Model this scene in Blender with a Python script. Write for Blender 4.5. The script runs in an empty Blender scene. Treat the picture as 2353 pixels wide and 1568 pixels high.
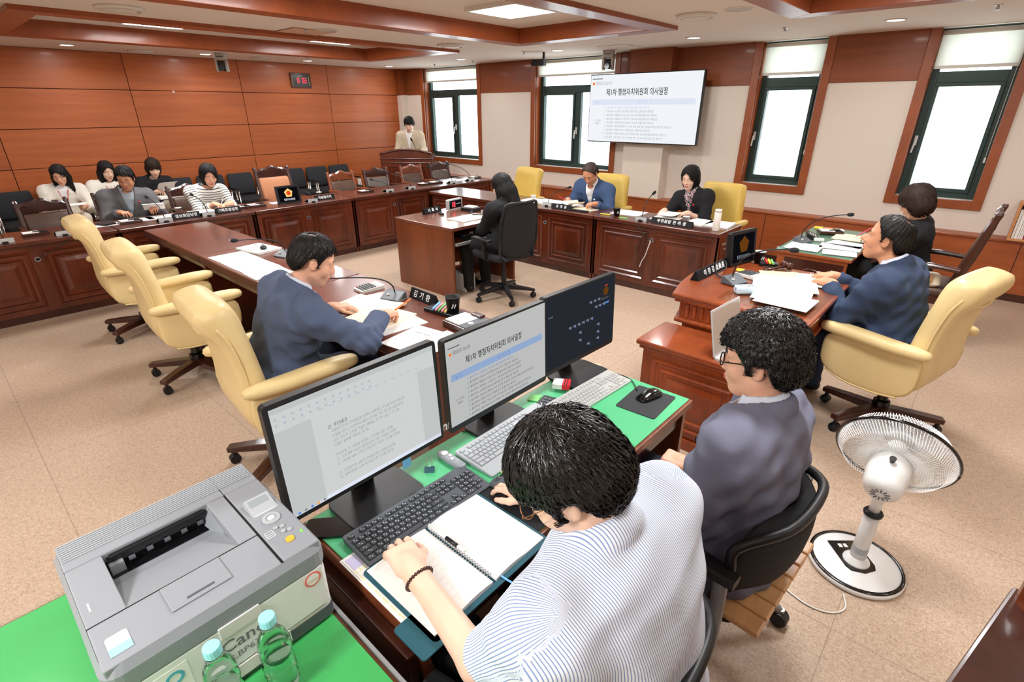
import bpy, math, random
import numpy as np
from mathutils import Vector, Matrix
S = bpy.context.scene
COL = S.collection
PI = math.pi
random.seed(7)
rng = np.random.default_rng(7)

# ------------------------------------------------------------------ camera, world, exposure
CAMH = 1.80
cd = bpy.data.cameras.new('camera'); cam = bpy.data.objects.new('camera', cd); COL.objects.link(cam)
cd.sensor_fit = 'HORIZONTAL'; cd.sensor_width = 36.0; cd.lens = 1186.762 / 2353.0 * 36.0
cd.clip_start = 0.02; cd.clip_end = 200
_yaw, _pit, _rol = 0.7337161, 0.4223918, -0.00235575
_fw = Vector((-math.sin(_yaw) * math.cos(_pit), math.cos(_yaw) * math.cos(_pit), -math.sin(_pit)))
_rt = Vector((math.cos(_yaw), math.sin(_yaw), 0.0)); _up = _rt.cross(_fw)
_r2 = math.cos(_rol) * _rt + math.sin(_rol) * _up; _u2 = -math.sin(_rol) * _rt + math.cos(_rol) * _up
cam.matrix_world = Matrix(((_r2.x, _u2.x, -_fw.x, 0), (_r2.y, _u2.y, -_fw.y, 0), (_r2.z, _u2.z, -_fw.z, CAMH), (0, 0, 0, 1)))
S.camera = cam

W = bpy.data.worlds.new('sky'); S.world = W; W.use_nodes = True
_bg = W.node_tree.nodes['Background']; _bg.inputs[0].default_value = (0.93, 0.97, 1.0, 1); _bg.inputs[1].default_value = 4.5
S.view_settings.view_transform = 'Standard'; S.view_settings.look = 'None'
S.view_settings.exposure = 0.44; S.view_settings.gamma = 1.0; S.view_settings.use_curve_mapping = False
PANEL_W = 36.0      # watts of each ceiling panel lamp
SPOT_W = 5.0        # watts of each ceiling downlight

# ------------------------------------------------------------------ helpers
def lin(r, g, b):
    f = lambda c: (c / 255 / 12.92) if c / 255 <= 0.04045 else ((c / 255 + 0.055) / 1.055) ** 2.4
    return (f(r), f(g), f(b), 1.0)

class MB:
    """collects vertices and faces of one mesh"""
    def __init__(s): s.v = []; s.f = []
    def add(s, v, f):
        n = len(s.v); s.v.extend([tuple(map(float, p)) for p in v]); s.f.extend([tuple(i + n for i in q) for q in f]); return s
    def join(s, o, M=None):
        return s.add([M @ Vector(p) for p in o.v] if M is not None else o.v, o.f)
    def xf(s, M): s.v = [tuple(M @ Vector(p)) for p in s.v]; return s
    def box(s, x0, x1, y0, y1, z0, z1):
        return s.add([(x0, y0, z0), (x1, y0, z0), (x1, y1, z0), (x0, y1, z0), (x0, y0, z1), (x1, y0, z1), (x1, y1, z1), (x0, y1, z1)],
                     [(0, 3, 2, 1), (4, 5, 6, 7), (0, 1, 5, 4), (1, 2, 6, 5), (2, 3, 7, 6), (3, 0, 4, 7)])
    def loft(s, secs, cap=True, closed=False):
        n = len(secs[0]); v = [p for q in secs for p in q]; f = []
        m = len(secs)
        for i in range(m if closed else m - 1):
            a, b = i * n, ((i + 1) % m) * n
            for j in range(n):
                k = (j + 1) % n; f.append((a + j, a + k, b + k, b + j))
        if cap and not closed:
            f.append(tuple(range(n))[::-1]); f.append(tuple((m - 1) * n + j for j in range(n)))
        return s.add(v, f)
    def tube(s, path, r, n=8, cap=True, flat=1.0, upv=None):
        P = [Vector(p) for p in path]; R = r if hasattr(r, '__len__') else [r] * len(P)
        secs = []; up = Vector(upv) if upv else None
        for i, p in enumerate(P):
            d = (P[min(i + 1, len(P) - 1)] - P[max(i - 1, 0)]).normalized()
            if up is None: up = Vector((0, 0, 1)) if abs(d.z) < 0.9 else Vector((1, 0, 0))
            a = d.cross(up)
            if a.length < 1e-5: a = d.cross(Vector((0.3, 1, 0.2)))
            a.normalize(); b = a.cross(d).normalized(); up = b
            secs.append([p + R[i] * (math.cos(2 * PI * j / n) * a + flat * math.sin(2 * PI * j / n) * b) for j in range(n)])
        return s.loft(secs, cap)
    def lathe(s, prof, n=20, c=(0, 0, 0), cap=True):
        secs = [[(c[0] + r * math.cos(2 * PI * j / n), c[1] + r * math.sin(2 * PI * j / n), c[2] + z) for j in range(n)] for r, z in prof]
        return s.loft(secs, cap)
    def prism(s, poly, z0, z1):
        return s.loft([[(x, y, z0) for x, y in poly], [(x, y, z1) for x, y in poly]])
    def ball(s, c, r, n=10, m=7):
        r = r if hasattr(r, '__len__') else (r, r, r)
        secs = [[(c[0] + r[0] * math.sin(PI * (i + .02) / (m + .04)) * math.cos(2 * PI * j / n), c[1] + r[1] * math.sin(PI * (i + .02) / (m + .04)) * math.sin(2 * PI * j / n),
                  c[2] - r[2] * math.cos(PI * (i + .02) / (m + .04))) for j in range(n)] for i in range(m + 1)]
        return s.loft(secs)
    def rring(s, x0, x1, z0, z1, w, y0, y1):
        """rectangular ring in the xz plane, from y0 to y1"""
        s.box(x0, x1, y0, y1, z1 - w, z1); s.box(x0, x1, y0, y1, z0, z0 + w)
        s.box(x0, x0 + w, y0, y1, z0 + w, z1 - w); s.box(x1 - w, x1, y0, y1, z0 + w, z1 - w); return s

def rrect(w, d, r, n=4, cx=0, cy=0):
    out = []
    for sx, sy, a0 in ((1, 1, 0), (-1, 1, 90), (-1, -1, 180), (1, -1, 270)):
        for k in range(n + 1):
            a = math.radians(a0 + 90 * k / n); out.append((cx + sx * (w / 2 - r) + r * math.cos(a), cy + sy * (d / 2 - r) + r * math.sin(a)))
    return out

def mesh_of(name, mb):
    me = bpy.data.meshes.new(name); me.from_pydata(mb.v, [], mb.f); me.update(); return me

def obj(name, mb, mat, parent=None, loc=None, rot=None, smooth=False, bevel=0.0, seg=2, sub=0, autos=None):
    me = mb if isinstance(mb, bpy.types.Mesh) else mesh_of(name, mb)
    if mat is not None and len(me.materials) == 0: me.materials.append(M(mat) if isinstance(mat, str) else mat)
    o = bpy.data.objects.new(name, me); COL.objects.link(o)
    if parent is not None: o.parent = parent
    if loc: o.location = loc
    if rot: o.rotation_euler = rot
    if smooth:
        me.polygons.foreach_set('use_smooth', [True] * len(me.polygons))
    if bevel:
        m = o.modifiers.new('bev', 'BEVEL'); m.width = bevel; m.segments = seg; m.limit_method = 'ANGLE'; m.angle_limit = 0.6; m.use_clamp_overlap = True
    if sub:
        m = o.modifiers.new('sub', 'SUBSURF'); m.levels = sub; m.render_levels = sub
    return o

def thing(name, label, cat, loc=(0, 0, 0), rz=0.0, group=None):
    o = bpy.data.objects.new(name, None); COL.objects.link(o); o.empty_display_size = 0.1
    o.location = loc; o.rotation_euler = (0, 0, rz); o['label'] = label; o['category'] = cat
    if group: o['group'] = group
    return o

def tag(o, label, cat, group=None, kind=None):
    o['label'] = label; o['category'] = cat
    if group: o['group'] = group
    if kind: o['kind'] = kind
    return o

def struct(o, label=None, cat=None):
    o['kind'] = 'structure'
    if label: o['label'] = label
    if cat: o['category'] = cat
    return o

KIDS = {}
def kids(o): return [c for c in COL.objects if c.parent == o]
def dup(root, loc, rz, label, group=None):
    """copy of a thing with copies of its parts and sub-parts; mesh data is shared"""
    if root.name not in KIDS: KIDS[root.name] = [(c, kids(c)) for c in kids(root)]
    r = root.copy(); COL.objects.link(r); r.location = loc; r.rotation_euler = (0, 0, rz); r['label'] = label
    if group: r['group'] = group
    for ch, gs in KIDS[root.name]:
        c = ch.copy(); COL.objects.link(c); c.parent = r
        for g in gs:
            d = g.copy(); COL.objects.link(d); d.parent = c
    return r

def T(x, y, z): return Matrix.Translation((x, y, z))
def RX(a): return Matrix.Rotation(a, 4, 'X')
def RY(a): return Matrix.Rotation(a, 4, 'Y')
def RZ(a): return Matrix.Rotation(a, 4, 'Z')

_TXT = {}; _CU = {}
def text(s, h, bold=0.0, align='CENTER', spacing=1.0, xs=1.0):
    """flat lettering in the xy plane, h = nominal glyph height, anchored at its middle"""
    key = (s, bold, align, spacing)
    if key not in _TXT:
        if not _CU:
            _CU['c'] = bpy.data.curves.new('lettering', 'FONT'); _CU['o'] = bpy.data.objects.new('lettering', _CU['c'])
        cu, o = _CU['c'], _CU['o']
        cu.body = s; cu.align_x = align; cu.align_y = 'CENTER'; cu.size = 1.0; cu.resolution_u = 2; cu.offset = bold; cu.space_character = spacing; cu.fill_mode = 'FRONT'
        me = o.to_mesh()
        v = [tuple(p.co) for p in me.vertices]; f = [tuple(p.vertices) for p in me.polygons]
        o.to_mesh_clear(); _TXT[key] = (v, f)
    v, f = _TXT[key]; mb = MB(); mb.add([(a * h * xs, b * h, 0) for a, b, c in v], f); return mb

# small print: Korean syllables drawn from strokes, each jamo a set of lines in a unit square
_JC = {'ㄱ': '0,1 1,1 .8,0', 'ㄴ': '0,1 0,0 1,0', 'ㄷ': '1,1 0,1 0,0 1,0', 'ㄹ': '0,1 1,1 1,.5 0,.5 0,0 1,0', 'ㅁ': '0,0 0,1 1,1 1,0 0,0', 'ㅂ': '0,1 0,0 1,0 1,1|0,.55 1,.55', 'ㅅ': '.5,1 0,0|.5,.7 1,0', 'ㅇ': '.5,0 0,.25 0,.75 .5,1 1,.75 1,.25 .5,0',
       'ㅈ': '0,1 1,1|.5,1 0,0|.5,.6 1,0', 'ㅊ': '.3,1.2 .7,1.2|0,.9 1,.9|.5,.9 0,0|.5,.5 1,0', 'ㅋ': '0,1 1,1 .8,0|0,.5 .9,.5', 'ㅌ': '1,1 0,1 0,0 1,0|0,.5 1,.5', 'ㅍ': '0,1 1,1|0,0 1,0|.3,1 .3,0|.7,1 .7,0', 'ㅎ': '.3,1.15 .7,1.15|0,.85 1,.85|.5,0 .1,.3 .5,.6 .9,.3 .5,0'}
_JC.update({'ㄲ': '0,1 .4,1 .35,0|.55,1 1,1 .9,0', 'ㄸ': _JC['ㄷ'], 'ㅃ': _JC['ㅂ'], 'ㅆ': _JC['ㅅ'], 'ㅉ': _JC['ㅈ']})
_CHO = 'ㄱㄲㄴㄷㄸㄹㅁㅂㅃㅅㅆㅇㅈㅉㅊㅋㅌㅍㅎ'; _JON = ' ㄱㄲㄱㄴㄴㄴㄷㄹㄹㄹㄹㄹㄹㄹㄹㅁㅂㅂㅅㅆㅇㅈㅊㅋㅌㅍㅎ'
_VV = {0: '0,0 0,1|0,.5 .6,.5', 1: '.1,0 .1,1|.6,0 .6,1|.1,.5 .6,.5', 2: '0,0 0,1|0,.65 .6,.65|0,.35 .6,.35', 3: '.1,0 .1,1|.6,0 .6,1|.1,.6 .6,.6', 4: '.5,0 .5,1|0,.5 .5,.5', 5: '.3,0 .3,1|.7,0 .7,1|0,.5 .3,.5', 6: '.5,0 .5,1|0,.65 .5,.65|0,.35 .5,.35', 7: '.3,0 .3,1|.7,0 .7,1|0,.6 .3,.6|0,.4 .3,.4', 20: '.3,0 .3,1'}
_VH = {8: '0,0 1,0|.5,0 .5,.9', 12: '0,0 1,0|.3,0 .3,.9|.7,0 .7,.9', 13: '0,.9 1,.9|.5,.9 .5,0', 17: '0,.9 1,.9|.3,.9 .3,0|.7,.9 .7,0', 18: '0,.4 1,.4'}
_VC = {9: (8, 0), 10: (8, 1), 11: (8, 20), 14: (13, 4), 15: (13, 5), 16: (13, 20), 19: (18, 20)}
def _strokes(d, x0, y0, x1, y1): return [[(x0 + (x1 - x0) * float(a), y0 + (y1 - y0) * float(b)) for a, b in (q.split(',') for q in pl.split())] for pl in d.split('|')]
def print_line(s, h, th=.07):
    """one line of small print starting at x = 0, middle at y = 0; th = stroke width / height"""
    mb = MB(); x = 0.0
    for ch in s:
        o = ord(ch) - 0xAC00; L = []; w = .92
        if 0 <= o < 11172:
            c, v, j = o // 588, (o % 588) // 28, o % 28; yb = .40 if j else 0.0; C = _JC[_CHO[c]]
            if v in _VV: L += _strokes(C, .05, yb + .06, .5, .88); L += _strokes(_VV[v], .6, yb, .9, 1)
            elif v in _VH: m = yb + (1 - yb) * .42; L += _strokes(C, .2, m + .06, .75, .92); L += _strokes(_VH[v], .04, yb + .03, .92, m - .04)
            else: h_, v_ = _VC[v]; m = yb + (1 - yb) * .4; L += _strokes(C, .12, m + .06, .55, .92); L += _strokes(_VH[h_], .04, yb + .03, .64, m - .04); L += _strokes(_VV[v_], .7, yb, .92, 1)
            if j: L += _strokes(_JC[_JON[j]], .2, .02, .8, .32)
        elif ch == ' ': w = .4
        elif ch in '.,': L = [[(.1, .02), (.16, .1)]]; w = .3
        elif ch in '()': L = [[(.25, 1), (.1, .5), (.25, 0)] if ch == '(' else [(.05, 1), (.2, .5), (.05, 0)]]; w = .35
        elif ch in '1Il': L = [[(.25, 0), (.25, .9)]]; w = .5
        else: L = [[(.05, .1), (.05, .8), (.4, .9), (.45, .5), (.4, .08), (.05, .1)]]; w = .55
        for pl in L:
            for (ax, ay), (bx, by) in zip(pl, pl[1:]):
                dx, dy = bx - ax, by - ay; l = math.hypot(dx, dy) or 1; px, py = -dy / l * th / 2, dx / l * th / 2; ex, ey = dx / l * th / 2, dy / l * th / 2
                mb.add([((x + q[0]) * h, (q[1] - .5) * h, 0) for q in ((ax - ex + px, ay - ey + py), (ax - ex - px, ay - ey - py), (bx + ex - px, by + ey - py), (bx + ex + px, by + ey + py))], [(0, 1, 2, 3)])
        x += w
    return mb

def bez(p0, p1, p2, p3, n=12):
    out = []
    for i in range(n + 1):
        t = i / n; u = 1 - t
        out.append(tuple(u ** 3 * a + 3 * u * u * t * b + 3 * u * t * t * c + t ** 3 * d for a, b, c, d in zip(p0, p1, p2, p3)))
    return out

def spl(pts, n=6):
    """Catmull-Rom through pts"""
    P = [np.array(p, float) for p in pts]; P = [2 * P[0] - P[1]] + P + [2 * P[-1] - P[-2]]; out = []
    for i in range(1, len(P) - 2):
        for k in range(n):
            t = k / n
            out.append(tuple(0.5 * (2 * P[i] + (P[i + 1] - P[i - 1]) * t + (2 * P[i - 1] - 5 * P[i] + 4 * P[i + 1] - P[i + 2]) * t * t + (3 * P[i] - P[i - 1] - 3 * P[i + 1] + P[i + 2]) * t ** 3)))
    out.append(tuple(P[-2])); return out

# ------------------------------------------------------------------ materials
MATS = {}; MDEF = {}
def M(k):
    if k not in MATS: MATS[k] = MDEF[k]()
    return MATS[k]
def nm(name):
    m = bpy.data.materials.new(name); m.use_nodes = True; nt = m.node_tree; return m, nt, nt.nodes, nt.links, nt.nodes['Principled BSDF']
def plain(name, col, rough=0.5, metal=0.0, spec=0.5, coat=0.0, bump=0.0, bscale=200.0, emit=None, estr=1.0, sheen=0.0, var=0.0, vscale=30.0, trans=0.0, ior=1.45, sss=0.0):
    def mk():
        m, nt, N, L, b = nm(name)
        b.inputs['Base Color'].default_value = col; b.inputs['Roughness'].default_value = rough; b.inputs['Metallic'].default_value = metal
        b.inputs['Specular IOR Level'].default_value = spec; b.inputs['Coat Weight'].default_value = coat; b.inputs['Coat Roughness'].default_value = 0.12
        b.inputs['Sheen Weight'].default_value = sheen; b.inputs['IOR'].default_value = ior; b.inputs['Transmission Weight'].default_value = trans
        if sss: b.inputs['Subsurface Weight'].default_value = sss; b.inputs['Subsurface Radius'].default_value = (0.012, 0.004, 0.002); b.inputs['Subsurface Scale'].default_value = 0.5
        if emit: b.inputs['Emission Color'].default_value = emit; b.inputs['Emission Strength'].default_value = estr
        if bump or var:
            tc = N.new('ShaderNodeTexCoord')
        if bump:
            n = N.new('ShaderNodeTexNoise'); n.inputs['Scale'].default_value = bscale; n.inputs['Detail'].default_value = 3
            L.new(tc.outputs['Object'], n.inputs['Vector']); bp = N.new('ShaderNodeBump'); bp.inputs['Strength'].default_value = bump; bp.inputs['Distance'].default_value = 0.004
            L.new(n.outputs['Fac'], bp.inputs['Height']); L.new(bp.outputs['Normal'], b.inputs['Normal'])
        if var:
            n2 = N.new('ShaderNodeTexNoise'); n2.inputs['Scale'].default_value = vscale; n2.inputs['Detail'].default_value = 4
            L.new(tc.outputs['Object'], n2.inputs['Vector']); cr = N.new('ShaderNodeValToRGB')
            cr.color_ramp.elements[0].position = 0.3; cr.color_ramp.elements[1].position = 0.7
            cr.color_ramp.elements[0].color = tuple(c * (1 - var) for c in col[:3]) + (1,); cr.color_ramp.elements[1].color = tuple(min(1, c * (1 + var)) for c in col[:3]) + (1,)
            L.new(n2.outputs['Fac'], cr.inputs['Fac']); L.new(cr.outputs['Color'], b.inputs['Base Color'])
        return m
    MDEF[name] = mk
def wood(name, dark, light, scale=(1, 1, 1), rough=0.35, coat=0.3, bump=0.05, fine=1.0, rnd=0.12):
    """grain runs along the axis with the smallest scale; each piece differs a little"""
    def mk():
        m, nt, N, L, b = nm(name)
        tc = N.new('ShaderNodeTexCoord'); oi = N.new('ShaderNodeObjectInfo'); mp = N.new('ShaderNodeMapping'); mp.inputs['Scale'].default_value = scale
        ad = N.new('ShaderNodeVectorMath'); ad.operation = 'ADD'; mu = N.new('ShaderNodeMath'); mu.operation = 'MULTIPLY'; mu.inputs[1].default_value = 17.0
        L.new(oi.outputs['Random'], mu.inputs[0]); L.new(tc.outputs['Object'], ad.inputs[0]); L.new(mu.outputs[0], ad.inputs[1]); L.new(ad.outputs[0], mp.inputs['Vector'])
        n1 = N.new('ShaderNodeTexNoise'); n1.inputs['Scale'].default_value = 3.0; n1.inputs['Detail'].default_value = 6; n1.inputs['Roughness'].default_value = 0.62; n1.inputs['Distortion'].default_value = 0.4
        L.new(mp.outputs['Vector'], n1.inputs['Vector'])
        n2 = N.new('ShaderNodeTexNoise'); n2.inputs['Scale'].default_value = 24.0 * fine; n2.inputs['Detail'].default_value = 4
        L.new(mp.outputs['Vector'], n2.inputs['Vector'])
        mx = N.new('ShaderNodeMath'); mx.operation = 'MULTIPLY_ADD'; mx.inputs[1].default_value = 0.35; L.new(n2.outputs['Fac'], mx.inputs[0]); L.new(n1.outputs['Fac'], mx.inputs[2])
        cr = N.new('ShaderNodeValToRGB'); cr.color_ramp.elements[0].position = 0.45; cr.color_ramp.elements[1].position = 0.88
        cr.color_ramp.elements[0].color = dark; cr.color_ramp.elements[1].color = light; L.new(mx.outputs[0], cr.inputs['Fac'])
        hs = N.new('ShaderNodeHueSaturation'); mr = N.new('ShaderNodeMapRange'); mr.inputs['To Min'].default_value = 1 - rnd; mr.inputs['To Max'].default_value = 1 + rnd
        L.new(oi.outputs['Random'], mr.inputs['Value']); L.new(mr.outputs['Result'], hs.inputs['Value']); L.new(cr.outputs['Color'], hs.inputs['Color'])
        L.new(hs.outputs['Color'], b.inputs['Base Color']); b.inputs['Roughness'].default_value = rough; b.inputs['Coat Weight'].default_value = coat; b.inputs['Coat Roughness'].default_value = 0.1
        bp = N.new('ShaderNodeBump'); bp.inputs['Strength'].default_value = bump; bp.inputs['Distance'].default_value = 0.002
        L.new(n2.outputs['Fac'], bp.inputs['Height']); L.new(bp.outputs['Normal'], b.inputs['Normal'])
        return m
    MDEF[name] = mk
def glow(name, col, st):
    def mk():
        m, nt, N, L, b = nm(name); N.remove(b); e = N.new('ShaderNodeEmission'); e.inputs[0].default_value = col; e.inputs[1].default_value = st
        L.new(e.outputs[0], N['Material Output'].inputs[0]); return m
    MDEF[name] = mk

wood('wall_wood', lin(154, 76, 32), lin(178, 94, 42), (1.6, 0.22, 5.0), 0.42, 0.06, 0.03, 1.3, 0.05)
wood('band_wood', lin(116, 56, 24), lin(140, 70, 32), (0.3, 1.6, 5.0), 0.45, 0.06, 0.03, 1.3, 0.04)
wood('frame_wood', lin(132, 65, 30), lin(156, 80, 38), (1, 1, 1), 0.4, 0.08, 0.02, 1.3, 0.04)
wood('coffer_wood', lin(128, 60, 25), lin(154, 76, 34), (1, 1, 1), 0.38, 0.10, 0.01, 1.3, 0.03)
wood('wains_wood', lin(138, 67, 30), lin(166, 86, 42), (0.25, 1.5, 4.0), 0.4, 0.1, 0.03, 1.3, 0.03)
wood('desk_wood', lin(60, 22, 10), lin(106, 44, 20), (1.0, 1.0, 0.25), 0.3, 0.35, 0.02, 1.6, 0.06)
wood('desk_top', lin(66, 27, 17), lin(94, 42, 27), (0.4, 1.6, 1.6), 0.28, 0.5, 0.01, 1.6, 0.05)
wood('desk_top_y', lin(66, 27, 17), lin(94, 42, 27), (1.6, 0.4, 1.6), 0.28, 0.5, 0.01, 1.6, 0.05)
wood('near_top', lin(82, 34, 20), lin(116, 54, 33), (0.4, 1.8, 1.6), 0.3, 0.45, 0.01, 1.6, 0.03)
wood('rec_wood', lin(92, 45, 22), lin(128, 66, 34), (1.4, 1.4, 0.25), 0.35, 0.2, 0.02, 1.4, 0.04)
wood('rec_top', lin(96, 55, 40), lin(122, 73, 54), (1.4, 0.4, 1.4), 0.28, 0.4, 0.01, 1.4, 0.03)
wood('bench_wood', lin(112, 44, 14), lin(162, 74, 30), (1.2, 1.2, 0.3), 0.3, 0.4, 0.02, 1.6, 0.05)
wood('bench_top', lin(116, 50, 20), lin(158, 76, 38), (1.4, 0.35, 1.4), 0.28, 0.5, 0.01, 1.4, 0.03)
wood('dark_wood', lin(40, 16, 10), lin(74, 33, 20), (1.2, 1.2, 0.4), 0.3, 0.4, 0.03, 1.4, 0.05)
wood('edge_matt', lin(54, 22, 13), lin(84, 38, 24), (0.4, 1.6, 1.6), 0.7, 0.0, 0.01, 1.4, 0.03)
wood('arm_wood', lin(96, 42, 20), lin(140, 72, 38), (1.2, 0.5, 1.2), 0.3, 0.4, 0.02, 1.4, 0.05)
wood('staff_wood', lin(92, 44, 23), lin(134, 70, 38), (0.5, 1.2, 1.2), 0.36, 0.25, 0.02, 1.4, 0.04)
wood('mat_wood', lin(196, 142, 92), lin(226, 178, 126), (0.4, 3, 3), 0.45, 0.15, 0.02, 1.5, 0.04)
wood('shelf_wood', lin(176, 112, 62), lin(206, 146, 92), (0.4, 2, 2), 0.45, 0.1, 0.02, 1.5, 0.04)
plain('white_wall', lin(222, 211, 200), 0.85, bump=0.12, bscale=160)
plain('ceiling_paint', lin(226, 216, 205), 0.9, bump=0.08, bscale=260)
plain('fitting_white', lin(214, 208, 200), 0.5)
plain('gap_dark', lin(52, 22, 10), 0.7)
plain('alu_green', lin(46, 64, 60), 0.45, 0.2)
plain('chrome', (0.75, 0.75, 0.76, 1), 0.18, 1.0)
plain('steel', (0.5, 0.5, 0.52, 1), 0.35, 1.0)
plain('alu_grey', lin(150, 150, 152), 0.4, 0.3)
plain('black_plastic', lin(22, 22, 24), 0.42)
plain('black_gloss', lin(12, 12, 14), 0.15, coat=0.5)
plain('black_fabric', lin(30, 30, 33), 0.9, bump=0.3, bscale=500)
plain('char_fabric', lin(42, 44, 48), 0.92, bump=0.3, bscale=500)
plain('black_mesh', lin(28, 28, 31), 0.8, bump=0.6, bscale=700)
plain('cream_leather', lin(224, 199, 144), 0.42, bump=0.06, bscale=120, var=0.05, vscale=6)
plain('yellow_leather', lin(216, 182, 90), 0.45, bump=0.05, bscale=120, var=0.05, vscale=6)
plain('brown_leather', lin(78, 54, 42), 0.4, bump=0.08, bscale=150, var=0.1, vscale=8)
plain('grey_leather', lin(92, 82, 76), 0.38, bump=0.08, bscale=150)
plain('tan_leather', lin(176, 116, 78), 0.45, bump=0.05, bscale=150, var=0.05)
plain('green_felt', lin(78, 178, 122), 0.5, coat=0.35, var=0.04, vscale=4)
plain('green_mat', lin(74, 176, 96), 0.4, coat=0.4, var=0.04, vscale=4)
plain('green_dark', lin(108, 150, 128), 0.3, coat=0.3)
plain('paper', lin(240, 238, 234), 0.8)
plain('paper_cream', lin(238, 230, 204), 0.8)
plain('print_grey', lin(120, 120, 124), 0.8)
plain('print_light', lin(196, 198, 204), 0.8)
plain('print_black', lin(26, 26, 30), 0.7)
plain('letter_white', lin(240, 240, 240), 0.6)
plain('white_plastic', lin(232, 232, 230), 0.35)
plain('off_white', lin(222, 220, 214), 0.4)
plain('grey_plastic', lin(142, 146, 152), 0.4)
plain('grey_light', lin(168, 172, 176), 0.42)
plain('grey_dark', lin(84, 88, 94), 0.42)
plain('silver_plastic', lin(196, 196, 194), 0.3, 0.25)
plain('red_plastic', lin(206, 38, 48), 0.4)
plain('pink_note', lin(240, 86, 120), 0.7)
plain('yellow_note', lin(244, 214, 64), 0.75)
plain('cream_note', lin(240, 224, 160), 0.8)
plain('blue_pastel', lin(110, 178, 222), 0.5)
plain('green_pastel', lin(120, 204, 110), 0.5)
plain('pink_pastel', lin(240, 150, 160), 0.5)
plain('yellow_pastel', lin(240, 226, 130), 0.5)
plain('orange_wood', lin(236, 128, 50), 0.4)
plain('teal_cover', lin(32, 82, 96), 0.5)
plain('cap_blue', lin(150, 214, 224), 0.4)
plain('pack_blue', lin(196, 220, 232), 0.6)
plain('navy_line', lin(40, 56, 96), 0.6)
plain('amber', lin(232, 176, 64), 0.4)
plain('lens_black', (0.004, 0.004, 0.005, 1), 0.08, coat=0.6)
def _blind():
    m, nt, N, L, b = nm('blind_cloth'); N.remove(b); d = N.new('ShaderNodeBsdfDiffuse'); d.inputs[0].default_value = lin(240, 240, 232); t = N.new('ShaderNodeBsdfTranslucent'); t.inputs[0].default_value = lin(244, 246, 240)
    mx = N.new('ShaderNodeMixShader'); mx.inputs[0].default_value = 0.6; L.new(d.outputs[0], mx.inputs[1]); L.new(t.outputs[0], mx.inputs[2]); L.new(mx.outputs[0], N['Material Output'].inputs[0]); return m
MDEF['blind_cloth'] = _blind
plain('crimson', lin(150, 24, 44), 0.5)
plain('label_red', lin(236, 120, 110), 0.6)
plain('label_blue', lin(90, 176, 196), 0.6)
glow('lamp_white', (1.0, 0.97, 0.92, 1), 7.0)
glow('lamp_small', (1.0, 0.97, 0.92, 1), 9.0)
glow('led_red', (1.0, 0.05, 0.08, 1), 1.8)
glow('led_green', (0.25, 0.9, 0.1, 1), 1.2)
glow('screen_white', (0.92, 0.94, 0.98, 1), 0.71)
glow('screen_dim', (0.74, 0.76, 0.75, 1), 0.62)
glow('screen_side', (0.66, 0.68, 0.68, 1), 0.60)
glow('screen_mid', (0.62, 0.63, 0.62, 1), 0.602)
glow('screen_dark', (0.02, 0.023, 0.03, 1), 0.700)
glow('screen_black', (0.004, 0.004, 0.006, 1), 0.700)
glow('ink_black', (0.02, 0.02, 0.025, 1), 0.700)
glow('ink_grey', (0.28, 0.29, 0.33, 1), 0.700)
glow('ink_pale', (0.46, 0.48, 0.58, 1), 0.700)
glow('ink_line', (0.5, 0.53, 0.62, 1), 0.700)
glow('ink_blue', (0.10, 0.16, 0.52, 1), 0.700)
glow('ink_blue_pale', (0.52, 0.58, 0.92, 1), 0.700)
glow('bar_blue', (0.30, 0.42, 0.66, 1), 0.700)
glow('bar_pale', (0.78, 0.83, 0.95, 1), 0.700)
glow('emb_orange', (0.95, 0.42, 0.08, 1), 0.700)
glow('emb_dim', (0.45, 0.15, 0.02, 1), 0.22)
glow('emb_red', (0.85, 0.08, 0.02, 1), 0.700)
glow('emb_white', (0.85, 0.88, 0.95, 1), 0.630)
glow('icon_blue', (0.10, 0.25, 0.75, 1), 0.700)
glow('icon_grey', (0.30, 0.32, 0.36, 1), 0.490)
glow('lcd_pale', (0.80, 0.83, 0.84, 1), 0.490)

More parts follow.
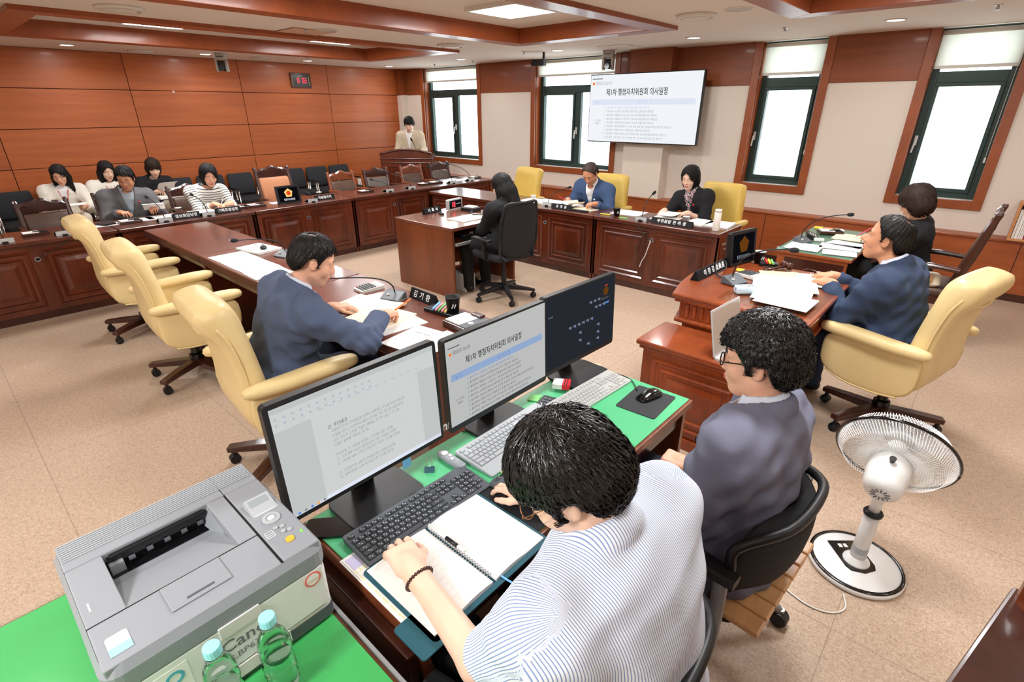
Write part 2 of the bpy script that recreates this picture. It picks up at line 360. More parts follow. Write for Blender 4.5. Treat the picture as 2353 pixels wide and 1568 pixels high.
def _floor():
    m, nt, N, L, b = nm('floor_vinyl')
    tc = N.new('ShaderNodeTexCoord')
    n1 = N.new('ShaderNodeTexNoise'); n1.inputs['Scale'].default_value = 95; n1.inputs['Detail'].default_value = 3; n1.inputs['Roughness'].default_value = 0.7; n1.inputs['Distortion'].default_value = 1.5
    v = N.new('ShaderNodeTexVoronoi'); v.inputs['Scale'].default_value = 130; v.feature = 'F1'
    mp = N.new('ShaderNodeMapping'); mp.inputs['Scale'].default_value = (1.0, 0.35, 1.0); mp.inputs['Rotation'].default_value = (0, 0, 0.6)
    L.new(tc.outputs['Object'], n1.inputs['Vector']); L.new(tc.outputs['Object'], mp.inputs['Vector']); L.new(mp.outputs['Vector'], v.inputs['Vector'])
    cr = N.new('ShaderNodeValToRGB'); e = cr.color_ramp.elements
    e[0].position = 0.32; e[0].color = lin(158, 132, 110); e[1].position = 0.68; e[1].color = lin(204, 180, 158)
    L.new(n1.outputs['Fac'], cr.inputs['Fac'])
    c2 = N.new('ShaderNodeValToRGB'); c2.color_ramp.elements[0].position = 0.0; c2.color_ramp.elements[0].color = (1, 1, 1, 1); c2.color_ramp.elements[1].position = 0.22; c2.color_ramp.elements[1].color = (0, 0, 0, 1)
    L.new(v.outputs['Distance'], c2.inputs['Fac'])
    mx = N.new('ShaderNodeMix'); mx.data_type = 'RGBA'; mf = N.new('ShaderNodeMath'); mf.operation = 'MULTIPLY'; mf.inputs[1].default_value = 0.55
    L.new(c2.outputs['Color'], mf.inputs[0]); L.new(mf.outputs[0], mx.inputs[0]); L.new(cr.outputs['Color'], mx.inputs[6]); mx.inputs[7].default_value = lin(226, 206, 186)
    # seams between the vinyl sheets
    br = N.new('ShaderNodeTexBrick'); br.inputs['Scale'].default_value = 1.0; br.inputs['Mortar Size'].default_value = 0.0022; br.inputs['Brick Width'].default_value = 1.8; br.inputs['Row Height'].default_value = 0.9; br.offset = 0.0
    br.inputs['Color1'].default_value = (1, 1, 1, 1); br.inputs['Color2'].default_value = (1, 1, 1, 1); br.inputs['Mortar'].default_value = (0.72, 0.7, 0.68, 1)
    L.new(tc.outputs['Object'], br.inputs['Vector'])
    m2 = N.new('ShaderNodeMix'); m2.data_type = 'RGBA'; m2.blend_type = 'MULTIPLY'; m2.inputs[0].default_value = 1.0
    L.new(mx.outputs[2], m2.inputs[6]); L.new(br.outputs['Color'], m2.inputs[7]); L.new(m2.outputs[2], b.inputs['Base Color'])
    b.inputs['Roughness'].default_value = 0.5; b.inputs['Specular IOR Level'].default_value = 0.35
    bp = N.new('ShaderNodeBump'); bp.inputs['Strength'].default_value = 0.12; bp.inputs['Distance'].default_value = 0.002; L.new(n1.outputs['Fac'], bp.inputs['Height']); L.new(bp.outputs['Normal'], b.inputs['Normal'])
    return m
MDEF['floor_vinyl'] = _floor
def _glass(name, tint, refl):
    def mk():
        m, nt, N, L, b = nm(name); N.remove(b)
        t = N.new('ShaderNodeBsdfTransparent'); t.inputs[0].default_value = tint; g = N.new('ShaderNodeBsdfGlossy'); g.inputs['Roughness'].default_value = 0.03
        fr = N.new('ShaderNodeLayerWeight'); fr.inputs[0].default_value = 0.12; mu = N.new('ShaderNodeMath'); mu.operation = 'MULTIPLY'; mu.inputs[1].default_value = refl; L.new(fr.outputs[0], mu.inputs[0]); ge = N.new('ShaderNodeNewGeometry'); sb = N.new('ShaderNodeMath'); sb.operation = 'SUBTRACT'; sb.inputs[0].default_value = 1.0; L.new(ge.outputs['Backfacing'], sb.inputs[1]); m3 = N.new('ShaderNodeMath'); m3.operation = 'MULTIPLY'; L.new(mu.outputs[0], m3.inputs[0]); L.new(sb.outputs[0], m3.inputs[1]); mu = m3
        mx = N.new('ShaderNodeMixShader'); L.new(mu.outputs[0], mx.inputs[0]); L.new(t.outputs[0], mx.inputs[1]); L.new(g.outputs[0], mx.inputs[2]); L.new(mx.outputs[0], N['Material Output'].inputs[0]); return m
    MDEF[name] = mk
_glass('window_glass', (0.96, 0.98, 0.98, 1), 1.0)
_glass('clear_film', (0.93, 0.96, 0.95, 1), 1.0)
plain('clear_pet', (0.96, 0.98, 0.98, 1), 0.03, trans=1.0, ior=1.18, spec=0.7)
# ------------------------------------------------------------------ room
LX, WY, CZ = -9.54, 7.25, 2.527
RXW, BY = 2.9, -3.2
fl = obj('floor', MB().box(LX - .1, RXW + .1, BY - .1, WY + .35, -.06, 0), 'floor_vinyl'); struct(fl, 'speckled beige vinyl floor', 'floor')
# left wall: backing plus proud wood panels
wl = obj('wall_left', MB().box(LX - .2, LX - .012, BY, WY + .2, 0, CZ), 'gap_dark'); struct(wl, 'wood panelled wall with thin dark joints', 'wall')
ys = [-3.2, -2.25, -0.686, 0.881, 2.447, 4.014, 5.581, 7.12]; zs = [0.10, 0.602, 1.087, 1.572, 2.058, CZ]
for i in range(len(ys) - 1):
    for j in range(len(zs) - 1):
        g = 0.004
        obj('panel', MB().box(-.012, 0, ys[i] + g, ys[i + 1] - g, zs[j] + g, zs[j + 1] - g), 'wall_wood', wl, loc=(LX, 0, 0), bevel=.002, seg=1)
struct(obj('baseboard_left', MB().box(LX, LX + .015, BY, 7.1, 0, .1), 'dark_wood'), 'dark wood baseboard along the panelled wall', 'baseboard')
# walls out of view that close the room
struct(obj('wall_right', MB().box(RXW, RXW + .2, BY, WY + .2, 0, CZ), 'white_wall'), 'plain pale wall', 'wall')
struct(obj('wall_back', MB().box(LX - .2, RXW + .2, BY - .2, BY, 0, CZ), 'white_wall'), 'plain pale wall behind the desks', 'wall')
# window wall
WIN = [(-8.94, -7.27), (-6.09, -4.42), (-2.57, -1.705), (-0.88, -0.03)]
ww = obj('wall_window', MB(), 'white_wall'); struct(ww, 'white wall with four tall windows and wood upper band', 'wall')
mb = MB(); xs = [LX - .2] + [x for w in WIN for x in w] + [RXW + .2]
for i in range(0, len(xs), 2): mb.box(xs[i], xs[i + 1], WY, WY + .3, 0, CZ)
for a, b in WIN: mb.box(a, b, WY, WY + .3, 0, .83)
ww.data = mesh_of('wall_window', mb); ww.data.materials.append(M('white_wall'))
def band(a, b):   # wood boards over the white wall, with a narrow joint
    n = max(1, round((b - a) / 1.3)); st = (b - a) / n
    for k in range(n):
        obj('panel', MB().box(a + k * st + .002, a + (k + 1) * st - .002, WY - .014, WY, 2.061, CZ), 'band_wood', ww, bevel=.002, seg=1)
for a, b in ((LX, -8.94), (-7.27, -6.09), (-4.42, -2.57), (-1.705, -.88), (-.03, RXW)): band(a, b)
# column behind the screen and the small one in the corner
cl = obj('column_middle', MB().box(-4.16, -3.54, 7.05, WY, .612, 2.061), 'white_wall'); struct(cl, 'shallow white column behind the wall screen', 'column')
obj('panel', MB().box(-4.16, -3.54, 7.036, WY, 2.061, CZ), 'band_wood', cl)
c2 = obj('column_corner', MB().box(LX, -9.40, 7.10, WY, .612, 2.061), 'white_wall'); struct(c2, 'small white column in the room corner', 'column')
obj('panel', MB().box(LX, -9.40, 7.086, WY, 2.061, CZ), 'band_wood', c2)
# wainscot with ledge
wn = obj('trim_1', MB().box(LX, RXW, 7.06, WY, 0.08, .585), 'wains_wood'); struct(wn, 'low wood wainscot box under the windows', 'wainscot')
obj('ledge', MB().box(LX, RXW, 7.04, WY, .585, .612), 'wains_wood', wn, bevel=.006)
obj('plinth', MB().box(LX, RXW, 7.075, WY, 0, .08), 'dark_wood', wn)
for k in range(10):
    a = LX + .3 + k * 1.2
    obj('joint_strip', MB().box(a, a + .006, 7.057, 7.06, .09, .58), 'gap_dark', wn)
def window(n, a, b, two, label):
    w = thing('window_%d' % n, label, 'window', ((a + b) / 2, WY, 0)); struct(w)
    h = (b - a) / 2; t = .088; top = CZ - .004; d = .20
    obj('trim', MB().box(-h, -h + t, -.022, .02, .83, top).box(h - t, h, -.022, .02, .83, top).box(-h + t, h - t, -.022, .02, .83, .83 + t), 'frame_wood', w, bevel=.003)
    obj('reveal', MB().box(-h + t - .012, -h + t, .0, d, .83 + t, top).box(h - t, h - t + .012, 0, d, .83 + t, top), 'frame_wood', w)
    obj('sill', MB().box(-h + t, h - t, .0, d, .83 + t - .012, .83 + t), 'fitting_white', w)
    i0, i1 = -h + t, h - t; f0, f1 = .13, .19; zt0, zt1 = 2.035, 2.14
    fr = MB(); e = .06
    fr.box(i0, i0 + e, f0, f1, .83 + t, top).box(i1 - e, i1, f0, f1, .83 + t, top).box(i0 + e, i1 - e, f0, f1, .83 + t, .83 + t + e).box(i0 + e, i1 - e, f0, f1, zt0, zt1).box(i0 + e, i1 - e, f0, f1, top - .05, top)
    if two: mid = (i0 + i1) / 2 + .02; fr.box(mid - .055, mid + .055, f0, f1, .83 + t + e, zt0)
    obj('frame', fr, 'alu_green', w, bevel=.003)
    spans = [(i0 + e, mid - .055), (mid + .055, i1 - e)] if two else [(i0 + e, i1 - e)]
    for q, (p0, p1) in enumerate(spans):
        z0, z1 = .83 + t + e, zt0
        if q == 0:
            s_ = MB().rring(p0, p1, z0, z1, .035, f0 - .018, f1 - .01); obj('sash', s_, 'alu_green', w, bevel=.003)
        obj('pane', MB().box(p0, p1, .158, .162, z0, z1), 'window_glass', w)
    obj('pane', MB().box(i0 + e, i1 - e, .158, .162, zt1, top - .05), 'window_glass', w)
    zb = 2.30 if two else 2.19
    bl = obj('blind', MB().box(i0 + .01, i1 - .01, .06, .063, zb, top - .05), 'blind_cloth', w)
    obj('bottom_rail', MB().box(i0 + .01, i1 - .01, .054, .069, zb - .028, zb), 'off_white', bl, bevel=.003)
    obj('roller', MB().tube([(i0 + .01, .062, top - .04), (i1 - .01, .062, top - .04)], .022, 10), 'off_white', bl, smooth=True)
    obj('blind_cord', MB().tube([(i1 - .02, .05, zb + .1), (i1 - .022, .05, 1.5), (i1 - .02, .05, 1.32)], .0022, 5).box(i1 - .028, i1 - .012, .045, .055, 1.29, 1.34), 'off_white', bl)
    hx = (mid - .0 if two else i0 + .035)
    hd = MB().box(hx - .014, hx + .014, f0 - .03, f0 - .012, 1.43, 1.53); hd.tube([(hx, f0 - .03, 1.48), (hx, f0 - .065, 1.48), (hx - .01, f0 - .065, 1.36)], .010, 8)
    obj('handle', hd, 'silver_plastic', w, bevel=.002)
    return w
window(1, *WIN[0], True, 'two-part green framed window beside the corner lectern')
window(2, *WIN[1], True, 'two-part green framed window half behind the wall screen')
window(3, *WIN[2], False, 'single narrow window between the screen and the rightmost window')
window(4, *WIN[3], False, 'rightmost narrow window above the woman at the green desk')
# pale building across the way, washed out by the daylight
bf = obj('building_facade', MB().box(-14, 9, 16, 16.4, -6, 9), plain('facade', lin(236, 238, 238), 0.9) or 'facade'); tag(bf, 'pale building facade seen faintly through the windows', 'building', kind='structure')
for k in range(6):
    for q in range(3): obj('window_pane', MB().box(-12 + k * 3.4, -10.2 + k * 3.4, 15.95, 16.0, -3.4 + q * 3.2, -1.9 + q * 3.2), plain('facade_win', lin(206, 216, 220), 0.4) or 'facade_win', bf)

# ------------------------------------------------------------------ ceiling
COF = [(-7.93, -5.83, .85, 5.43), (-4.745, -2.68, .85, 5.38), (-1.66, .40, .85, 5.38)]
mb = MB(); xs = [LX - .2, COF[0][0], COF[0][1], COF[1][0], COF[1][1], COF[2][0], COF[2][1], RXW + .2]
for i in (0, 2, 4, 6): mb.box(xs[i], xs[i + 1], BY - .2, WY + .3, CZ, CZ + .3)
for x0, x1, y0, y1 in COF: mb.box(x0, x1, BY - .2, y0, CZ, CZ + .3); mb.box(x0, x1, y1, WY + .3, CZ, CZ + .3); mb.box(x0, x1, y0, y1, 2.645, CZ + .3)
struct(obj('ceiling', mb, 'ceiling_paint'), 'off-white ceiling with three recessed coffers', 'ceiling')
for n, (x0, x1, y0, y1) in enumerate(COF):
    cf = thing('trim_%d' % (n + 2), ['wood frame of the coffer nearest the panelled wall', 'wood frame of the middle ceiling coffer', 'wood frame of the coffer over the chairman'][n], 'ceiling trim', (0, 0, 0)); struct(cf)
    w = .2; z0, z1 = 2.49, 2.65
    for P in ([(x0, y0), (x1, y0), (x1 - w, y0 + w), (x0 + w, y0 + w)], [(x0, y1), (x0 + w, y1 - w), (x1 - w, y1 - w), (x1, y1)],
              [(x0, y0), (x0 + w, y0 + w), (x0 + w, y1 - w), (x0, y1)], [(x1, y0), (x1, y1), (x1 - w, y1 - w), (x1 - w, y0 + w)]):
        obj('board', MB().prism(P, z0, z1), 'coffer_wood', cf, bevel=.004, seg=1)
PL = [(-6.88, 2.2, 'panel nearest the panelled wall above the near desk row'), (-6.88, 4.28, 'panel nearest the panelled wall towards the window end'), (-3.71, 2.1, 'panel over the near desk row, out of the picture'), (-3.71, 4.13, 'square panel in the middle coffer above the recorder'),
      (-3.71, -1.5, 'fill panel added behind the camera over the floor'), (-.63, -1.5, 'fill panel added behind the camera over the printer'), (-.63, 2.1, 'panel over the staff desk'), (-.63, 4.13, 'panel over the chairman bench')]  # both panels behind the camera are unseen, added as frontal fill
for i, (x, y, d) in enumerate(PL):
    t = thing('ceiling_panel_light', 'white square ceiling light, ' + d, 'ceiling light', (x, y, 2.645 if y > 0 else CZ), 0, 'square ceiling lights')
    obj('frame', MB().rring(-.31, .31, -.31, .31, .03, -.0, .035).xf(RX(PI / 2)).xf(T(0, 0, 0)), 'fitting_white', t, loc=(0, 0, -.035))
    obj('diffuser', MB().box(-.28, .28, -.28, .28, -.028, -.002), 'lamp_white', t)
    ld = bpy.data.lights.new('panel_lamp', 'AREA'); ld.shape = 'SQUARE'; ld.size = .56; ld.energy = PANEL_W * ((1.7 if x > -1 else 0.45) if y < 0 else 0.88); ld.color = (0.97, 0.985, 1.0)
    lo = bpy.data.objects.new('panel_lamp', ld); COL.objects.link(lo); lo.parent = t; lo.location = (0, 0, -.04)
DL = [(-8.88, 1.74), (-8.88, 3.32), (-8.86, 4.87), (-8.88, 6.48), (-6.86, 6.41), (-4.89, 6.36), (-2.95, 6.33), (-1.06, 6.35), (.9, 6.35), (-8.88, .15), (-6.86, -.4), (-4.89, -.4), (-2.95, -.4), (-1.06, -.4), (.9, -.4), (1.3, 1.7), (1.3, 3.3), (1.3, 4.9)]  # those outside the picture are unseen, added to brighten the foreground
for i, (x, y) in enumerate(DL):
    if i < 4: lb = 'round downlight by the panelled wall, number %s from the picture edge' % ['one', 'two', 'three', 'four'][i]
    elif i < 8: lb = 'round downlight near the windows, %s' % ['above the far desk corner', 'in front of the second window', 'to the right of the screen', 'between the two narrow windows'][i - 4]
    else: lb = 'round ceiling downlight added outside the picture'
    t = thing('ceiling_downlight', lb, 'ceiling light', (x, y, CZ), 0, 'round downlights')
    obj('ring', MB().lathe([(.088, 0), (.088, -.006), (.072, -.008), (.07, 0)], 20), 'fitting_white', t, smooth=True)
    obj('lens', MB().lathe([(.07, -.0015), (.07, -.004)], 20), 'lamp_small', t)
    ld = bpy.data.lights.new('spot_lamp', 'AREA'); ld.shape = 'DISK'; ld.size = .13; ld.energy = SPOT_W; ld.color = (1.0, 0.97, 0.93)
    lo = bpy.data.objects.new('spot_lamp', ld); COL.objects.link(lo); lo.parent = t; lo.location = (0, 0, -.012)
for i, (x, y, r, lb) in enumerate([(-5.42, 1.47, .17, 'round air vent between the first two coffers, nearer one'), (-9.05, 2.56, .15, 'round air vent close to the panelled wall, left of the camera'), (-8.87, 4.08, .13, 'round air vent close to the panelled wall, right of the camera'),
                                   (-5.46, 4.94, .17, 'round air vent between the first two coffers, farther one'), (-2.27, 4.87, .17, 'round air vent above the wall screen')]):
    t = thing('ceiling_vent', lb, 'air vent', (x, y, CZ), 0, 'round ceiling vents')
    obj('outer_ring', MB().lathe([(r, 0), (r * .96, -.02), (r * .8, -.028), (r * .78, -.004)], 24), 'fitting_white', t, smooth=True)
    obj('cone', MB().lathe([(r * .74, -.006), (r * .62, -.03), (r * .3, -.034), (.005, -.034)], 24), 'fitting_white', t, smooth=True)
for i, (x, y, lb) in enumerate([(-1.9, 4.82, 'flat round ceiling speaker beside the vent above the screen'), (-5.35, 3.2, 'flat round ceiling speaker near the access hatch'), (-5.6, 1.55, 'flat round ceiling speaker beside the nearer vent')]):
    t = thing('ceiling_speaker', lb, 'speaker', (x, y, CZ), 0, 'round ceiling speakers')
    obj('rim', MB().lathe([(.115, 0), (.112, -.006), (.1, -.006), (.1, -.001)], 24), 'fitting_white', t)
    obj('grille', MB().lathe([(.1, -.001), (.1, -.004)], 24), plain('grille_grey', lin(196, 190, 184), .8) or 'grille_grey', t)
h = thing('ceiling_hatch', 'square tinted access panel between the ceiling coffers', 'access panel', (-5.68, 3.13, CZ)); obj('panel', MB().box(-.22, .22, -.22, .22, -.006, 0), plain('hatch', lin(206, 168, 140), .6) or 'hatch', h); obj('rim', MB().rring(-.235, .235, -.235, .235, .015, 0, .008).xf(RX(PI / 2)), 'fitting_white', h)
h = thing('ceiling_hatch', 'thin square access panel beside the camera above the screen', 'access panel', (-4.05, 6.55, CZ)); obj('panel', MB().box(-.2, .2, -.2, .2, -.004, 0), 'ceiling_paint', h); obj('rim', MB().rring(-.212, .212, -.212, .212, .008, 0, .006).xf(RX(PI / 2)), 'grille_grey', h)
for i, (x, y, lb) in enumerate([(-7.9, 6.75, 'tiny sprinkler by the corner lectern'), (-6.95, 6.75, 'tiny sprinkler above the first window'), (-5.35, 6.2, 'tiny sprinkler beside the black wall camera'), (-1.95, 6.2, 'tiny sprinkler before the narrow window'), (-.35, 6.0, 'tiny sprinkler before the rightmost window'), (-5.5, 3.05, 'tiny sprinkler at the access hatch')]):
    t = thing('ceiling_sprinkler', lb, 'sprinkler', (x, y, CZ), 0, 'ceiling sprinklers')
    obj('rosette', MB().lathe([(.03, 0), (.026, -.006), (.012, -.01), (.01, -.03), (.02, -.033), (.02, -.036)], 12), 'steel', t)
def ptz(loc, rz, label):
    t = thing('dome_camera', label, 'camera', loc, rz)
    obj('mount', MB().loft([[(x, y, z) for x, y in rrect(w, w, w * .3)] for w, z in ((.15, 0), (.16, -.04), (.15, -.075), (.12, -.09))]), plain('cam_grey', lin(176, 172, 166), .5) or 'cam_grey', t, smooth=False, bevel=.006)
    obj('slot', MB().box(-.045, .045, -.082, -.078, -.05, -.042), 'black_plastic', t)
    for s in (-1, 1):
        obj('arm', MB().loft([[(s * .062 + a * .016, b * w, z) for a, b in ((-1, -1), (1, -1), (1, 1), (-1, 1))] for w, z in ((.05, -.085), (.055, -.14), (.045, -.215), (.03, -.235))]), 'cam_grey', t, bevel=.006)
    hd = obj('head', MB().box(-.045, .045, -.055, .05, -.225, -.10), 'black_plastic', t, bevel=.012)
    obj('lens', MB().tube([(0, -.05, -.19), (0, -.075, -.19)], [.036, .034], 16), 'lens_black', hd)
    return t
ptz((-8.62, 3.42, CZ), math.radians(58), 'grey pan-tilt camera on the ceiling before the panelled wall')
ptz((-4.42, 6.90, CZ), math.radians(20), 'grey pan-tilt camera on the ceiling above the wall screen')
t = thing('projector_camera', 'small black camera hanging from the ceiling by the second window', 'camera', (-5.2, 6.45, CZ), math.radians(15))
obj('bracket', MB().box(-.012, .012, -.02, .02, -.11, 0), 'black_plastic', t); obj('body', MB().box(-.17, .02, -.05, .05, -.17, -.085), 'black_plastic', t, bevel=.008); obj('lens', MB().tube([(-.17, 0, -.128), (-.19, 0, -.128)], .026, 12), 'lens_black', t)

# wall clock on the panelled wall (wall faces +x)
t = thing('led_wall_clock', 'framed red LED wall timer on the panelled wall', 'clock', (LX, 5.05, 2.265), PI / 2)
obj('frame', MB().rring(-.19, .19, -.115, .115, .028, -.03, 0), 'dark_wood', t, bevel=.005)
fc = obj('face', MB().box(-.165, .165, -.018, -.002, -.09, .09), 'black_gloss', t)
for s in (-1, 1): obj('gold_strip', MB().box(s * .15 - .004, s * .15 + .004, -.021, -.018, -.08, .08), plain('gold', lin(190, 160, 110), .3, .8) or 'gold', t)
SEG = {'0': 'abcdef', '1': 'bc', '3': 'abcdg'}
def seven(ch, w, h, th):
    mb = MB(); P = {'a': (-w, w, h - th, h), 'g': (-w, w, -th / 2, th / 2), 'd': (-w, w, -h, -h + th), 'b': (w - th, w, 0, h), 'c': (w - th, w, -h, 0), 'f': (-w, -w + th, 0, h), 'e': (-w, -w + th, -h, 0)}
    for s in SEG[ch]: a, b, c, d = P[s]; mb.box(a, b, 0, .002, c, d)
    return mb
for ch, x in (('0', -.045), ('0', .043), ('3', .087)): obj('digit', seven(ch, .018, .04, .008), 'led_red', t, loc=(x, -.021, 0))
obj('maker_strip', MB().box(-.03, .03, -.0205, -.018, .062, .068), 'gold', t)
# small dot and outlets
tag(obj('wall_plug', MB().box(LX, LX + .01, 2.985, 3.01, 2.035, 2.06), 'fitting_white'), 'tiny white square stuck on a panel joint', 'wall fitting')
for y, lb in ((5.99, 'white wall outlet by the row chairs, plain plate'), (6.20, 'white wall outlet beside the plain plate, with black plug')):
    t = thing('wall_outlet', lb, 'outlet', (LX, y, .47), PI / 2, 'wall outlets')
    obj('plate', MB().box(-.04, .04, -.012, 0, -.06, .06), 'fitting_white', t, bevel=.004); obj('socket', MB().tube([(0, -.012, 0), (0, -.014, 0)], .022, 14), 'off_white', t)
    if y > 6.1: obj('plug', MB().tube([(0, -.014, .02), (0, -.05, .02)], .022, 12), 'black_plastic', t)

# wall screen
t = thing('wall_screen', 'large wall-mounted screen showing a white agenda page', 'television', (-3.865, 6.93, 1.80), 0)
obj('housing', MB().box(-.845, .845, -.01, .05, -.445, .445), 'black_plastic', t, bevel=.006)
obj('bracket', MB().box(-.25, .25, .05, .12, -.2, .2), 'black_plastic', t)
sc = obj('screen', MB().box(-.832, .832, -.013, -.009, -.432, .432), 'screen_white', t)
AG = ['1. 울산광역시 디지털포용 조례 일부개정조례안(의안 제911호)', '2. 울산광역시 인공지능 기반 행정구현에 관한 조례안(의안 제908호)', '3. 울산광역시 폐업점수 보상금 지급 조례 일부개정조례안(의안 제909호)', '4. 울산광역시 재증명 등 수수료 징수 조례 일부개정조례안(의안 제905호)',
      '5. 울산광역시 낙뢰피해 방지시설 설치 및 지원 조례안(의안 제917호)', '6. 울산광역시 재난안전대책본부 구성 및 운영 등에 관한 조례 일부개정조례안(의안 제915호)', '7. 울산광역시 화재안전조사단 운영에 관한 조례안(의안 제910호)', '8. 울산광역시 주택용 소방시설 설치기준 등에 관한 조례 일부개정조례안(의안 제912호)', '9. 울산광역시 의용소방대 설치 및 운영에 관한 조례 일부개정조례안(의안 제913호)']
def star5(r):
    return [(r * (1 if k % 2 == 0 else .8) * math.sin(2 * PI * k / 10), r * (1 if k % 2 == 0 else .8) * math.cos(2 * PI * k / 10)) for k in range(10)]
def agenda(parent, w, h, y, main, small, head, bar, line, first, ft):
    """page of an agenda on a screen of half size w, h; lies in the plane y, facing -y"""
    up = lambda mb, x, z, dy=0.0: mb.xf(T(x, y - .0006 - dy, z) @ RX(PI / 2))
    k = w / .832; hz = h / .432
    obj('rule', up(MB().box(-.085 * k, .085 * k, -.004 * k, .004 * k, 0, .0002), -.72 * k, .385 * hz), main, parent)
    em = obj('emblem', up(MB().prism(star5(.024 * k), 0, .0002), -.78 * k, .325 * hz), 'emb_orange', parent); 
    obj('emblem_core', up(MB().lathe([(.011 * k, 0), (.011 * k, .0002)], 12), -.78 * k, .325 * hz, .0003), 'emb_red', em)
    obj('lettering', up(print_line('제258회 임시회', .04 * k), -.745 * k, .33 * hz), small, parent)
    obj('title', up(text('제1차 행정자치위원회 의사일정', .098 * k, 0.012, 'LEFT', 1.0, .74), -.565 * k, .205 * hz), main, parent)
    obj('header_bar', up(MB().box(-.79 * k, .77 * k, -.036 * hz, .036 * hz, 0, .0001), 0, .085 * hz), bar, parent)
    obj('header_text', up(print_line('일  시', .034 * k), -.73 * k, .085 * hz, .0003), head, parent)
    obj('header_text', up(print_line('부  의  안  건', .034 * k), -.05 * k, .085 * hz, .0003), head, parent)
    obj('table_rule', up(MB().box(-.0015, .0015, -.245 * hz, .245 * hz, 0, .0001), -.585 * k, -.155 * hz), line, parent)
    obj('table_rule', up(MB().box(-.79 * k, .77 * k, -.0015, .0015, 0, .0001), 0, -.40 * hz), line, parent)
    obj('date_text', up(print_line('7. 18.(금)', .03 * k), -.75 * k, -.15 * hz), small, parent); obj('date_text', up(print_line('10:00', .03 * k), -.73 * k, -.19 * hz), small, parent)
    for i, s in enumerate(AG):
        obj('agenda_line', up(print_line(s, ft * k), -.56 * k, (.015 - i * .0485) * hz), first if i == 0 else (small if i else main), parent)
agenda(sc, .832, .432, -.013, 'ink_black', 'ink_grey', 'ink_blue_pale', 'bar_pale', 'bar_pale', 'ink_blue_pale', .0265)

# bookcase on the ledge at the picture edge
t = thing('bookcase', 'light wood open bookcase on the wainscot ledge', 'bookcase', (.24, 7.02, .612), 0)
obj('side_panel', MB().box(0, .02, -.02, .22, 0, .34), 'shelf_wood', t); obj('side_panel', MB().box(.78, .8, -.02, .22, 0, .34), 'shelf_wood', t)
obj('top', MB().box(0, .8, -.02, .22, .34, .36), 'shelf_wood', t); obj('bottom', MB().box(.02, .78, -.02, .22, 0, .02), 'shelf_wood', t); obj('back', MB().box(.02, .78, .21, .22, .02, .34), 'shelf_wood', t)
x = .265
for i in range(12):
    wd = random.choice([.012, .016, .02, .026]); ht = random.uniform(.25, .275)
    b = thing('folder', '%s folder standing upright in the light wood bookcase' % ('dark red' if 5 <= i < 9 else 'white paper'), 'folder', (x, 7.02, .632), 0, 'folders in the bookcase')
    obj('pages', MB().box(.001, wd - .003, .012, .18, .002, ht - .006), 'paper', b); obj('cover', MB().box(0, .0012, .01, .185, 0, ht).box(wd - .003, wd - .0018, .01, .185, 0, ht).box(0, wd - .0018, .005, .012, 0, ht), 'crimson' if 5 <= i < 9 else 'paper', b)
    x += wd + .001
# ------------------------------------------------------------------ panelled desks
def raised_panel(w, h):
    """moulded panel lying in the xz plane, front towards -y, centred"""
    mb = MB(); a, b = w / 2, h / 2
    def ring(x, z, wd, y):      # one moulding: sloped ring
        o = [(-x, -z), (x, -z), (x, z), (-x, z)]; i = [(-x + wd, -z + wd), (x - wd, -z + wd), (x - wd, z - wd), (-x + wd, z - wd)]; m = [(-x + wd / 2, -z + wd / 2), (x - wd / 2, -z + wd / 2), (x - wd / 2, z - wd / 2), (-x + wd / 2, z - wd / 2)]
        mb.loft([[(p, 0, q) for p, q in o], [(p, -y, q) for p, q in m], [(p, -.001, q) for p, q in i]], cap=False)
    ring(a, b, .03, .016); ring(a - .055, b - .055, .024, .014)
    mb.loft([[(p * (a - .10), -.002, q * (b - .10)) for p, q in ((-1, -1), (1, -1), (1, 1), (-1, 1))], [(p * (a - .135), -.010, q * (b - .135)) for p, q in ((-1, -1), (1, -1), (1, 1), (-1, 1))]], cap=True)
    mb.add([(-a, 0.0005, -b), (a, 0.0005, -b), (a, 0.0005, b), (-a, 0.0005, b)], [(0, 1, 2, 3)])
    return mb
def desk(label, loc, rz, w, d, h=.73, group='panelled council desks', top='desk_top', hole=True, endpanel=0, name='council_desk'):
    """front towards local -y, origin at the middle of the front edge on the floor"""
    t = thing(name, label, 'desk', loc, rz, group)
    obj('top', MB().box(-w / 2 + .002, w / 2 - .002, -.02, d, h - .035, h), top, t, bevel=.006)
    obj('front_board', MB().box(-w / 2 + .006, w / 2 - .006, .02, .04, .07, h - .035), 'desk_wood', t)
    for s in (-1, 1):
        sp = obj('side_board', MB().box(min(s * (w / 2 - .004), s * (w / 2 - .024)), max(s * (w / 2 - .004), s * (w / 2 - .024)), .02, d - .02, .0, h - .035), 'desk_wood', t)
        if s == endpanel: obj('moulding', raised_panel(d - .16, h - .22).xf(T(s * (w / 2 - .003), d / 2, h / 2 - .0) @ RZ(s * PI / 2)), 'desk_wood', sp)
    obj('plinth', MB().box(-w / 2 + .006, w / 2 - .006, .03, .05, 0, .07), 'dark_wood', t)
    pw = w / 2 - .12
    for s in (-1, 1): obj('panel', raised_panel(pw, h - .21), 'desk_wood', t, loc=(s * (pw / 2 + .045), .019, (h - .035 + .07) / 2))
    if hole:
        g = obj('cable_ring', MB().lathe([(.022, 0), (.022, .006), (.015, .006), (.015, 0)], 16, cap=False).xf(RX(PI / 2)), 'alu_grey', t, loc=(0, .02, h - .17))
        obj('hole', MB().lathe([(.015, 0), (.015, .002)], 16).xf(RX(PI / 2)), 'lens_black', g)
    return t
LXF = -6.27                                    # front of the row along the panelled wall, faces +x
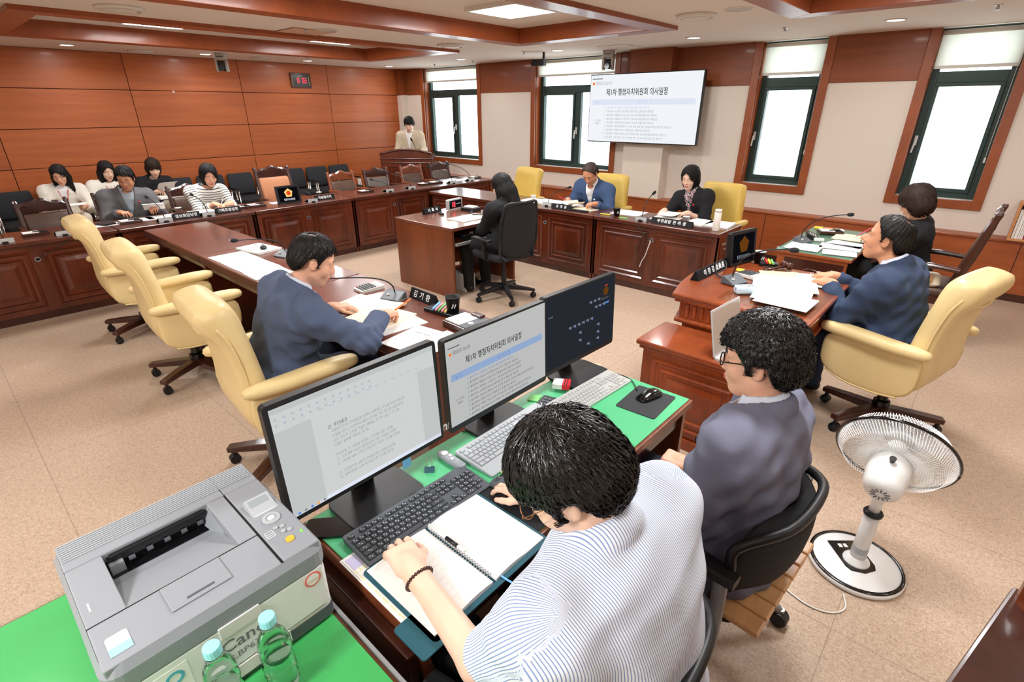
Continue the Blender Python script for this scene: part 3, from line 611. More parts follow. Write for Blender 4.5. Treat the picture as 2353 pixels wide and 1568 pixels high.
for i, (y0, y1, lb) in enumerate([(-.13, 1.18, 'panelled desk nearest the picture edge in the row by the wood wall'), (1.18, 2.51, 'panelled desk in front of the man in grey and the woman in stripes'), (2.51, 3.82, 'panelled desk in front of the large tan carved chair'),
                                  (3.82, 5.13, 'panelled desk with two silver microphones, before the lectern'), (5.13, 6.45, 'panelled desk at the window end of the wood wall row')]):
    desk(lb, (LXF, (y0 + y1) / 2, 0), PI / 2, y1 - y0 - .006, .62, top='desk_top_y', endpanel=1 if i == 4 else 0)
WYF = 4.87                                     # front of the row along the windows, faces -y
for i, (x0, x1, lb) in enumerate([(-5.97, -4.57, 'empty panelled desk joining the two rows, top shining'), (-4.57, -3.17, 'panelled desk of the man in the blue jacket by the windows'), (-3.17, -1.77, 'panelled desk of the woman in black with a white cable hanging')]):
    desk(lb, ((x0 + x1) / 2, WYF, 0), 0, x1 - x0 - .006, .57, top='desk_top', endpanel=1 if i == 2 else 0)
# row on the near side: open towards the chairs, fronts face +y
for i, (x0, x1, lb) in enumerate([(-6.05, -4.61, 'bare polished desk at the far end of the near row'), (-4.61, -3.19, 'near row desk with a closed laptop and spread papers'), (-3.19, -1.78, 'near row desk where the man in blue writes')]):
    w = x1 - x0; t = desk(lb, ((x0 + x1) / 2, 1.90, 0), PI, w - .004, .56, top='near_top', hole=False)
    obj('edge_band', MB().box(-w / 2 + .003, w / 2 - .003, .548, .562, .66, .722), 'edge_matt', t, bevel=.006)
    obj('shelf_rail', MB().box(-w / 2 + .03, w / 2 - .03, .50, .52, .60, .695), 'dark_wood', t)
    for s in (-1, 1): obj('pull', MB().box(s * .3 - .06, s * .3 + .06, .52, .53, .63, .642), 'alu_grey', t, bevel=.003)
# recorder's desk: plain boards, open towards +x
t = thing('recorder_desk', 'plain walnut desk standing alone in the middle of the room', 'desk', (-4.285, 3.83, 0), 0)
obj('top', MB().box(-.465, .465, -.47, .47, .70, .73), 'rec_top', t, bevel=.002)
for s in (-1, 1): obj('side_board', MB().box(-.455, .46, min(s * .465, s * .44), max(s * .465, s * .44), 0, .70), 'rec_wood', t)
obj('back_board', MB().box(-.45, -.43, -.44, .44, .06, .70), 'rec_wood', t)
tr = obj('keyboard_tray', MB().box(.02, .46, -.40, .22, .55, .565), 'rec_wood', t)
obj('rail', MB().box(.45, .475, -.42, .24, .545, .575), 'alu_grey', tr, bevel=.004); obj('rail', MB().box(.05, .46, -.425, -.40, .545, .575), 'alu_grey', tr)
obj('foot_board', MB().box(-.43, -.05, -.1, .44, .0, .02), 'rec_wood', t)
t = thing('power_box', 'small white box on the floor under the recorder desk', 'power supply', (-4.02, 3.66, 0), 0)
obj('case', MB().box(-.12, .12, -.075, .075, 0, .19), 'off_white', t, bevel=.008); obj('panel', MB().box(.12, .122, -.012, .012, .05, .12), 'black_plastic', t)

# staff desk with green top; workers sit on the +x side
t = thing('staff_desk', 'long wood desk with green cover carrying three monitors', 'desk', (-.935, 1.135, 0), 0)
obj('top', MB().box(-.27, .268, -.70, .70, .69, .722), 'staff_wood', t, bevel=.004)
obj('cover', MB().box(-.262, .255, -.69, .692, .722, .7265), 'green_felt', t, bevel=.002)
obj('back_board', MB().box(-.25, -.23, -.69, .69, .06, .69), 'staff_wood', t)
for s in (-1, 1): obj('side_board', MB().box(-.25, .25, min(s * .69, s * .665), max(s * .69, s * .665), 0, .69), 'staff_wood', t)
obj('apron', MB().box(.215, .235, -.66, .66, .60, .69), 'dark_wood', t)
dr = obj('drawer', MB().box(-.2, .24, -.722, -.692, .44, .66), 'dark_wood', t, bevel=.004); obj('lip', MB().box(-.2, .24, -.742, -.722, .53, .55), 'arm_wood', dr, bevel=.003)
# printer desk
t = thing('printer_desk', 'low desk with glass-covered green top under the printer', 'desk', (-.83, -.06, 0), 0)
obj('top', MB().box(-.62, .62, -.42, .42, .665, .695), 'staff_wood', t, bevel=.004)
obj('cover', MB().box(-.61, .61, -.41, .41, .695, .699), 'green_mat', t)
obj('glass_sheet', MB().box(-.615, .615, -.415, .416, .6995, .704), 'clear_film', t)
for s in (-1, 1): obj('side_board', MB().box(min(s * .6, s * .58), max(s * .6, s * .58), -.4, .4, 0, .665), 'staff_wood', t)
obj('back_board', MB().box(-.58, .58, .36, .38, .2, .665), 'dark_wood', t)
obj('edge_strip', MB().box(-.62, .62, .42, .428, .668, .702), 'alu_grey', t)

# chairman's bench
def arc_top(x0, x1, y0, y1, bow, n=10):
    P = [(x1, y0), (x1, y1), (x0, y1)]
    for k in range(1, n): a = k / n; P.append((x0 - bow * math.sin(PI * a), y1 + (y0 - y1) * a))
    P.append((x0, y0)); return P
t = thing('chairman_bench', 'orange-brown wood bench with fluted band and bowed front', 'desk', (-.9, 3.37, 0), 0)
x0, x1, y0, y1 = -.36, .40, -.53, .49
obj('top', MB().prism(arc_top(x0, x1, y0, y1, .09)[::-1], .765, .79), 'bench_top', t, bevel=.008)
obj('top_moulding', MB().prism(arc_top(x0 + .012, x1 - .012, y0 + .012, y1 - .012, .09)[::-1], .735, .765), 'bench_wood', t, bevel=.008)
obj('frieze', MB().prism(arc_top(x0 + .045, x1 - .04, y0 + .045, y1 - .045, .085)[::-1], .63, .735), 'bench_wood', t)
obj('band_moulding', MB().prism(arc_top(x0 + .02, x1 - .02, y0 + .02, y1 - .02, .09)[::-1], .605, .632), 'bench_wood', t, bevel=.008)
obj('cabinet', MB().prism(arc_top(x0 + .06, x1 - .28, y0 + .06, y1 - .06, .08)[::-1], .06, .605), 'bench_wood', t)
obj('plinth', MB().prism(arc_top(x0 + .04, x1 - .26, y0 + .04, y1 - .04, .08)[::-1], 0, .06), 'dark_wood', t)
fm = mesh_of('flute', MB().tube([(0, 0, -.04), (0, 0, .04)], .012, 8)); fm.materials.append(M('bench_wood'))
for k in range(15): o = obj('flute', fm, None, t, loc=(x0 + .09 + k * .045, y0 + .045, .683))
for k in range(18): obj('flute', fm, None, t, loc=(x0 + .045 - .085 * math.sin(PI * (k + .5) / 18), y0 + .07 + k * .05, .683))
for s in (-1, 1): obj('leg_board', MB().box(.1, .36, min(s * .44, s * .42) - .02, max(s * .44, s * .42) - .02, 0, .63), 'bench_wood', t)
gt = obj('glass_sheet', MB().box(-.12, .38, -.46, .42, .7905, .795), 'clear_film', t)
# lower side cabinet next to it
t = thing('side_cabinet', 'low orange-brown wood cabinet beside the chairman bench', 'cabinet', (-.93, 2.66, 0), 0)
obj('top', MB().box(-.345, .36, -.19, .17, .575, .605), 'bench_top', t, bevel=.007)
obj('top_moulding', MB().box(-.33, .345, -.175, .17, .55, .575), 'bench_wood', t, bevel=.006)
obj('body', MB().box(-.31, .33, -.155, .17, .07, .55), 'bench_wood', t)
obj('plinth', MB().box(-.33, .345, -.172, .17, 0, .07), 'bench_wood', t, bevel=.005)
obj('panel', raised_panel(.52, .40), 'bench_wood', t, loc=(.01, -.156, .31))
obj('panel', raised_panel(.24, .40).xf(RZ(-PI / 2)), 'bench_wood', t, loc=(-.311, .01, .31))

# far desk with green glass top, at the right
t = thing('clerk_desk', 'wood desk with green glass top by the wainscot', 'desk', (-.945, 5.3, 0), 0)
obj('top', MB().box(-.28, .285, -.61, .61, .69, .715), 'wains_wood', t, bevel=.004); obj('cover', MB().box(-.275, .28, -.6, .6, .715, .718), 'green_dark', t); obj('glass_sheet', MB().box(-.28, .285, -.608, .608, .719, .727), 'clear_film', t, bevel=.002)
for s in (-1, 1): obj('side_board', MB().box(-.26, .26, min(s * .59, s * .57), max(s * .59, s * .57), 0, .69), 'wains_wood', t)
obj('front_board', MB().box(-.26, -.24, -.57, .57, .05, .69), 'wains_wood', t); obj('drawer', MB().box(-.2, .24, -.6, -.59, .52, .66), 'dark_wood', t); obj('key_tab', MB().box(.16, .19, -.612, -.61, .60, .612), 'fitting_white', t)

# lectern in the corner, faces the middle of the room
t = thing('lectern', 'tall dark wood lectern with arched top in the corner', 'lectern', (-8.12, 6.13, 0), math.radians(42))
w = .47
arch = [(-w, 0)] + [(-w + 2 * w * k / 12, .075 * math.sin(PI * k / 12)) for k in range(13)] + [(w, 0)]
fp = [(-w, -1.02)] + [(x, z) for x, z in arch[1:-1]] + [(w, -1.02)]
obj('front_board', MB().prism([(a, b) for a, b in fp][::-1], 0, .03).xf(T(0, 0, 1.06) @ RX(PI / 2)), 'desk_wood', t, bevel=.003)
cr = MB(); cr.tube([(x, -.035, z + 1.06) for x, z in arch[1:-1]], .02, 8); obj('crest_moulding', cr, 'desk_wood', t, smooth=True)
obj('moulding', MB().box(-w - .015, w + .015, -.05, -.02, .965, .985), 'desk_wood', t, bevel=.006); obj('moulding', MB().box(-w - .01, w + .01, -.045, -.02, .90, .912), 'desk_wood', t, bevel=.005)
obj('panel', raised_panel(.66, .72), 'desk_wood', t, loc=(0, -.031, .49))
for s in (-1, 1): obj('side_board', MB().prism([(-.0, 0), (.42, 0), (.42, 1.0), (0, 1.06)], 0, .025).xf(T(s * (w - .0125) + .0125, 0, 0) @ RY(-PI / 2) @ RZ(-PI / 2) @ T(0, 0, 0)).xf(Matrix.Identity(4)) if False else MB().box(min(s * w, s * (w - .025)), max(s * w, s * (w - .025)), 0, .42, 0, 1.03), 'desk_wood', t)
obj('reading_top', MB().loft([[(-w, 0, .99), (w, 0, .99), (w, .44, .93), (-w, .44, .93)], [(-w, 0, 1.02), (w, 0, 1.02), (w, .44, .96), (-w, .44, .96)]]), 'desk_top', t)
obj('plinth', MB().box(-w - .02, w + .02, -.05, .44, 0, .09), 'dark_wood', t, bevel=.006)

# ------------------------------------------------------------------ chairs (local: sitter faces +y)
def caster(parent, x, y, mat='black_plastic'):
    obj('caster', MB().tube([(x, y, .05), (x, y, .085)], .012, 8).tube([(x - .018, y, .028), (x - .018, y, .0281), (x + .018, y, .028)], [.02, .028, .028], 14), mat, parent)
def rbox_loft(secs, nseg=3):
    """loft of rounded rectangles: (centre, w, d, r, tilt) tilt about x"""
    L = []
    for c, w, d, r, a in secs: L.append([(c[0] + x, c[1] + y * math.cos(a), c[2] + y * math.sin(a)) for x, y in rrect(w, d, r, nseg)])
    return L
def exec_chair(loc, rz, label, group, leather='cream_leather'):
    t = thing('executive_chair', label, 'chair', loc, rz, group)
    bk = []
    for z, y, w, d in ((.34, -.22, .46, .08), (.40, -.265, .52, .14), (.50, -.285, .545, .15), (.62, -.285, .54, .12), (.76, -.30, .52, .115), (.87, -.325, .505, .125), (.91, -.345, .50, .165), (.96, -.365, .495, .185), (1.005, -.38, .48, .17), (1.035, -.39, .43, .10)):
        bk.append(((0, y + 0.12, z), w, d, d * .45, .2))
    b = obj('backrest', MB().loft(rbox_loft(bk)), leather, t, smooth=True, sub=1)
    for s in (-1, 1):
        obj('piping', MB().tube(spl([(s * .26, -0.195, .56), (s * .262, -0.205, .72), (s * .252, -0.230, .86), (s * .24, -0.265, .94)]), .006, 6), leather, b, smooth=True)
    obj('piping', MB().tube(spl([(-.238, -.225, .905), (-.20, -.272, .90), (-.10, -.293, .885), (0, -.296, .872), (.10, -.293, .885), (.20, -.272, .90), (.238, -.225, .905)]), .007, 6), leather, b, smooth=True)
    obj('seam', MB().tube([(-.2, -.098, .60), (0, -.093, .605), (.2, -.098, .60)], .004, 6), leather, b, smooth=True)
    st = []
    for y, w, h in ((-.16, .48, .10), (-.06, .50, .13), (.1, .50, .14), (.22, .49, .13), (.27, .46, .09)): st.append([(x, y, .43 + z) for x, z in rrect(w, h, h * .42, 3)])
    obj('seat', MB().loft(st), leather, t, smooth=True, sub=1)
    un = []
    for y, w, h in ((-.18, .46, .06), (-.06, .52, .08), (.1, .52, .08), (.25, .48, .05)): un.append([(x, y, .355 + z) for x, z in rrect(w, h, h * .4, 3)])
    obj('seat_shell', MB().loft(un), leather, t, smooth=True, sub=1)
    for s in (-1, 1):
        sp = []
        for y, zt, zb, th in ((-.22, .60, .40, .05), (-.16, .615, .345, .07), (-.03, .62, .325, .075), (.12, .62, .335, .075), (.24, .61, .37, .07), (.285, .58, .44, .045)):
            xo = s * (.285 + .02 * (y > .1)); sp.append([(xo + a * .5 * (1.0), y, (zt + zb) / 2 + q) for a, q in rrect(th, zt - zb, th * .45, 3)])
        ap = obj('arm_panel', MB().loft(sp if s > 0 else [q for q in sp]), leather, t, smooth=True, sub=1)
        pd = []
        for y, w, h in ((-.25, .05, .04), (-.20, .085, .065), (-.03, .10, .072), (.15, .105, .072), (.26, .10, .066), (.315, .06, .045)):
            pd.append([(s * (.305 + .02 * (y + .3)) + a, y, .632 + q + (.012 if y > .1 else 0)) for a, q in rrect(w, h, h * .46, 3)])
        obj('arm_pad', MB().loft(pd), leather, ap, smooth=True, sub=1)
        obj('piping', MB().tube(spl([(s * .300, -.15, .352), (s * .304, -.03, .336), (s * .312, .12, .344), (s * .312, .23, .378)]), .006, 6), leather, ap, smooth=True)
    obj('mechanism', MB().box(-.11, .11, -.12, .12, .28, .325), 'black_plastic', t, bevel=.01)
    obj('lift_column', MB().lathe([(.045, .09), (.045, .17), (.03, .18), (.03, .24), (.022, .25), (.022, .30)], 14), 'black_gloss', t, smooth=False)
    for k in range(5):
        a = 2 * PI * k / 5 + .3; c, s_ = math.cos(a), math.sin(a)
        lg = obj('leg', MB().loft([[(c * r - s_ * q, s_ * r + c * q, z) for q, z in ((-wd, z0), (wd, z0), (wd, z1), (-wd, z1))] for r, wd, z0, z1 in ((.03, .032, .085, .135), (.18, .03, .085, .125), (.33, .026, .08, .11), (.335, .02, .085, .105))]), 'dark_wood', t, bevel=.006)
        caster(lg, c * .31, s_ * .31)
    return t
GN = 'cream leather executive chairs'
ch = exec_chair((-5.28, 1.0, 0), math.radians(-3), 'cream leather swivel chair farthest along the near desk row', GN)
dup(ch, (-4.02, .99, 0), math.radians(-4), 'cream leather swivel chair in the middle of the near row, empty', GN)
dup(ch, (-2.52, .95, 0), math.radians(-5), 'cream leather swivel chair under the man writing in blue', GN)
dup(ch, (-.15, 3.55, 0), math.radians(75), 'large cream leather chair of the chairman at the bench', GN)
GY = 'yellow leather chairs by the windows'
cy = exec_chair((-5.07, 5.74, 0), math.radians(172), 'empty yellow leather chair between the first two windows', GY, 'yellow_leather')
dup(cy, (-3.70, 5.82, 0), math.radians(184), 'yellow leather chair behind the man in the blue jacket', GY)
dup(cy, (-2.28, 5.90, 0), math.radians(178), 'yellow leather chair behind the woman in black', GY)

def carved_chair(loc, rz, label, wood_m, leather, tall=1.0, group='carved wooden armchairs', w=.46):
    t = thing('carved_armchair', label, 'chair', loc, rz, group)
    top = .91 * tall; h = w / 2
    bl = lambda z: -.24 - (z - .45) * .22
    for s in (-1, 1):
        lg = obj('back_post', MB().loft([[(s * (h - .02) + a, bl(z) + b, z) for a, b in rrect(q, q * 1.1, q * .3, 2)] for z, q in ((.0, .038), (.3, .042), (.45, .046), (.7, .042), (top - .04, .04), (top, .044), (top + .02, .03))]), wood_m, t)
        obj('leg', MB().loft([[(s * (h - .03) + a, .24 + b, z) for a, b in rrect(q, q, q * .3, 2)] for z, q in ((0, .032), (.03, .04), (.3, .044), (.43, .05))]), wood_m, t)
        obj('arm', MB().loft([[(s * (h + .005) + a, y, z + q) for a, q in rrect(.055, th, th * .4, 2)] for y, z, th in ((-.28, .66, .035), (-.1, .67, .04), (.12, .665, .042), (.26, .655, .045), (.30, .63, .035))]), wood_m, t)
        obj('arm_post', MB().tube([(s * (h - .01), .2, .43), (s * (h + .005), .23, .55), (s * (h + .005), .22, .65)], [.022, .018, .022], 8), wood_m, t)
    n = 14; cz = top - .055
    cr = [[(x, bl(cz) + dy, cz + zz) for dy, zz in ((-.018, -.055), (.018, -.055), (.02, .01 + hh), (0, .035 + hh), (-.02, .01 + hh))] for x, hh in [(-h + .03 + (2 * h - .06) * k / n, .05 * math.sin(PI * k / n) ** 1.5 + .008 * math.sin(5 * PI * k / n)) for k in range(n + 1)]]
    c = obj('crest_rail', MB().loft(cr), wood_m, t, bevel=.003)
    orn = MB()
    for k in range(-5, 6):
        x = k * (h - .07) / 5; zz = cz + .012 + .03 * math.cos(k * .3) - (.0 if k % 2 else .012)
        orn.tube([(x + .016 * math.cos(a) * (1 - a / 9), bl(zz) + .022, zz + .014 * math.sin(a) * (1 - a / 9)) for a in [j * .9 for j in range(7)]], .005, 5)
    obj('carving', orn, wood_m, c, smooth=True)['kind'] = 'stuff'
    z0, z1 = .52, top - .12
    obj('back_panel', MB().loft([[(a, bl(z) + b, z) for a, b in rrect(2 * h - .08 - e, th, th * .4, 3)] for z, th, e in ((z0, .03, .02), (z0 + .02, .06, 0), ((z0 + z1) / 2, .075, 0), (z1 - .02, .06, 0), (z1, .03, .02))]), leather, t, smooth=True)
    obj('lower_rail', MB().box(-h + .02, h - .02, bl(.49) - .015, bl(.49) + .015, .46, .52), wood_m, t)
    obj('seat', MB().loft([[(a, b, z) for a, b in rrect(w_, d_, .04, 3, 0, .0)] for z, w_, d_ in ((.42, w - .06, .48), (.45, w - .04, .50), (.485, w - .06, .48), (.495, w - .14, .40))]), leather, t, smooth=True)
    obj('apron', MB().rring(-h + .03, h - .03, -.24, .25, .03, 0, .06).xf(T(0, 0, .36) @ RX(-PI / 2) @ T(0, -.06, 0)).xf(Matrix.Identity(4)), wood_m, t)
    return t
F = -PI / 2     # faces +x
XR = -7.22
c1 = carved_chair((XR, .83, 0), F, 'dark carved leather armchair, empty, before the woman in the cream jacket', 'dark_wood', 'brown_leather')
dup(c1, (XR, .05, 0), F, 'dark carved leather armchair cut by the picture edge')
dup(c1, (XR - .1, 1.52, 0), F, 'dark carved leather armchair behind the man in grey')
dup(c1, (XR - .1, 2.28, 0), F, 'dark carved leather armchair behind the woman in stripes')
carved_chair((XR, 3.38, 0), F, 'large carved armchair with tan leather back at the middle of the row', 'dark_wood', 'tan_leather', 1.16, w=.50)
c2 = carved_chair((XR, 4.42, 0), F, 'carved armchair with light frame next to the wall outlets', 'arm_wood', 'brown_leather')
dup(c2, (XR, 5.77, 0), F, 'carved armchair with light frame straight before the lectern')
c3 = carved_chair((XR, 5.05, 0), F, 'dark carved armchair left of the lectern', 'dark_wood', 'grey_leather')
dup(c3, (XR, 6.40, 0), F, 'dark carved armchair at the window end of the row')
carved_chair((-.28, 5.42, 0), math.radians(88), 'carved wooden armchair of the woman at the green desk', 'dark_wood', 'brown_leather', 1.2, w=.54)

def row_chair(loc, rz, label):
    t = thing('row_chair', label, 'chair', loc, rz, 'black row chairs along the wood wall')
    obj('backrest', MB().loft([[(a, -.2 - (z - .5) * .18 + b, z) for a, b in rrect(w, d, d * .45, 3)] for z, w, d in ((.50, .36, .03), (.52, .40, .055), (.66, .415, .06), (.80, .405, .055), (.83, .37, .03))]), 'char_fabric', t, smooth=True)
    obj('seat', MB().loft([[(a, b, z) for a, b in rrect(w, d, .05, 3, 0, .03)] for z, w, d in ((.40, .38, .42), (.42, .41, .45), (.455, .41, .45), (.475, .38, .42))]), 'black_fabric', t, smooth=True)
    obj('back_bar', MB().box(-.2, .2, -.225, -.205, .44, .54), 'black_plastic', t)
    for s in (-1, 1):
        obj('arm', MB().box(s * .214 - .01, s * .214 + .01, -.18, .16, .60, .625), 'black_plastic', t, bevel=.008)
        obj('leg', MB().tube([(s * .22, -.2, 0), (s * .214, -.17, .3), (s * .214, -.15, .60)], .012, 8), 'chrome', t, smooth=True)
        obj('leg', MB().tube([(s * .22, .2, 0), (s * .214, .16, .3), (s * .214, .13, .60)], .012, 8), 'chrome', t, smooth=True)
    return t
rc = row_chair((-9.22, .77, 0), F, 'black row chair at the picture edge beside the woman in cream')
for y, lb in ((.305, 'black row chair cut by the picture edge'), (1.235, 'black row chair under the woman in the cream jacket'), (1.72, 'black row chair under the woman in the white blouse'), (2.25, 'black row chair under the woman in the black cardigan'), (2.72, 'black row chair left of the woman in stripes'), (3.2, 'black row chair just right of the woman in stripes'), (3.67, 'black row chair second to the right of the woman in stripes'),
              (4.14, 'black row chair left of the tan carved chair'), (4.6, 'black row chair right of the tan carved chair'), (5.06, 'black row chair second from the wall outlets'), (5.52, 'black row chair nearest the wall outlets')):
    dup(rc, (-9.22, y, 0), F, lb)

def star_base(t, mat='black_plastic', r=.31, h=.42):
    obj('lift_column', MB().lathe([(.035, .08), (.035, .14), (.027, .15), (.027, .28), (.018, .285), (.018, h)], 14), mat, t)
    for k in range(5):
        a = 2 * PI * k / 5 + .5; c, s_ = math.cos(a), math.sin(a)
        lg = obj('leg', MB().loft([[(c * q - s_ * e, s_ * q + c * e, z) for e, z in ((-wd, z0), (wd, z0), (wd, z1), (-wd, z1))] for q, wd, z0, z1 in ((.02, .026, .095, .15), (.16, .022, .085, .125), (r, .017, .07, .095), (r + .015, .012, .075, .09))]), mat, t, bevel=.005)
        caster(lg, c * (r - .005), s_ * (r - .005))
# recorder's mesh chair
t = thing('task_chair', 'black mesh task chair of the recorder with five-star base', 'chair', (-3.50, 3.76, 0), PI / 2 - .12)
star_base(t)
obj('seat', MB().loft([[(a, b, z) for a, b in rrect(w, d, .09, 4, 0, .02)] for z, w, d in ((.43, .40, .40), (.445, .48, .48), (.485, .49, .49), (.505, .45, .45))]), 'black_fabric', t, smooth=True)
bk = []
for z, y, w in ((.47, -.22, .34), (.52, -.245, .42), (.65, -.265, .46), (.80, -.27, .45), (.94, -.29, .40), (1.0, -.305, .36)):
    bk.append([(-w / 2 + w * k / 8, y + .05 * (2 * k / 8 - 1) ** 2, z) for k in range(9)] + [(w / 2 - w * k / 8, y - .022 + .05 * (1 - 2 * k / 8) ** 2, z) for k in range(9)])
b = obj('backrest', MB().loft(bk), 'black_mesh', t, smooth=True, sub=1)
rim = [(-.165, -.255, .46)] + [(-w / 2 - .004, y + .04, z) for z, y, w in ((.52, -.245, .42), (.65, -.265, .46), (.80, -.27, .45), (.94, -.29, .40))] + [(-.17, -.27, 1.0), (0, -.315, 1.005), (.17, -.27, 1.0)] + [(w / 2 + .004, y + .04, z) for z, y, w in ((.94, -.29, .40), (.80, -.27, .45), (.65, -.265, .46), (.52, -.245, .42))] + [(.165, -.255, .46)]
obj('rim', MB().tube(spl(rim, 4), .014, 8), 'black_plastic', b, smooth=True)
0 and obj('lumbar_pad', MB().loft([[(a, -.30 + q, z) for a, q in rrect(w, .02, .009, 2)] for z, w in ((.60, .26), (.66, .34), (.72, .34), (.76, .24))]), 'black_plastic', b)
for s in (-1, 1):
    obj('arm_post', MB().tube([(s * .2, .0, .44), (s * .27, -.02, .47), (s * .275, -.02, .64)], [.02, .022, .02], 8), 'black_plastic', t); obj('arm_pad', MB().box(s * .275 - .035, s * .275 + .035, -.13, .14, .64, .665), 'black_plastic', t, bevel=.01)

def staff_chair(loc, rz, label, mat_seat):
    t = thing('staff_chair', label, 'chair', loc, rz, 'black mesh chairs at the staff desk')
    bk = []
    for z, y, w in ((.46, -.20, .36), (.51, -.23, .44), (.58, -.255, .48), (.66, -.265, .50), (.73, -.265, .48), (.77, -.262, .40)):
        bk.append([(-w / 2 + w * k / 8, y + .105 * (2 * k / 8 - 1) ** 2, z) for k in range(9)] + [(w / 2 - w * k / 8, y - .02 + .105 * (1 - 2 * k / 8) ** 2, z) for k in range(9)])
    b = obj('backrest', MB().loft(bk), 'black_mesh', t, smooth=True, sub=1)
    rm = [(-w / 2 - .006, y + .095, z) for z, y, w in ((.46, -.20, .36), (.51, -.23, .44), (.58, -.255, .48), (.66, -.265, .50), (.73, -.265, .48))] + [(-.14, -.255, .775), (0, -.275, .785), (.14, -.255, .775)] + [(w / 2 + .006, y + .095, z) for z, y, w in ((.73, -.265, .48), (.66, -.265, .50), (.58, -.255, .48), (.51, -.23, .44), (.46, -.20, .36))]
    obj('rim', MB().tube(spl(rm, 4), .015, 8), 'black_plastic', b, smooth=True)
    if mat_seat:
        for k in range(7): obj('seat_slat', MB().box(-.235 + k * .0672, -.235 + k * .0672 + .062, -.27, .24, .455, .475), 'mat_wood', t, bevel=.005)
    obj('seat', MB().loft([[(a, b_, z) for a, b_ in rrect(w, d, .08, 4, 0, .02)] for z, w, d in ((.41, .40, .40), (.425, .47, .46), (.445, .47, .46), (.455, .44, .43))]), 'black_fabric', t, smooth=True)
    for s in (-1, 1):
        obj('arm_pad', MB().loft([[(s * .285 + a, y, z + q) for a, q in rrect(w, .03, .013, 2)] for y, z, w in ((-.20, .655, .05), (-.12, .66, .07), (.10, .655, .065), (.2, .645, .05))]), 'black_plastic', t)
        obj('leg', MB().tube(spl([(s * .285, -.16, .645), (s * .285, -.165, .50), (s * .285, -.16, .36), (s * .275, -.10, .295), (s * .2, .04, .275)]), .021, 10, flat=.7), 'alu_grey', t, smooth=True)
        obj('leg', MB().tube(spl([(s * .2, .06, .28), (s * .25, -.05, .22), (s * .285, -.22, .06)]), .018, 8), 'alu_grey', t, smooth=True)
        obj('leg', MB().tube(spl([(s * .2, .06, .28), (s * .25, .14, .22), (s * .285, .26, .06)]), .018, 8), 'alu_grey', t, smooth=True)
        for y in (-.225, .265):
            cs = obj('caster', MB().tube([(s * .285, y, .05), (s * .285, y, .075)], .012, 8), 'steel', t)
            obj('wheel', MB().tube([(s * .285 - .024, y, .032), (s * .285 + .024, y, .032)], .032, 14), 'black_plastic', cs, bevel=.008)
    return t
staff_chair((-.40, 1.42, 0), PI / 2 - .06, 'black mesh chair with a wooden slat seat under the man with black glasses', True)
staff_chair((-.45, .72, 0), PI / 2 + .06, 'black mesh chair under the man in the striped shirt', False)
# ------------------------------------------------------------------ office equipment
EMB = '행정자치위원회'
def note(parent, loc, w, h, mat, txt=None, rot=(0, 0, 0), name='sticky_label'):
    o = obj(name, MB().box(-w / 2, w / 2, -.0006, 0, -h / 2, h / 2), mat, parent, loc=loc, rot=rot)
    if txt: obj('lettering', print_line(txt, h * .62).xf(T(-w * .36, -.0009, 0) @ RX(PI / 2)), 'orange_wood', o)
    return o
def monitor(loc, rz, label, w, h, zc, tilt, screen, bezel=.014, low=.024):
    """front towards local -y"""
    t = thing('monitor', label, 'monitor', loc, rz)
    hd = obj('housing', MB().loft([[(a, y, b) for a, b in rrect(w_, h_, .012, 2)] for y, w_, h_ in ((-.012, w, h), (.012, w, h), (.03, w * .8, h * .7), (.04, w * .6, h * .5))]).xf(T(0, 0, zc) @ RX(tilt)), 'black_plastic', t)
    sc = obj('screen', MB().box(-w / 2 + bezel, w / 2 - bezel, -.0135, -.012, -h / 2 + low, h / 2 - bezel), screen, t, loc=(0, 0, zc), rot=(tilt, 0, 0))
    obj('neck', MB().loft([[(a, y, z) for a, y in ((-.03, y0), (.035, y0), (.035, y0 + .02), (-.035, y0 + .02))] for z, y0 in ((.012, .06), (zc - .02, .035))]), 'black_gloss', t)
    obj('foot', MB().prism(rrect(.25, .20, .05, 5, 0, -.01), 0, .012), 'black_plastic', t, bevel=.003)
    return t, hd, sc
DZ = .727
# nearest monitor with a document
t, hd, sc = monitor((-1.135, .64, DZ), PI / 2, 'black monitor with a text document, nearest the printer', .528, .345, .262, -.05, 'screen_dim')
w2, h2 = .25, .158
up = lambda mb, x, z, dy=.0: mb.xf(T(x, -.0142 - dy, z) @ RX(PI / 2))
obj('side_pane', up(MB().box(-.25, -.155, -h2, .095, 0, .0002), 0, 0), 'screen_side', sc); obj('side_pane', up(MB().box(.185, .25, -h2, .095, 0, .0002), 0, 0), 'screen_side', sc)
obj('menu_bar', up(MB().box(-.25, .25, .145, .158, 0, .0002), 0, 0), 'lcd_pale', sc)
for k in range(26): obj('menu_icon', up(MB().box(-.003, .003, -.0032, .0032, 0, .0002), -.24 + (k % 13) * .022, .13 - .016 * (k // 13)), 'ink_line', sc)
for k in range(12): obj('menu_mark', up(MB().box(0, .012, -.0012, .0012, 0, .0002), -.13 + k * .028, .108), 'ink_line', sc)
DOC = ['01 추진배경', '  지방자치단체 디지털포용 정책의 체계적인 추진을 위하여 필요한', '  사항을 정하고 정보취약계층의 디지털 격차 해소에 이바지하며', '  시민 모두가 디지털 기술의 혜택을 고르게 누릴 수 있도록', '  조례의 일부를 개정하고자 함', '', '  주요내용 가. 제명을 변경하고 목적을 새로 규정함', '  나. 기본계획 수립과 실태조사에 관한 사항을 규정함', '  다. 디지털 역량 교육과 전담기관 지정의 근거를 마련함', '', '  라. 자문위원회 설치와 운영에 관한 사항을 정비함', '  마. 협력체계의 구축 및 재정지원 근거를 마련함']
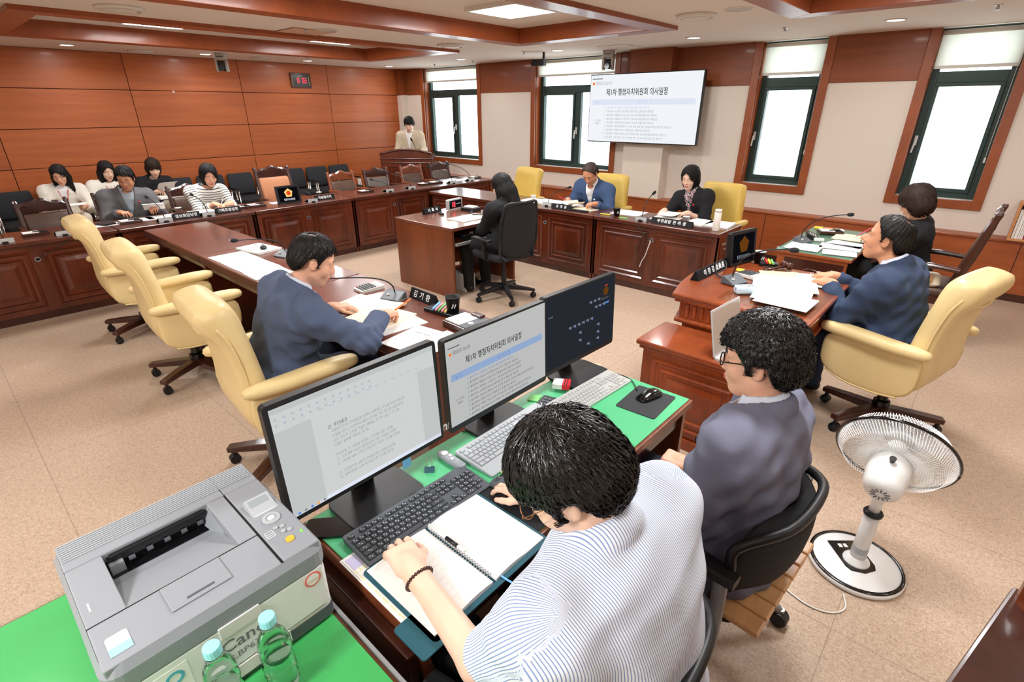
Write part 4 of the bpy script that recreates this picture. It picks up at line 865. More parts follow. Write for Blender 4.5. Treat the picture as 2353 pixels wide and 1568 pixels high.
for i, s_ in enumerate(DOC):
    if s_: obj('document_line', up(print_line(s_, .0088 if i else .011), -.115, .05 - i * .0148), 'ink_grey' if i else 'ink_black', sc)
obj('task_bar', up(MB().box(-.25, .25, -h2, -h2 + .012, 0, .0002), 0, 0), 'bar_pale', sc)
for k, m_ in enumerate(('icon_blue', 'ink_grey', 'icon_blue', 'emb_orange', 'ink_grey')): obj('task_icon', up(MB().lathe([(.004, 0), (.004, .0002)], 8), -.235 + k * .018, -h2 + .006, .0002), m_, sc)
obj('lettering', text('● LG', .022, 0.01).xf(T(-.0, -.0125, -.161) @ RX(PI / 2)), 'letter_white', hd, loc=(0, 0, .262))
note(hd, (.085, -.0145, .262 - .158), .052, .026, 'yellow_note', '작업용')
note(hd, (-.215, -.0145, .262 - .168), .05, .018, 'paper'); note(hd, (-.185, -.0152, .262 - .168), .022, .018, 'pink_note')
tg = obj('label_tag', MB().box(.095, .125, -.02, -.0185, -.205, -.165), 'blue_pastel', hd, loc=(0, 0, .262))
# middle monitor with the agenda
t, hd, sc = monitor((-1.135, 1.187, DZ), PI / 2, 'black monitor with the agenda table, in the middle of three', .51, .335, .252, -.04, 'screen_mid', .008, .022)
agenda(sc, .246, .152, -.0135, 'ink_black', 'ink_black', 'ink_blue', 'bar_blue', 'ink_line', 'ink_blue', .0295)
note(hd, (.045, -.0145, .252 - .160), .05, .024, 'yellow_note', 'PPT용'); note(hd, (.10, -.0145, .252 - .155), .04, .008, 'yellow_note')
obj('logo', text('nr', .05, .03).xf(T(-.262, -.012, -.13) @ RX(PI / 2)), 'letter_white', hd, loc=(0, 0, .252))
# far monitor with the dark control screen
t, hd, sc = monitor((-1.145, 1.695, DZ), PI / 2 - .03, 'black monitor with a dark control screen, farthest of three', .488, .335, .250, -.04, 'screen_dark', .007, .02)
obj('emblem', up(MB().prism(star5(.022), 0, .0002), .17, .10), 'emb_dim', sc); obj('lettering', up(print_line('행정자치위원회', .008), .14, .068), 'icon_grey', sc)
ic = [(-.08 + .03 * k, .0) for k in range(6)] + [(.10 + .028 * k, .045) for k in range(3)] + [(-.01, -.04), (-.01, -.075), (.12, -.04), (.12, -.075), (.12, -.105), (.05, -.11)] + [(.06 + .03 * k, .075) for k in range(3)]
for k, (x, z) in enumerate(ic):
    o = obj('seat_icon', up(MB().box(-.009, .009, -.004, .004, 0, .0002), x, z), 'icon_grey', sc); obj('dot', up(MB().lathe([(.003, 0), (.003, .0002)], 8), x + .006, z - .006, .0002), 'icon_blue', o)
obj('caption_mark', up(MB().box(0, .03, -.0015, .0015, 0, .0002), -.22, .08), 'icon_grey', sc); obj('button', up(MB().box(-.016, .016, -.004, .004, 0, .0002), .18, .045), 'icon_blue', sc); obj('red_mark', up(MB().box(0, .022, -.002, .002, 0, .0002), .16, .125), 'emb_red', sc)
obj('lettering', text('● LG', .016).xf(T(.09, -.0125, -.158) @ RX(PI / 2)), 'letter_white', hd, loc=(0, 0, .25)); note(hd, (.15, -.0145, .25 - .158), .05, .024, 'yellow_note', '운영용')

ROWS = [[1, .5, 1, 1, 1, 1, -.3, 1, 1, 1, 1, -.3, 1, 1, 1, 1, -.25, 1, 1, 1], [1] * 13 + [2, -.25, 1, 1, 1, -.25, 1, 1, 1, 1], [1.5] + [1] * 12 + [1.5, -.25, 1, 1, 1, -.25, 1, 1, 1, 1], [1.75] + [1] * 11 + [2.25, -3.5, 1, 1, 1], [2.25] + [1] * 10 + [2.75, -1.25, 1, -1.25, 1, 1, 1, 1], [1.25, 1.25, 1.25, 5.75, 1.25, 1.25, 1.25, 1.75, -.25, 1, 1, 1, -.25, 2, 1]]
def keyboard(loc, rz, label, body, key, w=.435, d=.135, hk=.0045, legends=True, pal=0.0):
    t = thing('keyboard', label, 'keyboard', loc, rz)
    mb = MB().loft([[(x, y, z + (.010 + .006 * (y / d + .5) if top else 0)) for x, y in rrect(w - e, d - e, .008, 3, 0, -pal / 2)] for z, top, e in ((0, 0, .004), (0, 1, 0), (.0025, 1, .004))]) if not pal else MB().loft([[(x, y, z + (.008 + .008 * (y / d + .5) if top else 0)) for x, y in rrect(w - e, d + pal - e, .008, 3, 0, -pal / 2)] for z, top, e in ((0, 0, .004), (0, 1, 0), (.0025, 1, .004))])
    obj('body', mb, body, t)
    u = (w - .018) / 22.5; leg = MB(); meshes = {}
    for r, row in enumerate(ROWS):
        x = -w / 2 + .009; y = d / 2 - .012 - u / 2 - r * u * .98 - (.004 if r else 0)
        if r == 0: row = [1, -.9, 1, 1, 1, 1, -.45, 1, 1, 1, 1, -.45, 1, 1, 1, 1, -.25, 1, 1, 1]
        for kq in row:
            if kq > 0:
                kw = kq * u; kd = u * (.72 if r == 0 else .86); kk = (round(kq, 2), r == 0)
                if kk not in meshes:
                    a, b = kw / 2 - .0013, kd / 2
                    me = mesh_of('key', MB().loft([[(p * (a - e), q * (b - e), z) for p, q in ((-1, -1), (1, -1), (1, 1), (-1, 1))] for z, e in ((0, 0), (hk * .7, .0004), (hk, .0014))])); me.materials.append(M(key)); meshes[kk] = me
                z0 = .0125 + .007 * (y / d + .5)
                obj('key', meshes[kk], None, t, loc=(x + kw / 2, y, z0))
                if legends and kq < 3:
                    q = u * .11; leg.box(x + kw / 2 - q * 2.2, x + kw / 2 - q * .8, y + q * .3, y + q * 1.7, z0 + hk, z0 + hk + .0001); leg.box(x + kw / 2 + q * .4, x + kw / 2 + q * 1.8, y - q * 1.8, y - q * .4, z0 + hk, z0 + hk + .0001)
            x += abs(kq) * u
    if legends: obj('key_legend', leg, 'print_light', t)['kind'] = 'stuff'
    return t
keyboard((-.978, .690, DZ), PI / 2 - .03, 'dark grey keyboard under the striped man hand', 'grey_dark', plain('key_dark', lin(66, 69, 74), .45) or 'key_dark', .435, .135)
keyboard((-1.035, 1.152, DZ), PI / 2 + .0, 'light grey keyboard in front of the middle monitor', 'grey_light', 'grey_light', .43, .15, .004, False, .03)
keyboard((-.998, 1.585, DZ), PI / 2 - .05, 'light grey keyboard in front of the farthest monitor', 'silver_plastic', 'silver_plastic', .42, .125, .004, False)
def mouse(loc, rz, label, mat='black_plastic', s=1.0):
    t = thing('computer_mouse', label, 'mouse', loc, rz)
    obj('shell', MB().loft([[(x * .5 * w, y, z * h) for x, z in ((-1, 0), (-.92, .5), (-.55, .9), (0, 1), (.55, .9), (.92, .5), (1, 0))] for y, w, h in ((-.055 * s, .03, .012), (-.048 * s, .05 * s, .022), (-.02 * s, .06 * s, .034 * s), (.015 * s, .058 * s, .03 * s), (.045 * s, .054 * s, .018), (.055 * s, .04 * s, .01))]), mat, t, smooth=True, sub=1)
    obj('wheel', MB().tube([(-.004, .03 * s, .026), (.004, .03 * s, .026)], .007, 10), 'grey_dark', t)
    return t
def slab(name, label, cat, loc, rz, w, d, h, mat, r=.01, group=None):
    return tag(obj(name, MB().prism(rrect(w, d, r, 3), 0, h), mat, None, loc=loc, rot=(0, 0, rz), bevel=min(.0015, h * .3)), label, cat, group)
slab('mouse_pad', 'black square mouse pad near the desk corner', 'mouse pad', (-.80, 1.69, DZ), .06, .165, .21, .003, plain('pad', lin(46, 47, 50), .8) or 'pad')
m_ = mouse((-.805, 1.725, DZ + .003), PI / 2 + 1.3, 'black mouse on the pad near the desk corner', 'black_gloss', 1.1)
slab('mouse_pad', 'long black mouse pad under the open notebook', 'mouse pad', (-.80, .885, DZ), .03, .24, .22, .003, 'black_fabric')
mouse((-.865, .935, DZ + .003), PI / 2 + .3, 'dark mouse under the hand of the man in stripes', 'grey_dark', 1.0)
slab('phone', 'black phone lying in front of the nearest monitor', 'phone', (-1.112, .487, DZ), -.72, .075, .155, .009, 'black_gloss', .012)
t = thing('presenter_remote', 'grey presenter remote between the keyboards', 'remote control', (-1.085, .905, DZ), 0); obj('body', MB().loft([[(x, y, z) for y, z in rrect(w, .022, .009, 3, 0, .011)] for x, w in ((-.062, .02), (-.055, .032), (0, .036), (.05, .032), (.058, .02))]), 'grey_plastic', t, smooth=True); obj('button', MB().lathe([(.011, 0), (.011, .003)], 14), 'off_white', t, loc=(-.035, 0, .022)); obj('button', MB().lathe([(.006, 0), (.006, .003)], 12), 'off_white', t, loc=(-.012, .004, .022)); obj('button', MB().lathe([(.006, 0), (.006, .003)], 12), 'off_white', t, loc=(.006, -.004, .022))
for x, y, rz, lb in ((-1.075, 1.395, .25, 'small black number pad beside the middle monitor'), (-.835, 1.385, -.1, 'small black keypad behind the head of the man in stripes')):
    t = thing('keypad', lb, 'keypad', (x, y, DZ), rz); obj('body', MB().prism(rrect(.075, .12, .006, 2), 0, .012), 'black_plastic', t)
    km = mesh_of('key', MB().box(-.006, .006, -.005, .005, 0, .002)); km.materials.append(M('grey_dark'))
    for k in range(15): obj('key', km, None, t, loc=(-.024 + (k % 3) * .018 + .004, -.045 + (k // 3) * .02, .012))
t = thing('correction_tape_box', 'small red and white box on the far monitor foot', 'box', (-1.115, 1.545, DZ + .013), .5); obj('box', MB().box(-.035, .035, -.028, .028, 0, .022), 'white_plastic', t, bevel=.001); obj('red_wrap', MB().box(.005, .0356, -.0286, .0286, -.0002, .0226), 'red_plastic', t); obj('stripe', MB().box(.012, .016, -.029, .029, .0226, .023), 'print_black', t); obj('stripe', MB().box(.022, .026, -.029, .029, .0226, .023), 'print_black', t)
for x, y, rz, w, d, m_, lb in ((-1.13, 1.79, .2, .06, .09, 'cream_note', 'cream sticky pad behind the farthest keyboard'), (-1.15, 1.41, .4, .045, .05, 'green_pastel', 'green index flags beside the middle monitor'), (-.94, 1.0, .1, .05, .05, 'cream_note', 'cream sticky note by the hand on the mouse')):
    slab('sticky_pad', lb, 'sticky note', (x, y, DZ), rz, w, d, .005, m_, .001)
def binder_clip(loc, rz, label, mat):
    t = thing('binder_clip', label, 'clip', loc, rz); obj('spring', MB().loft([[(x, y, z) for y, z in ((-.012, 0), (0, .018), (.012, 0), (.011, 0), (0, .016), (-.011, 0))] for x in (-.016, .016)]), mat, t)
    for s in (-1, 1): obj('wire', MB().tube(spl([(-.008, s * .002, .018), (-.007, s * .018, .032), (0, s * .024, .036), (.007, s * .018, .032), (.008, s * .002, .018)]), .0012, 5), 'chrome', t)
binder_clip((-1.06, 1.33, DZ), .5, 'green binder clip left of the farthest keyboard', 'green_pastel'); binder_clip((-1.11, .83, DZ), .8, 'blue binder clip beside the nearest monitor', 'icon_blue_p' if False else 'teal_cover')
tag(obj('mouse_cable', MB().tube(spl([(-.865, 1.735, DZ + .008), (-.93, 1.80, DZ + .004), (-1.0, 1.815, DZ + .003), (-1.10, 1.78, DZ + .003), (-1.17, 1.68, DZ + .003)]), .0022, 6), 'black_plastic', smooth=True), 'thin black mouse cable at the far desk end', 'cable')
tag(obj('keyboard_cable', MB().tube(spl([(-1.11, 1.15, DZ + .008), (-1.15, 1.20, DZ + .004), (-1.17, 1.14, DZ + .003), (-1.19, 1.05, DZ + .003)]), .0022, 6), 'black_plastic', smooth=True), 'thin black cable behind the middle keyboard', 'cable')

def paper_lines(parent, w, d, n, z, seed=0, mat='print_light', margin=.15):
    r = random.Random(seed); mb = MB()
    for k in range(n):
        y = d / 2 - d * margin - (d * (1 - 2 * margin)) * k / max(1, n - 1); x = -w / 2 + w * margin
        while x < w / 2 - w * margin * r.uniform(1, 2.2):
            l = r.uniform(.006, .02); mb.box(x, x + l, y - .0009, y + .0009, z, z + .0002); x += l + .004
    obj('print', mb, mat, parent)['kind'] = 'stuff'
def sheet(loc, rz, w, d, label, mat='paper', h=.0025, lines=0, seed=0, group=None, curl=0.0, title=None, name='paper_sheet'):
    t = thing(name, label, 'paper', loc, rz, group)
    n = 6; mb = MB()
    for s in range(2): pass
    secs = []
    for k in range(n + 1):
        x = -w / 2 + w * k / n; c = curl * (abs(x) / (w / 2)) ** 3
        secs.append([(x, -d / 2, c), (x, d / 2, c), (x, d / 2, c + h), (x, -d / 2, c + h)])
    obj('page', MB().loft(secs), mat, t)
    if lines: paper_lines(t, w, d, lines, h + .0003, seed)
    if title: obj('title', MB().box(-w * .28, -w * .05, d * .215, d * .235, h, h + .0003).box(-w * .02, w * .2, d * .215, d * .235, h, h + .0003), 'print_grey', t); obj('rule', MB().box(-w * .32, w * .25, d * .19, d * .193, h, h + .0003), 'print_grey', t)
    return t
# open planner in front of the man in stripes
t = thing('open_planner', 'open spiral planner with white pages on the staff desk', 'notebook', (-.775, .652, DZ + .003), 0)
obj('cover', MB().prism(rrect(.285, .405, .012, 3), 0, .004), 'teal_cover', t)
for s in (-1, 1):
    secs = []
    for k in range(9):
        y = s * (.006 + .186 * k / 8); zt = .012 + .006 * math.sin(PI * min(1, k / 5)) - .004 * k / 8
        secs.append([(-.135, y, .004), (.128, y, .004), (.128, y, zt), (-.135, y, zt)])
    pg = obj('page_block', MB().loft(secs if s > 0 else secs[::-1]), 'paper', t)
    ln = MB()
    for k in range(11): ln.box(-.11 + .02 * k, -.1095 + .02 * k, min(s * .03, s * .165), max(s * .03, s * .165), .0165, .0166)
    obj('rule', ln, 'print_light', pg)['kind'] = 'stuff'
for k in range(24): obj('ring', MB().tube([(0, .008 * math.cos(a), .011 + .008 * math.sin(a)) for a in [j * PI / 4 for j in range(9)]], .0013, 5), 'steel', t, loc=(-.11 + k * .0095, 0, 0))
obj('ribbon', MB().tube(spl([(.12, .02, .012), (.15, .03, .0), (.17, .05, -.02), (.165, .07, -.045)]), .003, 5, flat=.4), 'blue_pastel', t); obj('flap', MB().prism(rrect(.11, .06, .008, 2, .10, -.215), .0, .004), 'teal_cover', t)
t = thing('ballpoint_pen', 'white and black ballpoint pen lying in the planner spine', 'pen', (-.83, .656, DZ + .028), .02); obj('barrel', MB().tube([(-.07, 0, 0), (.0, 0, 0), (.07, 0, 0)], .0048, 10), 'white_plastic', t, smooth=True); obj('grip', MB().tube([(.0, 0, 0), (.045, 0, 0)], .0056, 10), 'black_plastic', t, smooth=True); obj('tip', MB().tube([(.045, 0, 0), (.07, 0, 0)], [.004, .001], 8), 'steel', t)
sheet((-.845, .458, DZ), 0, .30, .05, 'printed calendar sheet at the desk edge under the planner', lines=0)
t = thing('calendar_sheet', 'white sheet with yellow calendar print beside the planner', 'paper', (-.84, .462, DZ + .003), 0); obj('page', MB().box(-.15, .15, -.025, .03, 0, .001), 'paper', t)
cm = MB()
for i in range(4):
    for j in range(9): cm.box(-.14 + j * .032, -.117 + j * .032, -.02 + i * .012, -.018 + i * .012, .001, .0013)
obj('print', cm, 'yellow_pastel', t)['kind'] = 'stuff'; obj('heading', MB().box(-.145, -.1, -.02, .025, .001, .0014), plain('lilac', lin(206, 200, 232), .8) or 'lilac', t)

# ------------------------------------------------------------------ laser printer, front faces +x
t = thing('laser_printer', 'grey and white laser printer on the green printer desk', 'printer', (-1.10, .155, .704), 0)
w, d = .42, .41
obj('base', MB().loft([[(x, y, z) for x, y in rrect(w_, d_, .02, 3)] for z, w_, d_ in ((0, w - .012, d - .012), (.004, w, d), (.035, w, d))]), 'grey_dark', t)
obj('body', MB().loft([[(x, y, z) for x, y in rrect(w - .004, d - .004, .02, 3)] for z in (.035, .149)]), 'white_plastic', t)
# top shell: raised rim around a sunken output tray
zt = .232
rim = MB().loft([[(x, y, z) for x, y in rrect(w_, d_, .03, 4)] for z, w_, d_ in ((.148, w - .003, d - .003), (.170, w + .006, d + .006), (.205, w + .006, d + .006), (.224, w - .012, d - .012))], cap=False)
obj('top_shell', rim, 'grey_plastic', t, smooth=False)
def strip(x0, x1, y0, y1, z0, z1, mat='grey_plastic', nm_='top_plate'): return obj(nm_, MB().box(x0, x1, y0, y1, z0, z1), mat, t, bevel=.003)
tx0, tx1, ty0, ty1 = -.105, .085, -.135, .075
strip(-.204, tx0, -.199, .199, .20, .226); strip(tx1, .204, -.199, .115, .20, .225); strip(tx0, tx1, -.199, ty0, .20, .2255); strip(tx0, tx1, ty1, .115, .20, .2255); strip(tx0, .204, .118, .199, .20, .227, 'grey_plastic', 'control_panel')
obj('tray_floor', MB().loft([[(tx0 + .02, y, .172), (tx0 + .05, y, .178), (tx1, y, .224), (tx1, y, .15), (tx0 + .02, y, .15)] for y in (ty0, ty1)]), 'grey_plastic', t)
obj('tray_wall', MB().loft([[(tx0, ty1 - .03, .15), (tx1, ty1, .15), (tx1, ty1, .225), (tx0, ty1 + .002, .225), (tx0, ty1 - .03, .16)], [(tx0, ty1 + .01, .15), (tx1, ty1 + .01, .15), (tx1, ty1 + .01, .2255), (tx0, ty1 + .01, .2255), (tx0, ty1 + .01, .16)]]), 'grey_plastic', t)
mo = obj('exit_mouth', MB().box(tx0 - .03, tx0 + .03, ty0 + .005, ty1 - .005, .1495, .176).box(tx0 - .03, tx0 + .006, ty0 + .005, ty1 - .005, .176, .212), 'lens_black', t); obj('exit_lip', MB().box(tx0 - .002, tx0 + .012, ty0 + .01, ty1 - .01, .212, .218), 'black_plastic', t)
for k in range(5): obj('roller', MB().tube([(tx0 + .008, ty0 + .04 + k * .035, .19), (tx0 + .008, ty0 + .052 + k * .035, .19)], .006, 8), 'grey_dark', t)
obj('guide', MB().box(tx0 - .005, tx0 + .02, ty0 + .004, ty0 + .03, .165, .2), 'grey_plastic', t)
obj('paper_stop', MB().box(.09, .165, -.08, .03, .2255, .2285), 'grey_plastic', t, bevel=.002); obj('stop_slot', MB().box(.15, .155, -.05, .0, .2285, .2295), 'grey_dark', t); obj('lid_seam', MB().box(.086, .0875, -.199, .112, .2252, .2262), 'black_plastic', t); obj('panel_seam', MB().box(-.204, .204, .1155, .117, .2245, .2265), 'black_plastic', t)
for k in range(9): obj('vent_rib', MB().box(-.198 + k * .0075, -.195 + k * .0075, -.195, .195, .2262, .2285), 'grey_light', t)
ps = obj('lcd_bezel', MB().loft([[(-.03, .13, .227), (.03, .13, .227), (.03, .19, .227), (-.03, .19, .227)], [(-.022, .132, .242), (.012, .132, .232), (.012, .188, .232), (-.022, .188, .242)]]), 'grey_light', t)
obj('lcd', MB().add([(-.016, .138, .2408), (.004, .138, .2349), (.004, .182, .2349), (-.016, .182, .2408)], [(0, 1, 2, 3)]), 'lcd_pale', ps)
pad_ = obj('button_pad', MB().lathe([(.02, 0), (.02, .003), (.012, .004), (.012, .002)], 22), 'grey_light', t, loc=(.062, .158, .227)); obj('ok_button', MB().lathe([(.008, 0), (.008, .004)], 16), 'off_white', pad_)
for x, y in ((.10, .150), (.105, .163), (.122, .158), (.127, .17)): obj('button', MB().lathe([(.0055, 0), (.0055, .003)], 12), 'grey_light', t, loc=(x, y, .227))
obj('start_button', MB().lathe([(.0095, 0), (.0095, .003)], 16), 'amber', t, loc=(.155, .157, .227)); obj('ready_light', MB().lathe([(.0035, 0), (.0035, .002)], 10), 'led_green', t, loc=(.15, .186, .227)); obj('indicator_bar', MB().box(.028, .031, .135, .185, .227, .2276), 'off_white', t)
pi_ = MB(); pi_.rring(-.011, .011, -.009, .009, .0012, 0, .0004); [pi_.box(-.009 + .0065 * k, -.0078 + .0065 * k, 0, .0004, -.009, .009) for k in range(1, 3)]; obj('printer_icon', pi_.xf(T(.11, .133, .2275) @ RX(PI / 2)), 'letter_white', t)
fr = obj('front_door', MB().box(.2085, .2125, -.19, .19, .05, .165), 'white_plastic', t, bevel=.002)
obj('door_grip', MB().box(.2125, .216, -.03, .05, .140, .172), 'off_white', fr, bevel=.002)
obj('lettering', text('Canon', .042, .012).xf(T(.2130, .02, .112) @ RZ(PI / 2) @ RX(PI / 2)), 'print_grey', fr); obj('lettering', text('LBP6330K', .022).xf(T(.2130, .025, .078) @ RZ(PI / 2) @ RX(PI / 2)), 'print_grey', fr)
obj('cassette', MB().box(.2085, .2135, -.19, .095, .012, .047), 'off_white', t, bevel=.002)
for k in range(6): obj('vent_slot', MB().box(.2085, .2105, .105, .192, .042 + k * .0085, .046 + k * .0085), 'off_white', t)
st = obj('round_sticker', MB().lathe([(.019, 0), (.019, .0006)], 22).xf(T(.2128, .165, .142) @ RY(PI / 2)), 'label_red', fr); obj('sticker_core', MB().lathe([(.0145, 0), (.0145, .0004)], 20).xf(T(.2136, .165, .142) @ RY(PI / 2)), 'paper', st); obj('sticker_print', print_line('1588-2500', .006).xf(T(.2142, .150, .139) @ RZ(PI / 2) @ RX(PI / 2)), 'amber', st)
sk = obj('side_sticker', MB().box(.2126, .2131, -.185, -.09, .07, .15), 'paper', fr); obj('eco_mark', MB().lathe([(.016, 0), (.016, .0005), (.010, .0005), (.010, 0)], 18, cap=False).xf(T(.2134, -.115, .125) @ RY(PI / 2)), 'label_blue', sk); obj('certificate_mark', MB().box(.2131, .2135, -.175, -.145, .118, .122).box(.2131, .2135, -.175, -.15, .126, .130), 'print_grey', sk); obj('mark', MB().box(.2131, .2135, -.165, -.135, .08, .105), 'print_light', sk)
cs = obj('corner_sticker', MB().prism(rrect(.05, .035, .006, 3, .16, -.165), .2256, .2262), 'paper', t); obj('sticker_band', MB().box(.165, .185, -.1825, -.1475, .2263, .2266), 'cap_blue', cs)
obj('status_mark', MB().box(.02, .045, -.185, -.182, .2255, .2262), 'letter_white', t)
# water bottles
def bottle(loc, label):
    t = thing('water_bottle', label, 'bottle', loc, 0, 'small clear water bottles')
    prof = [(.022, 0), (.029, .004), (.031, .012), (.0295, .02), (.031, .03), (.0295, .045), (.0315, .052), (.0295, .06), (.0315, .075), (.0285, .09), (.0285, .10), (.0315, .112), (.031, .13), (.026, .152), (.018, .168), (.0135, .178), (.0135, .190)]
    obj('bottle_body', MB().lathe(prof + [(.0125, .190), (.0125, .178), (.017, .167)] + [(r - .0008, z) for r, z in prof[::-1][3:-1]] + [(.02, .002)], 22, cap=False), 'clear_pet', t, smooth=True)
    obj('water', MB().lathe([(r - .0014, z + .0018) for r, z in prof[1:14]], 22), 'clear_pet', t, smooth=True)
    obj('neck_ring', MB().lathe([(.0165, .181), (.0165, .184)], 18), 'clear_pet', t); cp = [[(r * math.cos(2 * PI * j / 36) * (1 + .025 * (j % 2)), r * math.sin(2 * PI * j / 36) * (1 + .025 * (j % 2)), z) for j in range(36)] for r, z in ((.0152, .186), (.0152, .202), (.0145, .205), (.012, .206))]
    obj('cap', MB().loft(cp), 'cap_blue', t)
bottle((-.815, .195, .704), 'clear water bottle with pale blue cap, farther from the camera'); bottle((-.830, .100, .704), 'clear water bottle with pale blue cap, nearer the camera')

# ------------------------------------------------------------------ standing fan
t = thing('standing_fan', 'white standing fan with black-edged cage and round base', 'fan', (0, 2.2, 0), 0)
N_ = 48
obj('base_plate', MB().lathe([(.172, 0), (.179, .006), (.181, .018), (.175, .026), (.0, .03)], N_), 'white_plastic', t, smooth=True)
obj('base_rim', MB().lathe([(.177, .0265), (.176, .029), (.163, .0305), (.163, .0285)], N_, cap=False), 'black_gloss', t, smooth=True)
pn = obj('control_panel', MB().prism([(-.062, -.03), (-.05, -.055), (0, -.07), (.05, -.055), (.062, -.03), (.062, .11), (-.062, .11)], .028, .0315).xf(RZ(.72)), 'black_gloss', t); obj('button', MB().box(-.03, -.015, .07, .09, .0315, .034).xf(RZ(.72)), 'off_white', pn); obj('button', MB().box(-.008, .007, .07, .09, .0315, .034).xf(RZ(.72)), 'off_white', pn)
obj('collar', MB().lathe([(.052, .03), (.05, .038), (.034, .05), (.03, .06)], 24), 'white_plastic', t, smooth=True)
obj('pole', MB().lathe([(.030, .05), (.0285, .29)], 24, cap=True), 'white_plastic', t, smooth=True); obj('label', MB().lathe([(.0302, .085), (.0298, .115)], 24, cap=False), 'grey_light', t, smooth=True)
obj('height_knob', MB().lathe([(.034, .285), (.036, .295), (.03, .305)], 20), 'black_plastic', t, smooth=True); obj('inner_pole', MB().lathe([(.02, .29), (.02, .40)], 18), 'white_plastic', t, smooth=True)
ti = math.radians(24); MF = T(0, .03, .50) @ RX(ti)     # fan axis +y, tipped up
obj('tilt_joint', MB().box(-.022, .022, -.04, .03, .36, .46), 'white_plastic', t, bevel=.012)
mt = obj('motor_housing', MB().loft([[(r * math.cos(a), y, r * math.sin(a)) for a in [2 * PI * k / 20 for k in range(20)]] for y, r in ((-.135, .03), (-.125, .055), (-.10, .068), (-.03, .074), (.02, .07), (.045, .05))]).xf(MF), 'white_plastic', t, smooth=True)
obj('knob', MB().tube([(0, -.02, .072), (0, -.02, .095)], [.008, .012], 12).xf(MF), 'black_plastic', mt)
for k in range(12):
    a = 2 * PI * k / 12; obj('vent_slot', MB().box(-.0022, .0022, -.002, 0, .016, .034).xf(MF @ T(0, -.1345, -.0) @ RY(a)), 'grey_dark', mt)
plain('wire_white', lin(250, 250, 250), .5); cg = MB(); R0 = .205
for k in range(110):
    a = 2 * PI * k / 110; c, s = math.cos(a), math.sin(a); tw = .30
    for sgn, P in ((1, [(.055, .045), (.12, .02), (.17, .025), (R0, .075)]), (-1, [(.05, .145), (.12, .155), (.17, .14), (R0, .078)])):
        pts = []
        for i, (r, y) in enumerate(P):
            aa = a + sgn * tw * (i / 3.0); pts.append((r * math.cos(aa), y, r * math.sin(aa)))
        cg.tube(pts, .0014, 4, cap=False)
obj('cage', cg.xf(MF), 'wire_white', t)['kind'] = 'stuff'
for r, y, q in ((.14, .02, .0016), (.14, .156, .0016), (.075, .038, .0016)): obj('cage_ring', MB().tube([(r * math.cos(a), y, r * math.sin(a)) for a in [2 * PI * k / 48 for k in range(49)]], q, 5).xf(MF), 'white_plastic', t)
obj('cage_rim', MB().tube([(R0 * math.cos(a), .0765, R0 * math.sin(a)) for a in [2 * PI * k / 60 for k in range(61)]], .0065, 8).xf(MF), 'black_gloss', t, smooth=True)
obj('front_badge', MB().lathe([(.05, .0), (.05, .008), (.04, .012)], 24).xf(MF @ T(0, .145, 0) @ RX(-PI / 2)), 'white_plastic', t)
_glass('blade_clear', (.96, .97, .98, 1), .7)
for k in range(5):
    a0 = 2 * PI * k / 5; bl = []
    for i in range(7):
        r = .045 + .135 * i / 6; wv = .30 + .22 * math.sin(PI * i / 7)
        bl.append([(r * math.cos(a0 + u * wv), .095 + .025 * u + dz, r * math.sin(a0 + u * wv)) for u, dz in ((-1, 0), (-.3, .004), (.4, .002), (1, 0), (1, .002), (.4, .004), (-.3, .006), (-1, .002))])
    obj('blade', MB().loft(bl).xf(MF), 'blade_clear', t, smooth=True)
obj('blade_hub', MB().lathe([(.04, .0), (.045, .02), (.03, .05), (.0, .055)], 20).xf(MF @ T(0, .075, 0) @ RX(-PI / 2)), 'white_plastic', t, smooth=True)
tag(obj('fan_cord', MB().tube(spl([(.0, 2.0, .006), (.02, 1.93, .004), (-.02, 1.87, .004), (-.10, 1.85, .004), (-.2, 1.88, .004), (-.3, 1.93, .004), (-.5, 1.95, .004)]), .0035, 6), 'off_white', smooth=True), 'white fan cord curling on the floor', 'cord')

# ------------------------------------------------------------------ carved cabinet cut by the lower right picture corner
t = thing('carved_cabinet', 'dark carved wood cabinet cut by the lower picture corner', 'cabinet', (.255, 1.16, 0), math.radians(-14))
obj('body', MB().box(0, .5, -.85, 0, 0, .93), 'dark_wood', t)
obj('top', MB().box(-.02, .52, -.87, .02, .93, .955), 'dark_wood', t, bevel=.006); obj('moulding', MB().box(-.012, .512, -.86, .012, .90, .93), 'arm_wood', t, bevel=.006)
obj('corner_post', MB().lathe([(.022, 0), (.022, .8), (.03, .84), (.03, 1.0), (.022, 1.03), (.0, 1.035)], 12, (.02, -.01, 0)), 'arm_wood', t)
for k in range(6): obj('groove', MB().box(-.006, 0, -.82 + k * .13, -.73 + k * .13, .15, .86), 'arm_wood', t, bevel=.004)

